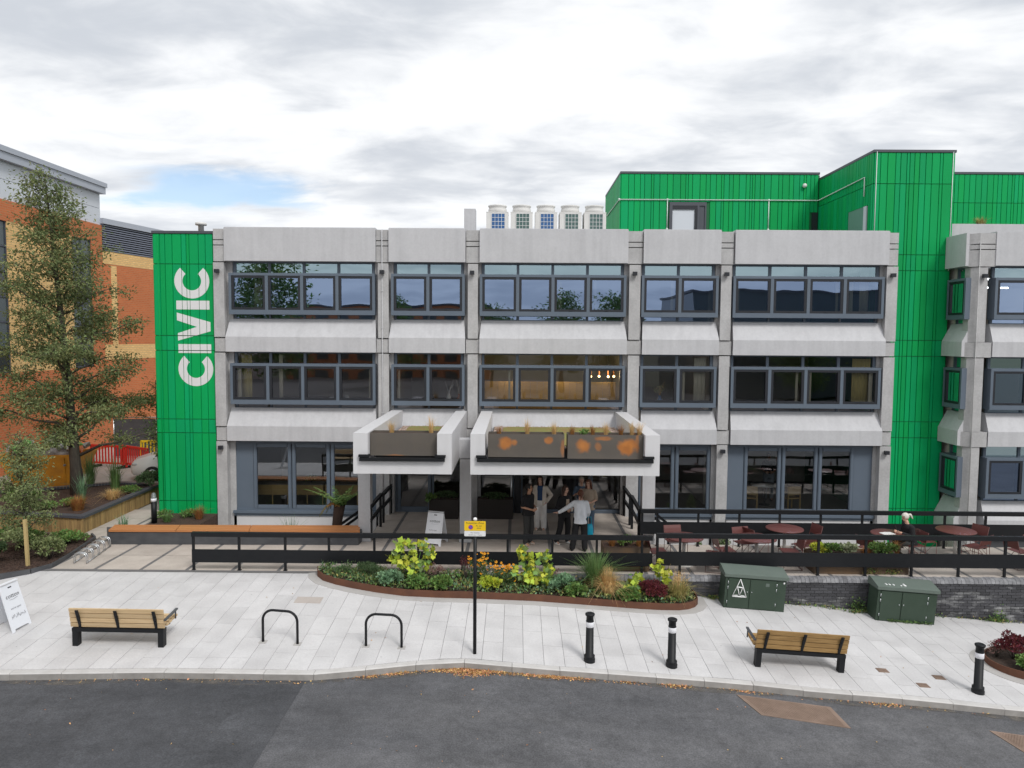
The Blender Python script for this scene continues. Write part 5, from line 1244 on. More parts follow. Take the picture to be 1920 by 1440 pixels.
shrub('leafy_plant', 'dark leafy plants in the planter under the left canopy', (-2.35, 23.85, .6), (.40, .15, .14), 420, .09, 'leaf_dark', 'plant', .5)
shrub('leafy_plant', 'trailing variegated plant over the corner of the planter under the left canopy', (-2.78, 23.62, .55), (.16, .10, .16), 160, .10, 'leaf_mid', 'plant', .6)
shrub('leafy_plant', 'dark leafy plants in the planter under the right canopy', (-.7, 23.88, .6), (.45, .15, .13), 420, .09, 'leaf_dark', 'plant', .5)
# plants in the sunken path
shrub('flowering_shrub', 'slender pale flowered climber standing behind the rear railing', (6.42, 22.3, -1.6), (.24, .2, 1.05), 1500, .07, 'leaf_variegated', 'plant', .6, clumps=16, mt2='leaf_mid')
shrub('leafy_plant', 'small green plant behind the rear railing left of the pale climber', (5.6, 22.3, -1.6), (.12, .12, .88), 300, .09, 'leaf_mid', 'plant', .5, clumps=8)
# tree fern
tf = thing('tree_fern', 'tree fern with stout brown trunk behind the long bench', 'tree fern', (-5.45, 22.0, -.75))
mb = MB(); mb.tube([(0, 0, 0), (0, 0, .9), (.10, 0, 1.58)], [.13, .14, .17], 12); mb.build('trunk', M['trunk_fern'], tf)
for dead in (0, 1):
    P = []; mbs = MB()
    for k in range(9 if not dead else 4):
        az = (-1.0 + k * .75) if not dead else (2.5 + k * .35); L_ = nr.uniform(.85, 1.15) if not dead else .62; dr = .25 if not dead else 1.3; pts = []
        for i in range(9):
            s = i / 8; pts.append((.10 + math.cos(az) * L_ * s, math.sin(az) * L_ * s * .8, 1.58 + L_ * (.75 * s - dr * s * s)))
        mbs.tube(pts, .008, 4); pts = np.array(pts)
        for i in range(1, 9):
            for sd_ in (-1, 1):
                for q in range(4):
                    pp = pts[i - 1] + (pts[i] - pts[i - 1]) * (q / 4); t_ = pts[i] - pts[i - 1]; sv = np.cross(t_, [0, 0, 1]); sv = sv / np.linalg.norm(sv) * sd_
                    P.append(leaves(pp[None], (sv + t_ * 1.5 + [0, 0, -.25])[None], np.array([.21 * (1.1 - i / 9)]), .22))
    v, f = join(P); inst('fronds', np_mesh('fronds', v, f, M['leaf_mid' if not dead else 'blade_rust']), tf); mbs.build('frond_ribs', M['leaf_mid'], tf)
grass_tuft('tall_grass', 'spiky bluish grass behind the long bench in front of the cafe window', (-7.05, 22.6, -.75), 1.25, .3, 60, 'leaf_blue', lean=.3, w=.02)
grass_tuft('tall_grass', 'spiky bluish grass at the left end of the long bench', (-11.9, 21.9, 0), .55, .3, 50, 'leaf_blue', lean=.35, w=.02)
mb = MB(); mb.prism([(-11.61, 22.4), (-9.98, 22.3), (-9.98, 24.25), (-11.61, 24.25), (-11.61, 23.2)], -.75, -.04); tag(mb.build('mulch_bed', M['bark_mulch']), kind='structure')
for x, y, kind, lb in ((-11.5, 23.6, 's', 'low dark plant at the foot of the green tower, left'), (-10.3, 23.5, 'g', 'rust coloured grass at the foot of the green tower'), (-10.75, 23.7, 's', 'strappy green plant at the foot of the green tower, middle'), (-11.15, 23.1, 'g2', 'small green grass at the foot of the green tower'), (-8.9, 22.6, 's2', 'small dark round plant behind the long bench')):
    p = (x, y, -.03)
    if kind == 's': shrub('leafy_plant', lb, p, (.25, .2, .12), 160, .11, 'leaf_mid', 'plant', .35, stems=False)
    elif kind == 's2': shrub('leafy_plant', lb, (x, y, -.7), (.2, .2, .4), 200, .09, 'leaf_dark', 'plant', .6)
    else: grass_tuft('low_grass', lb, p, .5 if kind == 'g' else .32, .3, 240, 'blade_rust' if kind == 'g' else 'blade_green', w=.008)

# ================================================================== raised timber planter with the tree
tp = thing('timber_planter', 'raised timber board planter with black brick coping around the tall tree', 'planter')
PL = [(-20.0, 23.1), (-16.3, 22.1), (-12.9, 21.5), (-12.95, 26.4), (-14.6, 26.7), (-17.4, 25.0), (-20.0, 24.6)]
mb = MB(); mb.prism([(p[0] + .06 * s, p[1] + .08 * q) for p, s, q in zip(PL, (0, 0, -1, -1, 0, 0, 0), (1, 1, 1, -1, -1, -1, -1))], 0, .44); mb.build('soil', M['bark_mulch'], tp)
def along(a, b, step):
    a, b = Vector(a), Vector(b); L_ = (b - a).length; n = int(L_ / step); return [(a + (b - a) * (k / n), a + (b - a) * ((k + 1) / n)) for k in range(n)], (b - a).normalized()
cpm = MB()
for a, b in zip(PL, PL[1:]):
    seg, d = along(a, b, .098); n = Vector((d.y, -d.x))
    for p, q in seg:
        t = rnd.uniform(-.006, .006); g = d * .004
        if a in PL[:3]:
            mb = MB(); mb.prism([tuple(p + g + n * (.0 + t)), tuple(q - g + n * (.0 + t)), tuple(q - g - n * .04), tuple(p + g - n * .04)], -.02, .455 + rnd.uniform(-.004, .004)); mb.build('timber_board', M['sleeper'], tp)
        cpm.prism([tuple(p + g + n * .05), tuple(q - g + n * .05), tuple(q - g - n * .19), tuple(p + g - n * .19)], .462, .535 + t * .3)
tag(cpm.build('coping_bricks', M['coping_metal'], tp), kind='stuff')

def tree(name, label, loc, H, limbs, prof, nleaf, size, mt, seed, r0=.20, cat='tree', z_first=.16, per=5, lean=(0, 0), rise=.30, spread=.22, droop=.35, twig=.20, jit=(.72, 1.1)):
    """prof(t) = crown half width at height fraction t"""
    q = random.Random(seed); t = thing(name, label, cat, loc); tr = MB(); ax = []
    for k in range(11): s = k / 10; ax.append(Vector((lean[0] * s + .07 * H / 11 * math.sin(3.1 * s + seed), lean[1] * s + .05 * H / 11 * math.sin(4.3 * s), H * s)))
    tr.tube([tuple(p) for p in ax], [r0 * (1.35 if k == 0 else 1) * (1 - .93 * (k / 10)) + .008 for k in range(11)], 10)
    def axis(s): k = min(int(s * 10), 9); return ax[k].lerp(ax[k + 1], s * 10 - k)
    cl = []
    for k in range(limbs):
        s = z_first + (1 - z_first) * ((k + .5) / limbs) ** .92 * .97; a = k * 2.39996 + q.uniform(-.35, .35); ln = prof(s) * q.uniform(*jit); b = axis(s); pts = [b]
        up = rise + .5 * s; rr = max(r0 * .33 * (1 - s) , .012)
        for i in range(1, 6):
            f = i / 5; pts.append(b + Vector((math.cos(a + .25 * f) * ln * f, math.sin(a + .25 * f) * ln * f, ln * (up * f - droop * (1 - s) * f * f)))  + Vector((q.uniform(-1, 1), q.uniform(-1, 1), q.uniform(-1, 1))) * .05 * ln)
        tr.tube([tuple(p) for p in pts], [rr * (1 - .85 * i / 5) + .004 for i in range(6)], 6)
        for j in range(per):
            f = .30 + .70 * (j + q.random()) / per; i = min(int(f * 5), 4); p = pts[i].lerp(pts[i + 1], f * 5 - i); e = p + Vector((q.uniform(-1, 1), q.uniform(-1, 1), q.uniform(-.45, .6))) * (twig + .22 * ln * .5)
            tr.tube([tuple(p), tuple(p.lerp(e, .5) + Vector((0, 0, .03))), tuple(e)], [.010, .007, .003], 4); cl += [(p.lerp(e, .6), .9 * ln), (e, ln)]
        cl.append((pts[5], ln))
    tr.build('trunk', M['bark'], t)
    C = np.array([tuple(c[0]) for c in cl]); wt = np.array([c[1] for c in cl]) * (.5 + nr.uniform(size=len(C))); wt /= wt.sum()
    i = nr.choice(len(C), nleaf, p=wt); off = nr.normal(size=(nleaf, 3)) * [spread, spread, spread * .55]; pos = C[i] + off
    d = off * 1.5 + nr.normal(size=(nleaf, 3)) * .5 + [0, 0, -.1]; v, f = leaves(pos, d, size * nr.uniform(.6, 1.2, nleaf), .42)
    inst('crown', np_mesh('crown', v, f, M[mt]), t); return t
def prof_main(s): return float(np.interp(s, [0, .10, .18, .30, .45, .58, .68, .78, .88, 1.0], [2.8, 3.1, 3.1, 2.8, 2.2, 1.7, 1.2, 1.0, .8, .35]))
tree('broadleaf_tree', 'tall slender young broadleaf tree growing in the timber planter', (-15.0, 24.9, .40), 10.75, 58, prof_main, 34000, .13, 'leaf_tree', 5, r0=.185, lean=(-.9, 0), z_first=.11, per=7, spread=.20, rise=.50, droop=.45, twig=.30, jit=(.6, 1.25))
# plants under the tree
for k, (x, y, kind, lb) in enumerate(((-15.9, 23.2, 'h', 'bushy green plant left of the tree trunk in the timber planter'), (-14.2, 23.1, 's', 'leafy green plant near the front coping, below the tree trunk'), (-13.7, 22.6, 'g', 'orange tinted grass near the front corner of the timber planter'), (-13.5, 24.2, 't', 'tan mounding grass by the side coping of the timber planter'), (-14.0, 25.3, 'r', 'tall reedy grass right of the tree trunk'), (-13.1, 25.9, 'd', 'dark round evergreen shrub at the back corner of the timber planter'), (-14.4, 24.0, 'b', 'bluish spiky plant just right of the tree trunk'), (-13.35, 25.0, 's', 'low green plant half way along the side coping'), (-14.8, 22.6, 's', 'green plant near the front coping left of the orange grass'), (-15.4, 26.2, 'r', 'tall reedy grass behind the tree trunk'))):
    p = (x, y, .43)
    if kind == 'h': shrub('leafy_plant', lb, p, (.55, .4, .35), 900, .11, 'leaf_mid', 'plant', .5)
    elif kind == 's': shrub('leafy_plant', lb, p, (.36, .3, .16), 420, .09, 'leaf_mid', 'plant', .5)
    elif kind == 'd': shrub('evergreen_shrub', lb, p, (.55, .5, .38), 1500, .08, 'leaf_dark', 'shrub', .5, clumps=12)
    elif kind == 'g': grass_tuft('low_grass', lb, p, .55, .4, 420, 'blade_rust', w=.009)
    elif kind == 't': grass_tuft('low_grass', lb, p, .42, .5, 420, 'blade_tan', lean=.8, w=.008)
    elif kind == 'r': grass_tuft('tall_grass', lb, p, 1.25, .3, 170, 'blade_green', lean=.3, w=.018)
    elif kind == 'b': grass_tuft('tall_grass', lb, p, 1.0, .25, 80, 'leaf_blue', lean=.35, w=.02)

# ================================================================== shrub bed at the left edge
sb = thing('shrub_bed', 'planting bed with dark steel edging and bark mulch at the left edge', 'planting bed')
SB = [(-16.5, 16.9), (-13.6, 17.15), (-12.7, 17.45), (-12.1, 17.9), (-11.85, 18.35), (-11.95, 19.3), (-12.2, 20.85), (-12.5, 21.2), (-16.5, 21.8)]
mb = MB(); mb.prism(SB, -.2, .05); mb.build('mulch', M['bark_mulch'], sb)
mb = MB()
for a, b in zip(SB[:8], SB[1:8]):
    d = (Vector(b) - Vector(a)).normalized(); n = Vector((d.y, -d.x)) * .05; mb.prism([tuple(Vector(a) + n), tuple(Vector(b) + n), b, a], -.3, .10)
mb.build('edging', M['grey_steel'], sb)
mb = MB()
for k in range(1500):
    x = rnd.uniform(-13.9, -11.9); y = rnd.uniform(17.2, 20.8)
    if y < 17.2 + (x + 13.6) * .62: continue
    s = rnd.uniform(.015, .04); a = rnd.uniform(0, 3.1); c, d = math.cos(a) * s, math.sin(a) * s; mb.hexa([(x - c, y - d, .045), (x + c, y + d, .045), (x + c - d * .3, y + d + c * .3, .05), (x - c - d * .3, y - d + c * .3, .05)], [(x - c, y - d, .06), (x + c, y + d, .065), (x + c - d * .3, y + d + c * .3, .068), (x - c - d * .3, y - d + c * .3, .06)])
tag(mb.build('bark_chips', M['bark_mulch'], sb), kind='stuff')
tree('young_tree', 'young pale leaved sapling tied to a stake in the shrub bed', (-12.85, 18.85, .04), 3.3, 26, lambda s: float(np.interp(s, [0, .2, .5, .8, 1], [.55, .72, .62, .42, .12])), 6500, .085, 'leaf_sap', 9, r0=.028, z_first=.08, per=4, spread=.12, rise=.6)
st = thing('tree_stake', 'square timber tree stake standing in the left shrub bed', 'stake', (-12.42, 18.30, .0))
mb = MB(); mb.hexa([(-.035, -.035, 0), (.035, -.035, 0), (.035, .035, 0), (-.035, .035, 0)], [(-.075, -.03, 1.24), (-.005, -.03, 1.24), (-.005, .04, 1.24), (-.075, .04, 1.24)]); mb.build('post', M['stake'], st)
mb = MB(); mb.tube([(-.09, .0, .98), (-.36, .3, 1.0), (-.45, .56, 1.0)], .012, 6); mb.build('tie', M['black_steel'], st)
for x, y, r, n, mt, lb in ((-13.5, 18.2, (.55, .45, .42), 1500, 'leaf_dark', 'dark bushy shrub left of the tree stake'), (-12.25, 18.9, (.45, .4, .32), 1000, 'leaf_sap', 'pale green shrub right of the tree stake'), (-12.6, 20.3, (.6, .4, .2), 800, 'leaf_mid', 'broad leaved green plant behind the wheel rack'), (-13.6, 19.8, (.7, .5, .35), 1300, 'leaf_mid', 'bushy green shrub in front of the timber planter'), (-14.4, 18.6, (.7, .6, .45), 1300, 'leaf_dark', 'dark shrub cut by the left edge of the photo')):
    shrub('leafy_shrub', lb, (x, y, .04), r, n, .085, mt, 'shrub', .55, clumps=12)
shrub('dry_shrub', 'rusty orange dry plant at the left front of the shrub bed', (-13.45, 17.55, .04), (.35, .25, .16), 420, .06, 'blade_rust', 'plant', .5)

# ================================================================== brick building in the back left
bb = thing('brick_building', 'large red and yellow brick building with pale metal top storey', 'building')
BX = -21.55
def Y_(v): return v * KS
def Z_(v): return CAM_H + (v - 6.4) * KS
yA, yB = 14.0, Y_(41.04)
def wallbox(y0, y1, z0, z1, mt, d=0., nm='wall'):
    mb = MB(); mb.box(BX - .5, BX + d, y0, y1, z0, z1); return mb.build(nm, M[mt], bb)
wallbox(yA, yB, -.1, Z_(4.55), 'brick_red')
ystr = [(yA, 19.0, 'w'), (19.0, 20.8, 's'), (20.8, 28.9, 'w'), (28.9, Y_(33.4), 's'), (Y_(33.4), Y_(38.25), 'w'), (Y_(38.25), Y_(40.0), 's'), (Y_(40.0), yB, 'p')]
for a, b, k in ystr:
    if k == 'w': wallbox(a, b, Z_(4.55) + .003, Z_(11.4), 'brick_yellow')
    elif k == 'p': wallbox(a, b, Z_(4.55) + .003, Z_(11.4), 'brick_red')
    else:
        mb = MB(); mb.box(BX - .5, BX - .12, a, b, Z_(4.55), Z_(11.4)); w = mb.build('curtain_wall', M['curtain_dark'], bb)
        nz_ = 6
        for j in range(nz_):
            z0 = Z_(4.6) + j * 1.06; mb = MB(); mb.box(BX - .11, BX - .08, a + .06, b - .06, z0 + .04, z0 + 1.0); mb.build('panel' if j % 3 else 'pane', M['curtain_dark' if j % 3 else 'car_glass'], w)
        mb = MB()
        for j in range(nz_ + 1): mb.box(BX - .12, BX - .05, a, b, Z_(4.6) + j * 1.06 - .03, Z_(4.6) + j * 1.06 + .03)
        for y in (a + .03, (a + b) / 2, b - .03): mb.box(BX - .118, BX - .045, y - .03, y + .03, Z_(4.6), Z_(11.4))
        mb.build('mullions', M['louvre'], w)
wallbox(yA, yB + .002, Z_(11.4) + .003, Z_(12.35), 'brick_red')
for z0, z1 in ((12.36, 13.25), (13.27, 14.05)): wallbox(yA, yB, Z_(z0), Z_(z1), 'cladding_pale', -.06, 'cladding_panel')
mb = MB(); mb.box(BX - 8, BX + .20, yA, yB + .12, Z_(14.06), Z_(14.42)); mb.box(BX - 8, BX + .26, yA, yB + .18, Z_(14.42), Z_(14.66)); mb.build('roof', M['eave_grey'], bb)
mb = MB(); mb.box(BX - 8, BX - .5, yA, yB, -.1, Z_(14.06)); mb.build('core', M['cladding_pale'], bb)
# lower angled section
d = Vector((.211, .9775)); o = Vector((BX, yB)); n = Vector((.9775, -.211))
def ang(s0, s1, z0, z1, mt, nm='wall', dd=0., parent=None):
    mb = MB(); a, b = o + d * s0, o + d * s1; mb.prism([tuple(a + n * dd), tuple(b + n * dd), tuple(b - n * 2), tuple(a - n * 2)], z0, z1); return mb.build(nm, M[mt], parent or bb)
ang(.01, 14, -.1, Z_(4.9), 'brick_red'); ang(.01, 14, Z_(4.9) + .003, Z_(5.75), 'brick_yellow', dd=.01); ang(.01, 14, Z_(5.75) + .003, Z_(10.25), 'brick_red'); ang(.01, 14, Z_(10.25) + .003, Z_(10.95), 'brick_yellow', dd=.01)
lv = ang(.01, 14, Z_(10.95) + .003, Z_(12.5), 'louvre', 'louvre', -.15); ang(-.02, 14, Z_(12.45), Z_(12.75), 'eave_grey', 'roof_edge', .12)
for j in range(12):
    z = Z_(10.98) + j * .116; mb = MB(); a, b = o + d * .02, o + d * 14
    mb.hexa([(*(a + n * .03), z), (*(b + n * .03), z), (*(b - n * .14), z + .05), (*(a - n * .14), z + .05)], [(*(a + n * .03), z + .05), (*(b + n * .03), z + .05), (*(b - n * .14), z + .085), (*(a - n * .14), z + .085)]); mb.build('louvre_slat', M['louvre_light'], lv)
ang(.55, .95, Z_(4.9), Z_(10.2), 'brick_yellow', dd=.014)
w = ang(5.6, 7.4, Z_(2.3), Z_(4.3), 'brick_yellow', 'window', .02); ang(5.8, 7.2, Z_(2.5), Z_(4.1), 'brick_red', 'shutter', .03, w)

# ================================================================== yard things
sk = thing('skip', 'battered yellow rubbish skip heaped with waste behind the tree', 'skip', (-18.5, 28.7, -.05), R(8)); sk.scale = (.86, .9, .92)
mb = MB()
def trap(z, f): return [(-1.75 + f, -.8 + f * .2, z), (1.75 - f, -.8 + f * .2, z), (1.75 - f, .8 - f * .2, z), (-1.75 + f, .8 - f * .2, z)]
mb.loft([trap(.12, .62), trap(.75, .28), trap(1.32, .0), trap(1.42, -.03), trap(1.42, .06), trap(1.15, .1)]); mb.build('body', M['skip_yellow'], sk)
mb = MB()
for x in (-1.0, 0, 1.0): mb.hexa([(x - .05, -.70, .2), (x + .05, -.70, .2), (x + .05, -.60, .2), (x - .05, -.6, .2)], [(x - .05, -.87, 1.3), (x + .05, -.87, 1.3), (x + .05, -.78, 1.3), (x - .05, -.78, 1.3)])
mb.box(-1.2, 1.2, -.65, .65, 0, .12); mb.build('ribs', M['skip_yellow'], sk)
mb = MB(); 
for s in (-1, 1): mb.tube([(s * 1.1, -.86, 1.0), (s * 1.1, -.96, 1.0)], .05, 8)
mb.build('lifting_lug', M['rubble'], sk)
wp = thing('rubbish_heap', 'heap of rubble and plastic waste in the yellow skip', 'rubbish', (-18.5, 28.7, -.05), R(8)); wp.scale = (.86, .9, .98)
q = random.Random(3); mb = MB(); mb.ball((0, 0, 1.2), (1.5, .65, .42), 16, 8); mb.build('rubble', M['rubble'], wp)
for k in range(46):
    x = q.uniform(-1.5, 1.5); y = q.uniform(-.7, .5); z = 1.36 + .42 * math.sqrt(max(0, 1 - (x / 1.6) ** 2)) * q.uniform(.4, 1.15); s = q.uniform(.10, .24); mb = MB()
    rot = Matrix.Rotation(q.uniform(0, 3), 3, 'X') @ Matrix.Rotation(q.uniform(0, 3), 3, 'Z')
    P = [rot @ Vector((a * s, b * s * q.uniform(.4, 1), c * s * q.uniform(.2, .8))) + Vector((x, y, z)) for c in (-1, 1) for a, b in ((-1, -1), (1, -1), (1, 1), (-1, 1))]
    mb.hexa([tuple(p) for p in P[:4]], [tuple(p) for p in P[4:]]); mb.build('debris', M[q.choice(['bag_white', 'rubble', 'rubble', 'bag_white', 'bag_orange', 'bag_green', 'car_glass', 'cladding_pale'])], wp)
def barrier(label, x, y, rz_, mt):
    t = thing('plastic_barrier', label, 'barrier', (x, y, -.05), rz_)
    mb = MB(); mb.box(-.95, .95, -.03, .03, .92, 1.02); mb.box(-.95, .95, -.03, .03, .16, .24); mb.box(-.95, -.88, -.03, .03, .05, 1.0); mb.box(.88, .95, -.03, .03, .05, 1.0); mb.build('frame', M[mt], t)
    for k in range(11):
        u = -.80 + .16 * k; mb = MB(); mb.box(u - .028, u + .028, -.02, .02, .24, .92); mb.build('slat', M[mt], t)
    mb = MB(); mb.box(-.75, -.6, -.28, .28, 0, .09); mb.box(.6, .75, -.28, .28, 0, .09); mb.build('feet', M['tyre'], t)
barrier('red plastic barrier leaning beside the skip', -18.3, 32.6, R(-12), 'barrier_red'); barrier('red plastic barrier in front of the white car', -16.9, 32.2, R(-30), 'barrier_red'); barrier('yellow plastic barrier behind the red ones', -16.7, 34.2, R(5), 'barrier_yellow')
hf = thing('mesh_fence', 'galvanised mesh panel fence with dark netting behind the barriers', 'fence', (-17.4, 35.2, -.05), R(4))
mb = MB()
for x in (-2.0, 0.0, 2.0): mb.tube([(x, 0, 0), (x, 0, 2.0)], .03, 8)
mb.tube([(-2, 0, 1.98), (2, 0, 1.98)], .03, 8); mb.tube([(-2, 0, .1), (2, 0, .1)], .02, 6); mb.build('frame', M['galvanised'], hf)
mb = MB(); mb.box(-2, 2, .03, .04, .1, 1.9); mb.build('netting', M['grey_steel'], hf)
wh = thing('gas_vessel', 'small wheeled bin standing behind the mesh fence', 'bin', (-15.0, 36.5, -.05)); mb = MB(); mb.hexa([(-.25, -.28, .1), (.25, -.28, .1), (.25, .28, .1), (-.25, .28, .1)], [(-.3, -.35, .95), (.3, -.35, .95), (.3, .35, .95), (-.3, .35, .95)]); mb.build('body', M['tyre'], wh); mb = MB(); mb.box(-.32, .32, -.38, .38, .955, 1.02); mb.build('lid', M['bag_white'], wh)
wh.name = 'wheeled_bin'
car = thing('parked_car', 'white hatchback car half hidden behind the green tower', 'car', (-13.9, 30.8, -.05), R(200))
mb = MB(); S_ = []
for x, w, z0, z1 in ((-2.0, .62, .45, .75), (-1.85, .78, .28, .92), (-1.0, .86, .22, 1.0), (.6, .87, .22, 1.02), (1.4, .86, .22, .98), (2.0, .74, .28, .82), (2.12, .55, .38, .66)):
    S_.append([(x, -w, z0), (x, w, z0), (x, w * 1.0, (z0 + z1) / 2), (x, w * .9, z1), (x, -w * .9, z1), (x, -w, (z0 + z1) / 2)])
mb.loft(S_, 0, True); mb.build('body', M['car_white'], car)
mb = MB(); mb.loft([[(-1.9, -.70, .93), (-1.9, .70, .93), (-1.5, .60, 1.3), (-1.5, -.60, 1.3)], [(-1.0, -.78, .98), (-1.0, .78, .98), (-.9, .62, 1.46), (-.9, -.62, 1.46)], [(.1, -.78, 1.0), (.1, .78, 1.0), (.1, .62, 1.46), (.1, -.62, 1.46)], [(1.25, -.74, .97), (1.25, .74, .97), (.55, .62, 1.38), (.55, -.62, 1.38)]], 0, True); mb.build('cabin_windows', M['car_glass'], car)
mb = MB(); mb.box(-1.2, .45, -.6, .6, 1.44, 1.485); mb.build('roof', M['car_white'], car)
for sx in (-1.25, 1.3):
    for sy in (-1, 1):
        mb = MB(); mb.tube([(sx, sy * .70, .31), (sx, sy * .885, .31)], .31, 18); w = mb.build('wheel', M['tyre'], car); mb = MB(); mb.tube([(sx, sy * .87, .31), (sx, sy * .9, .31)], .19, 14); mb.build('rim', M['galvanised'], w)
for sy in (-1, 1): mb = MB(); mb.ball((1.93, sy * .56, .70), (.16, .19, .09), 10, 7); mb.build('headlight', M['lamp_glass'], car)
mb = MB(); mb.box(2.09, 2.14, -.42, .42, .44, .56); mb.build('grille', M['car_glass'], car)
yt = tree('young_tree', 'thin young tree with sparse crown in the yard beside the green tower', (-14.2, 28.8, -.05), 4.2, 14, lambda s: float(np.interp(s, [0, .3, .7, 1], [.3, .8, .7, .2])), 1500, .09, 'leaf_mid', 21, r0=.035, z_first=.4, per=4, spread=.14)

# ================================================================== people
def M3(o, d, up=(0, 0, 1)): return o
def remesh(mb, vox, smooth=4):
    me = mb.mesh('tmp', [M['ink']]); o = bpy.data.objects.new('tmp', me); col.objects.link(o)
    m_ = o.modifiers.new('r', 'REMESH'); m_.mode = 'VOXEL'; m_.voxel_size = vox; s_ = o.modifiers.new('s', 'SMOOTH'); s_.iterations = smooth; s_.factor = .5
    bpy.context.view_layer.update(); e = o.evaluated_get(bpy.context.evaluated_depsgraph_get()); r = bpy.data.meshes.new_from_object(e); bpy.data.objects.remove(o); return r
def eloft(mb, secs, n=16):
    mb.loft([[(cx + rx * math.cos(2 * math.pi * j / n), cy + ry * math.sin(2 * math.pi * j / n), z) for j in range(n)] for cx, cy, z, rx, ry in secs], 0, True)
def limb(mb, pts, rs):
    P = [Vector(p) for p in pts]; Q = []; Rr = []
    for i in range(len(P) - 1):
        for k in range(4): Q.append(tuple(P[i].lerp(P[i + 1], k / 4))); Rr.append(rs[i] + (rs[i + 1] - rs[i]) * k / 4)
    Q.append(tuple(P[-1])); Rr.append(rs[-1]); mb.tube(Q, Rr, 10)
    for p, r in zip(P, rs): mb.ball(tuple(p), r, 10, 8)
def hand(mb, wrist, d, palm_n, side, curl=.5, s=1.):
    """palm plus five bent tapering fingers; d = direction of the palm, palm_n = side the fingers close to"""
    d = Vector(d).normalized(); n = Vector(palm_n); n = (n - d * n.dot(d)).normalized(); w = d.cross(n) * side; W = Vector(wrist)
    rot = Matrix((d, w, n)).transposed(); mb.ball(tuple(W + d * .045 * s), (.055 * s, .042 * s, .018 * s), 12, 8, rot=rot)
    for k, (off, ln) in enumerate(((.030, .072), (.010, .082), (-.010, .076), (-.029, .058))):
        p = W + d * .085 * s + w * off * s; a = 0; pts = [W + d * .05 * s + w * off * .9 * s, p]; rr = [.0095 * s, .0092 * s]
        for j, f in enumerate((.45, .32, .23)):
            a += curl * (.55 + .1 * j); p = p + (d * math.cos(a) + n * math.sin(a)) * ln * f * s; pts.append(p); rr.append((.0088 - .0012 * j) * s)
        mb.tube([tuple(q) for q in pts], rr, 7)
    b = W + d * .02 * s + w * .03 * s; t1 = b + (d * .6 + w * .75 + n * .15).normalized() * .042 * s; t2 = t1 + (d * .85 + w * .2 + n * (.3 + curl * .3)).normalized() * .032 * s; mb.tube([tuple(b), tuple(t1), tuple(t2)], [.013 * s, .010 * s, .0075 * s], 7)
def skin_mat(name, c): return mat(name, c, .5, c2=tuple(q * .8 for q in c), nscale=9)
skin_mat('skin_light', (.68, .41, .30)); skin_mat('skin_tan', (.52, .28, .18)); mat('eye', (.02, .015, .012), .2); mat('lips', (.36, .12, .10), .5)
def cloth(name, c, c2=None): return mat(name, c, .9, c2=c2 or tuple(q * .75 for q in c), nscale=7, namt=.8, stretch=(1, 1, .4), bump=(16, .5, .02))
cloth('cloth_black', (.011, .011, .013)); cloth('cloth_charcoal', (.045, .046, .045)); cloth('cloth_white', (.82, .85, .90)); cloth('cloth_cream', (.70, .64, .56)); cloth('cloth_offwhite', (.84, .82, .80)); cloth('cloth_beige', (.46, .37, .29)); cloth('cloth_blue', (.028, .07, .17)); cloth('cloth_denim', (.10, .15, .22)); cloth('cloth_palegrey', (.32, .35, .40))
mat('hair_black', (.010, .008, .008), .55); mat('hair_brown', (.045, .020, .013), .5); mat('hair_auburn', (.12, .042, .02), .5); mat('hair_grey', (.42, .38, .31), .6, c2=(.30, .27, .21), nscale=20); mat('hair_white', (.66, .63, .57), .6, c2=(.5, .47, .4), nscale=18); mat('shoe_tan', (.48, .40, .34), .7); mat('bag_cyan', (.0, .32, .48), .5); mat('cup_white', (.75, .74, .72), .5)
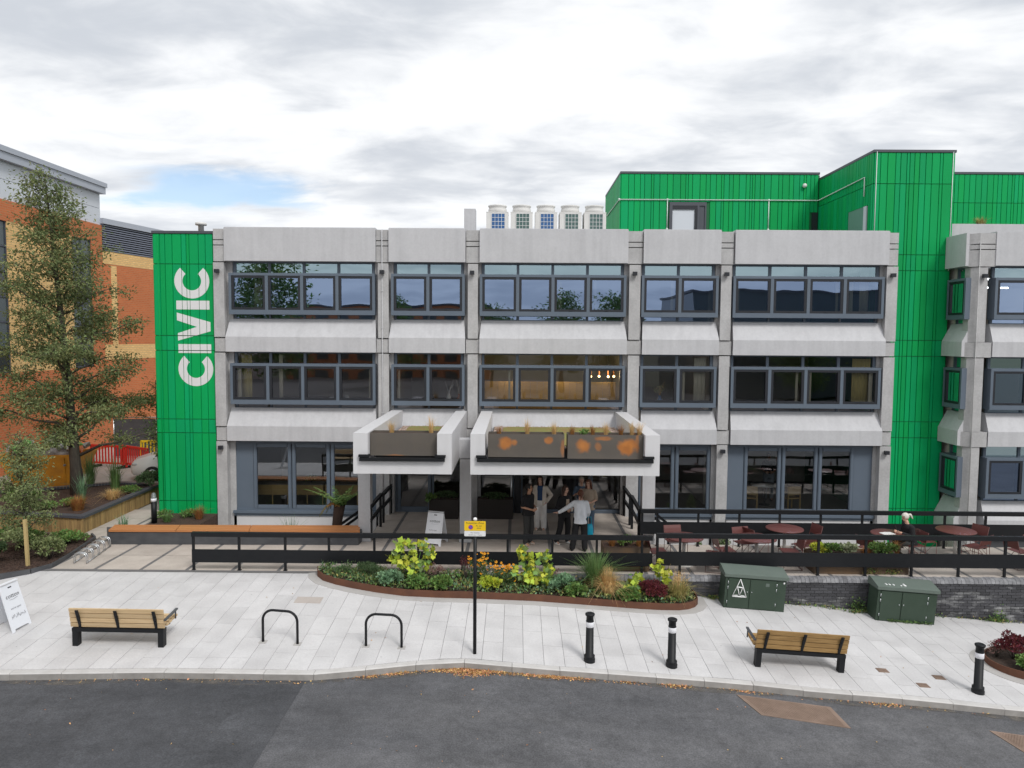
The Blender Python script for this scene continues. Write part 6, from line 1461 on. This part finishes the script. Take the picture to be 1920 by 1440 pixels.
def person(label, loc, face, h, skin, arms, top, bottom, shoes, hair, legs=None, head=(0, 0), seated=False, group='people talking under the canopy', lean=0.):
    """local frame: faces -y, own left hand at +x; arms = {side: (elbow, wrist, hand dir, palm dir, curl)}"""
    k = h / 1.70; rz_ = math.atan2(face[0], -face[1]); t = thing('person', label, 'person', loc, rz_, group); t.scale = (k, k, k)
    hz = .92; dzp = 0.
    if seated: dzp = -.44
    legs = legs or {1: ((.10, .0, hz), (.105, -.02, .49), (.11, .02, .085)), -1: ((-.10, 0, hz), (-.105, -.02, .49), (-.11, .02, .085))}
    up = lambda z: z + dzp
    def L(y, z): return y - lean * max(0, z - .95)          # forward lean of the trunk
    sh = {s: (s * .165, L(.01, 1.39), up(1.39)) for s in (1, -1)}
    hd = Vector((head[0] * .03, L(-.015, 1.58) - .01, up(1.565)))
    b = MB()
    eloft(b, [(0, L(0, z), up(z), rx, ry) for z, rx, ry in ((.84, .13, .10), (.95, .155, .115), (1.08, .128, .095), (1.22, .145, .105), (1.34, .165, .105), (1.42, .11, .08))])
    limb(b, [(0, L(.0, 1.40), up(1.38)), tuple(hd + Vector((0, .01, -.04)))], [.058, .052])
    for s in (1, -1): limb(b, legs[s], [.082, .055, .036])
    for s in (1, -1): e, w = arms[s][0], arms[s][1]; limb(b, [sh[s], (e[0], e[1], up(e[2])), (w[0], w[1], up(w[2]))], [.052, .038, .026])
    for s in (1, -1):
        a = Vector(legs[s][2]); limb(b, [tuple(a), (a.x + s * .015, a.y - .13, a.z - .045)], [.034, .03])
    hr = Matrix.Rotation(head[0], 3, 'Z') @ Matrix.Rotation(head[1], 3, 'X')
    H_ = lambda x, y, z: tuple(hd + hr @ Vector((x, y, z + .06)))
    b.ball(H_(0, .01, .025), (.074, .090, .092), 16, 12, rot=hr); b.ball(H_(0, -.022, -.045), (.052, .060, .062), 14, 10, rot=hr)
    me = remesh(b, .0135, 3); v = [tuple(p.co) for p in me.vertices]; f = [tuple(p.vertices) for p in me.polygons]
    x = MB(); x.add(v, f, 0, True)
    x.tube([H_(0, -.078, .018), H_(0, -.096, -.018), H_(0, -.080, -.026)], [.008, .014, .009], 7); 
    for s in (1, -1):
        x.ball(H_(s * .028, -.074, .012), (.010, .008, .006), 8, 6, 1); x.ball(H_(s * .074, .012, -.005), (.010, .018, .028), 8, 6, 0, rot=hr); x.tube([H_(s * .016, -.080, .032), H_(s * .045, -.070, .030)], .004, 5, 1)
    x.tube([H_(-.020, -.079, -.052), H_(0, -.086, -.051), H_(.020, -.079, -.052)], [.003, .006, .003], 6, 2)
    for s in (1, -1): w = arms[s][1]; hand(x, (w[0], w[1], up(w[2])), arms[s][2], arms[s][3], s, arms[s][4])
    x.build('body', [M[skin], M['eye'], M['lips']], t)
    # top
    tm, sleeve, kind, hem = top; c = MB(); g = .014 if kind == 'fit' else .030; fl = 0 if kind == 'fit' else .03
    zs = [(hem, .15 + fl, .115 + fl), (hem + .1, .148 + fl * .7, .112 + fl * .7), (1.10, .130 + fl * .6, .098 + fl * .6), (1.22, .146 + fl * .3, .107), (1.35, .166, .106), (1.415, .12, .085), (1.45, .065, .06)]
    eloft(c, [(0, L(0, z), up(z), rx + g, ry + g) for z, rx, ry in zs])
    for s in (1, -1):
        e, w = Vector(arms[s][0]), Vector(arms[s][1]); e.z += dzp; w.z += dzp; S = Vector(sh[s]); S.z = up(1.37)
        if sleeve == 'long': limb(c, [tuple(S), tuple(e), tuple(e.lerp(w, .93))], [.062 + g * .5, .047 + g * .6, .033 + g * .6])
        else: limb(c, [tuple(S), tuple(S.lerp(e, .78))], [.064 + g * .5, .058 + g * .4])
    me = remesh(c, .0145, 3); me.materials.clear(); me.materials.append(M[tm]); me.polygons.foreach_set('use_smooth', [True] * len(me.polygons)); inst('top', me, t)
    # trousers
    bm_, wide = bottom; c = MB(); eloft(c, [(0, L(0, z), up(z), rx + .012, ry + .014) for z, rx, ry in ((.83, .14, .11), (.95, .158, .118), (1.05, .140, .102))])
    for s in (1, -1): l = legs[s]; an = Vector(l[2]); kn = Vector(l[1]); limb(c, [l[0], l[1], tuple(an.lerp(kn, .04))], [.100 + wide * .3, .068 + wide, .05 + wide * 1.25])
    me = remesh(c, .0145, 4); me.materials.clear(); me.materials.append(M[bm_]); me.polygons.foreach_set('use_smooth', [True] * len(me.polygons)); inst('trousers', me, t)
    for s in (1, -1):
        a = Vector(legs[s][2]); c = MB(); y0 = a.y + .06; x0 = a.x + s * .004; zb = a.z - .085
        eloft(c, [(x0, a.y - .04, zb + .002, .036, .115), (x0, a.y - .045, zb + .018, .044, .128), (x0, a.y - .035, zb + .05, .042, .118), (x0, a.y + .0, zb + .085, .036, .07)], 14); c.build('shoe', M[shoes], t)
    # hair
    hm, style = hair; c = MB()
    def keep(o): 
        o = hr.inverted() @ o; return not (o.y < -.045 and o.z < .042) and not (o.z < -.035 and o.y < .02)
    c.ball(H_(0, .014, .030), (.086, .101, .104), 20, 14, 0, keep, rot=hr)
    if style in ('long', 'bob'):
        ln = .50 if style == 'long' else .18; pr = []
        for z, rx, ry, cy in ((.05, .085, .075, .045), (-.05, .092, .055, .062), (-.12, .098, .05, .072), (-.18 if style == 'bob' else -ln * .7, .10, .046, .082), (-.20 if style == 'bob' else -ln, .075, .03, .088)): pr.append((hd.x, hd.y + cy, hd.z + .06 + z, rx, ry))
        eloft(c, pr, 14)
        for s in (1, -1): limb(c, [H_(s * .075, -.01, .04), tuple(hd + Vector((s * .088, .02, -.06))), tuple(hd + Vector((s * .105, .0, -.10 if style == 'bob' else -.36)))], [.024, .034 if style == 'long' else .028, .018])
    if style == 'pony': limb(c, [H_(0, .10, .05), H_(0, .16, .02), H_(.02, .175, -.09)], [.025, .035, .015])
    if style == 'short': c.ball(H_(0, .03, .02), (.088, .092, .09), 14, 10, 0, lambda o: o.y > .0)
    c.build('hair', M[hm], t); return t
HIP = {1: ((.235, .05, 1.12), (.14, -.20, 1.06), (-.5, -.75, .15), (-.6, .3, .3), .9), -1: ((-.235, .05, 1.12), (-.10, -.21, 1.05), (.5, -.75, .15), (.6, .3, .3), .9)}
RELAX = {1: ((.235, .03, 1.12), (.25, -.03, .87), (.05, -.1, -1), (-1, 0, 0), .45), -1: ((-.235, .03, 1.12), (-.25, -.03, .87), (-.05, -.1, -1), (1, 0, 0), .45)}
def prop(t, name, mb, mt): mb.build(name, M[mt], t)
P1 = person('person in black polo shirt and charcoal trousers, holding a cup, nearest the sign post', (.36, 20.72, 0), (.80, -.60), 1.73, 'skin_tan', HIP, ('cloth_black', 'short', 'loose', .86), ('cloth_charcoal', .018), 'shoe_tan', ('hair_black', 'short'), head=(.45, -.12))
P2 = person('person in open cream jacket over blue top with white trousers, leaning back by the door', (.76, 22.40, 0), (-.25, -1), 1.63, 'skin_light', {1: ((.33, .06, 1.14), (.20, -.03, .93), (-.4, -.4, -.7), (-1, 0, 0), .5), -1: ((-.22, .03, 1.12), (-.22, -.06, .88), (0, -.2, -1), (1, 0, 0), .4)}, ('cloth_blue', 'short', 'fit', .92), ('cloth_offwhite', .035), 'shoe_tan', ('hair_brown', 'bob'), head=(-.35, -.1))
c = MB()                                                             # the open jacket
for s in (1, -1):
    eloft(c, [(s * .10, .015, z, rx, ry) for z, rx, ry in ((.80, .10, .135), (1.0, .088, .13), (1.2, .085, .128), (1.36, .09, .118), (1.43, .06, .08))])
limb(c, [(.165, .01, 1.38), (.33, .06, 1.14), (.215, -.02, .95)], [.075, .068, .056]); limb(c, [(-.165, .01, 1.38), (-.22, .03, 1.12), (-.22, -.055, .90)], [.075, .066, .055])
me = remesh(c, .0145, 3); me.materials.clear(); me.materials.append(M['cloth_cream']); me.polygons.foreach_set('use_smooth', [True] * len(me.polygons))
bm = bmesh.new(); bm.from_mesh(me); bmesh.ops.delete(bm, geom=[v for v in bm.verts if v.co.y < -.06 and abs(v.co.x) < .075 and v.co.z > .78], context='VERTS'); bm.to_mesh(me); bm.free(); inst('jacket', me, P2)
P3 = person('person with very long dark hair in black jacket and black flared trousers', (1.40, 20.88, 0), (.62, -.78), 1.66, 'skin_light', HIP, ('cloth_black', 'long', 'loose', .82), ('cloth_black', .022), 'cup_white', ('hair_brown', 'long'), head=(.35, .05), legs={1: ((.10, 0, .92), (.12, -.03, .49), (.13, .0, .085)), -1: ((-.10, 0, .92), (-.14, .02, .49), (-.20, .12, .085))})
c = MB(); c.hexa([(-.07, -.135, 1.02), (.07, -.135, 1.02), (.06, -.10, 1.02), (-.06, -.10, 1.02)], [(-.05, -.150, 1.36), (.05, -.150, 1.36), (.05, -.10, 1.36), (-.05, -.10, 1.36)]); c.build('undershirt', M['cloth_beige'], P3)
P4 = person('person in white shirt and black trousers seen from behind, one arm stretched out', (1.80, 20.22, 0), (.12, 1), 1.66, 'skin_light', {1: ((.40, -.08, 1.20), (.62, -.10, 1.06), (1, -.1, -.05), (0, 0, -1), .12), -1: ((-.235, -.02, 1.13), (-.20, -.18, .95), (.2, -.8, -.3), (1, 0, 0), .6)}, ('cloth_white', 'long', 'loose', .80), ('cloth_black', .030), 'cloth_black', ('hair_auburn', 'pony'), head=(.2, -.25), lean=.14, legs={1: ((.10, 0, .92), (.15, .02, .49), (.22, .03, .085)), -1: ((-.10, 0, .92), (-.12, -.02, .49), (-.14, .04, .085))})
P5 = person('older person with short pale hair in blue shirt, standing at the back of the group', (2.02, 22.5, 0), (-.1, -1), 1.60, 'skin_light', {1: ((.235, .03, 1.12), (.08, -.21, 1.22), (-.3, -.4, .8), (-.5, .5, 0), .9), -1: ((-.24, .03, 1.12), (-.05, -.21, 1.27), (.2, -.3, .9), (.5, .5, 0), .9)}, ('cloth_denim', 'short', 'fit', .86), ('cloth_palegrey', .02), 'cloth_black', ('hair_grey', 'short'), head=(.2, .1))
P6 = person('person with auburn wavy hair in beige top and blue jeans, arms folded forward', (2.20, 21.9, 0), (-.45, -.9), 1.64, 'skin_light', HIP, ('cloth_beige', 'short', 'loose', .80), ('cloth_denim', .02), 'cup_white', ('hair_auburn', 'bob'), head=(-.15, .15))
for P, m_ in ((P1, 'cup_white'), (P3, 'cup_white'), (P6, 'cup_white')):
    r = P.matrix_basis; c = MB(); c.lathe([(.030, 0), (.038, .10), (.039, .105), (.0, .105)], 14); o = thing('paper_cup', {P1: 'white paper cup held by the person in the black polo shirt', P3: 'white paper cup held by the person with very long dark hair', P6: 'white paper cup held by the person with auburn hair'}[P], 'cup', tuple(P.matrix_basis @ Vector((.02, -.29, 1.05)))); c.build('cup', M[m_], o)
    o.location = tuple(Matrix.LocRotScale(P.location, P.rotation_euler, P.scale) @ Vector((.02, -.29, 1.03)))
bg_ = thing('shoulder_bag', 'bright cyan bag hanging at the hip of the person in the white shirt', 'bag', (2.06, 20.30, .32)); c = MB(); eloft(c, [(0, 0, 0, .09, .05), (0, 0, .1, .12, .07), (0, 0, .3, .11, .05), (0, 0, .42, .08, .02)]); c.build('pouch', M['bag_cyan'], bg_); c = MB(); c.tube([(-.06, 0, .4), (-.05, -.03, .62), (.05, -.03, .62), (.06, 0, .4)], .012, 6); c.build('strap', M['bag_cyan'], bg_)
PS = person('seated person with white ponytail in black sweater looking at a phone', (10.68, 19.62, 0), (-1, -.08), 1.68, 'skin_light', {1: ((.22, -.10, 1.13), (.12, -.32, 1.21), (-.2, -.8, .2), (-.8, 0, .3), .8), -1: ((-.22, -.10, 1.13), (-.10, -.34, 1.21), (.2, -.8, .2), (.8, 0, .3), .8)}, ('cloth_black', 'long', 'loose', .86), ('cloth_charcoal', .01), 'cloth_black', ('hair_white', 'pony'), head=(0, .35), seated=True, group=None, lean=.22,
            legs={1: ((.10, 0, .49), (.11, -.42, .50), (.11, -.40, .085)), -1: ((-.10, 0, .49), (-.11, -.42, .50), (-.11, -.40, .085))})
ph = thing('phone', 'phone held over the cafe table by the seated person', 'phone', (10.27, 19.63, .84), R(100)); c = MB(); c.hexa([(-.035, -.01, 0), (.035, -.01, 0), (.035, -.002, 0), (-.035, -.002, 0)], [(-.035, .04, .12), (.035, .04, .12), (.035, .048, .12), (-.035, .048, .12)]); c.build('case', M['ink'], ph)
bk_ = thing('open_book', 'open pale book lying on the table of the seated person', 'book', (9.98, 19.50, .748), R(12)); c = MB(); c.hexa([(-.17, -.11, 0), (0, -.11, 0), (0, .11, 0), (-.17, .11, 0)], [(-.17, -.11, .012), (0, -.11, .02), (0, .11, .02), (-.17, .11, .012)]); c.hexa([(0, -.11, 0), (.17, -.11, 0), (.17, .11, 0), (0, .11, 0)], [(0, -.11, .02), (.17, -.11, .012), (.17, .11, .012), (0, .11, .02)]); c.build('pages', M['cup_white'], bk_)

# ================================================================== things seen through the windows
def sideboard(label, x):
    t = thing('sideboard', label, 'sideboard', (x, 25.15, -.03), 0, 'pale wooden sideboards inside the cafe window')
    mb = MB(); mb.box(0, 1.16, 0, .5, .80, .84); mb.build('top', M['interior_floor'], t)
    for k in range(2): mb = MB(); mb.box(.01 + .58 * k, .57 + .58 * k, .0, .02, .46, .795); mb.build('drawer_front', M['ply_wood'], t)
    mb = MB(); mb.box(0, 1.16, .03, .5, .44, .80); mb.build('carcass', M['ply_wood'], t)
    for a in (.02, .56, 1.10): mb = MB(); mb.box(a, a + .04, .05, .09, 0, .44); mb.build('leg', M['ply_wood'], t)
for k, x in enumerate((-9.05, -7.84, -6.63, -5.42)): sideboard(['leftmost pale wooden sideboard inside the ground floor window', 'pale wooden sideboard carrying a green plant inside the window', 'third pale wooden sideboard, behind the tree fern', 'pale wooden sideboard hidden most by the tree fern and column'][k], x)
shrub('pot_plant', 'small green plant on a sideboard inside the ground floor window', (-7.2, 25.4, .84), (.2, .16, .13), 160, .08, 'leaf_mid', 'plant', .5)
mb = MB(); mb.box(-1.1, 3.4, 26.6, 26.64, 3.52, 4.42)
t = thing('wood_panelling', 'low wall of vertical wooden boards inside the first floor window', 'partition', (-1.1, 25.2, 3.4))
for k in range(20): mb = MB(); mb.box(.225 * k + .004, .225 * k + .221, 0, .02, 0, 1.02 + .0); mb.build('board', M['ply_wood'], t)
def vase(label, loc, mt, plant=None):
    t = thing('vase', label, 'vase', loc); mb = MB(); mb.lathe([(.05, 0), (.085, .06), (.09, .15), (.05, .24), (.045, .28), (.055, .30)], 16); mb.build('body', M[mt], t)
    mb = MB(); q = random.Random(int(loc[0] * 10))
    for k in range(7): a = q.uniform(0, 6.3); mb.tube([(0, 0, .25), (.05 * math.cos(a), .05 * math.sin(a), .45), (.16 * math.cos(a), .12 * math.sin(a), q.uniform(.55, .8))], [.008, .006, .003], 5)
    mb.build('twigs', M['blade_tan' if plant else 'bag_white'], t)
    if plant: n = 90; pos = nr.normal(size=(n, 3)) * [.10, .08, .07] + [0, 0, .48]; v, f = leaves(pos, nr.normal(size=(n, 3)), np.full(n, .06), .6); inst('flowers', np_mesh('flowers', v, f, M[plant]), t)
for lb, x, mt, pl in (('white vase with twigs on the first floor window sill', -2.28, 'cup_white', None), ('orange vase on the first floor window sill beside the white one', -1.92, 'bag_orange', None), ('blue vase of pale flowers on the first floor window sill', 4.80, 'fin_blue', 'leaf_variegated')):
    vase(lb, (x, 24.62, 3.72), mt, pl)
mb = MB()
for a, b in ((-9.4, -4.7), (-4.1, -1.75), (-1.2, 3.5), (4.1, 6.5), (7.1, 11.9)):
    for z in (3.68, 6.63): mb.box(a, b, 24.52, 24.84, z, z + .035)
mb.build('window_board', M['interior_ceiling'], bld)
pp = thing('paper_stack', 'white papers and a tin on the first floor window sill', 'papers', (-6.3, 24.6, 3.717)); mb = MB(); mb.box(0, .4, .02, .22, 0, .16); mb.build('stack', M['bag_white'], pp); mb = MB(); mb.lathe([(.09, 0), (.09, .22)], 14, (.55, .12, 0)); mb.build('tin', M['lamp_glass'], pp)
def wood_chair(label, x, y, rz_):
    t = thing('wooden_chair', label, 'chair', (x, y, -.03), rz_, 'wooden chairs inside the cafe')
    mb = MB(); mb.box(-.25, .25, -.25, .25, .42, .46); mb.build('seat', M['ply_wood'], t)
    mb = MB(); mb.box(-.25, .25, .21, .25, .56, .86); mb.build('backrest', M['ply_wood'], t)
    for sx in (-1, 1):
        for sy in (-1, 1): mb = MB(); mb.box(sx * .24 - .02, sx * .24 + .02, sy * .23 - .02, sy * .23 + .02, 0, .66 if sy < 0 else .86); mb.build('leg', M['ply_wood'], t)
        mb = MB(); mb.box(sx * .24 - .025, sx * .24 + .025, -.25, .25, .64, .67); mb.build('armrest', M['ply_wood'], t)
wood_chair('wooden chair inside the right cafe window, left pane', 8.2, 25.5, R(160)); wood_chair('wooden chair inside the right cafe window, middle pane', 9.6, 25.5, R(195))
t = thing('cafe_table', 'pale round table inside the right cafe window', 'table', (8.95, 26.2, -.03)); mb = MB(); mb.lathe([(.5, .72), (.5, .75), (0, .75)], 28); mb.build('tabletop', M['cup_white'], t); mb = MB(); mb.lathe([(.2, 0), (.2, .02), (.03, .04), (.03, .72)], 12); mb.build('column', M['black_steel'], t)
person('waiter in black top and white apron behind the right cafe window', (9.35, 27.0, -.03), (-.3, -1), 1.72, 'skin_tan', HIP, ('cloth_black', 'short', 'fit', .9), ('cloth_palegrey', .02), 'cloth_black', ('hair_black', 'short'), group=None)
tuft = grass_tuft('roof_grass', 'dry tuft growing on the roof edge of the right wing', (16.35, 26.4, 9.9), .45, .3, 140, 'blade_olive', lean=.5, w=.02)

# ================================================================== across the street, seen only as reflections
for k, (x, y, h, n) in enumerate(((-15, -42, 10.6, 2600), (-3, -44, 9.6, 2400), (5.5, -40, 11.4, 2800), (11.5, -39, 11.8, 3000), (34, -40, 9, 2600), (-19.5, -9, 14.0, 3200))):
    z = road_z(x) + .12
    tree('street_tree', ['tree across the street, left of the pair', 'small tree across the street', 'tall tree across the street mirrored in the middle windows', 'broad tree across the street mirrored right of the middle windows', 'tree across the street at the right', 'tallest tree across the street, mirrored in the left windows'][k], (x, y, z), h, 26, lambda s: float(np.interp(s, [0, .25, .5, .8, 1], [1.2, 2.6, 2.9, 1.8, .5])), n * 2, .42, 'leaf_mid', 40 + k, r0=.2, z_first=.22, per=5, spread=.55)
def block(label, x0, x1, y0, y1, h, mt):
    t = thing('far_building', label, 'building', ((x0 + x1) / 2, y1, -2)); w = (x1 - x0) / 2; mb = MB(); mb.box(-w, w, y0 - y1, 0, 0, h); mb.build('wall', M[mt], t)
    mb = MB(); mb.box(-w - .2, w + .2, y0 - y1 - .2, .2, h, h + .3); mb.build('roof', M['coping_metal'], t)
    n = int(w * 2 / 3.2)
    for i in range(n):
        for z in (np.arange(1.2, h - 1.6, 3.0) if mt != 'curtain_dark' else []):
            mb = MB(); a = -w + 1 + i * 3.2; mb.box(a, a + 1.8, .0, .03, z, z + 1.5); mb.build('window', M['curtain_dark'], t)
block('grey hall across the street mirrored in the right windows', 23, 60, -70, -48, 13.9, 'curtain_dark'); block('low brick block across the street', -34, -4, -76, -60, 12.2, 'brick_red'); block('pale block across the street at the left', -80, -40, -66, -48, 12, 'cladding_pale')

# lit lamps the photograph shows: warm pendants in the middle first floor bay, tubes in the right wing; plus added fill lights
em = bpy.data.materials.new('lamp_lit'); em.use_nodes = True; b_ = em.node_tree.nodes['Principled BSDF']; b_.inputs['Emission Color'].default_value = (1, .62, .26, 1); b_.inputs['Emission Strength'].default_value = 6
tb = bpy.data.materials.new('tube_lit'); tb.use_nodes = True; b_ = tb.node_tree.nodes['Principled BSDF']; b_.inputs['Emission Color'].default_value = (.9, .95, 1, 1); b_.inputs['Emission Strength'].default_value = 5
for k, (x, lb) in enumerate(((2.55, 'warm lit pendant lamp inside the first floor window, left of the row'), (2.85, 'warm lit pendant lamp inside the first floor window, second of the row'), (3.15, 'warm lit pendant lamp inside the first floor window, third of the row'), (3.36, 'warm lit pendant lamp inside the first floor window, right of the row'))):
    t = thing('pendant_lamp', lb, 'lamp', (x, 25.3 + .15 * (k % 2), 5.5)); q = MB(); q.tube([(0, 0, 0), (0, 0, -.62)], .006, 5); q.build('cord', M['ink'], t); q = MB(); q.tube([(0, 0, -.60), (0, 0, -.86)], .026, 10); q.build('holder', M['iroko'], t); q = MB(); q.ball((0, 0, -.90), .04, 10, 8); q.build('bulb', em, t)
for x, y, z, e in ((-.2, 25.0, 4.9, 12), (1.6, 25.0, 4.9, 12), (3.0, 25.2, 4.7, 11)):  # right one serves the pendants; the rest, without fixtures, added to light the boards
    ld = bpy.data.lights.new('pendant_fill_light', 'POINT'); ld.energy = e; ld.color = (1, .74, .42); ld.shadow_soft_size = .15; lo = bpy.data.objects.new('pendant_fill_light', ld); col.objects.link(lo); lo.location = (x, y, z)
for k, (x, z) in enumerate(((16.6, 8.05), (16.7, 7.75))):
    t = thing('tube_lamp', ['lit tube lamp behind the top strip of the right wing window', 'lit tube lamp behind the casement of the right wing window'][k], 'lamp', (x, 26.0, z)); q = MB(); q.box(-.45, .45, -.05, .05, 0, .05); q.build('tube', tb, t)

mat('curtain_ochre', (.52, .43, .17), .9, c2=(.40, .33, .13), nscale=6, stretch=(6, 1, .3)); mat('curtain_cream', (.66, .62, .52), .9, c2=(.55, .51, .42), nscale=6, stretch=(6, 1, .3))
def curtain(label, x0, x1, z0, z1, mt, y=24.50):
    t = thing('curtain', label, 'curtain', (x0, y, z0)); q = MB(); n = max(4, int((x1 - x0) / .03)); a = [(i * (x1 - x0) / n, .025 * math.sin(i * 1.5)) for i in range(n + 1)]
    q.loft([[(u, v, 0) for u, v in a] + [(u, v + .012, 0) for u, v in reversed(a)], [(u, v, z1 - z0) for u, v in a] + [(u, v + .012, z1 - z0) for u, v in reversed(a)]], 0, True); q.build('cloth', M[mt], t)
curtain('ochre curtain in the leftmost first floor window', -9.2, -8.85, 3.72, 5.3, 'curtain_ochre')
curtain('cream curtain in the leftmost top floor window', -8.75, -8.5, 6.67, 8.3, 'curtain_cream')
curtain('ochre curtain in the first floor window next to the green tower', 11.15, 11.75, 3.72, 5.3, 'curtain_ochre')
curtain('cream curtain in the top floor window next to the green tower', 11.3, 11.6, 6.67, 8.3, 'curtain_cream')
curtain('wide cream curtain in the first floor window right of the canopy', 5.9, 6.3, 3.72, 5.3, 'curtain_cream')
curtain('cream curtain in the second first floor window from the left', -7.95, -7.82, 3.72, 5.3, 'curtain_cream')
curtain('ochre curtain in the lower right wing return window', 15.25, 15.32, .62, 2.3, 'curtain_ochre', 24.7)
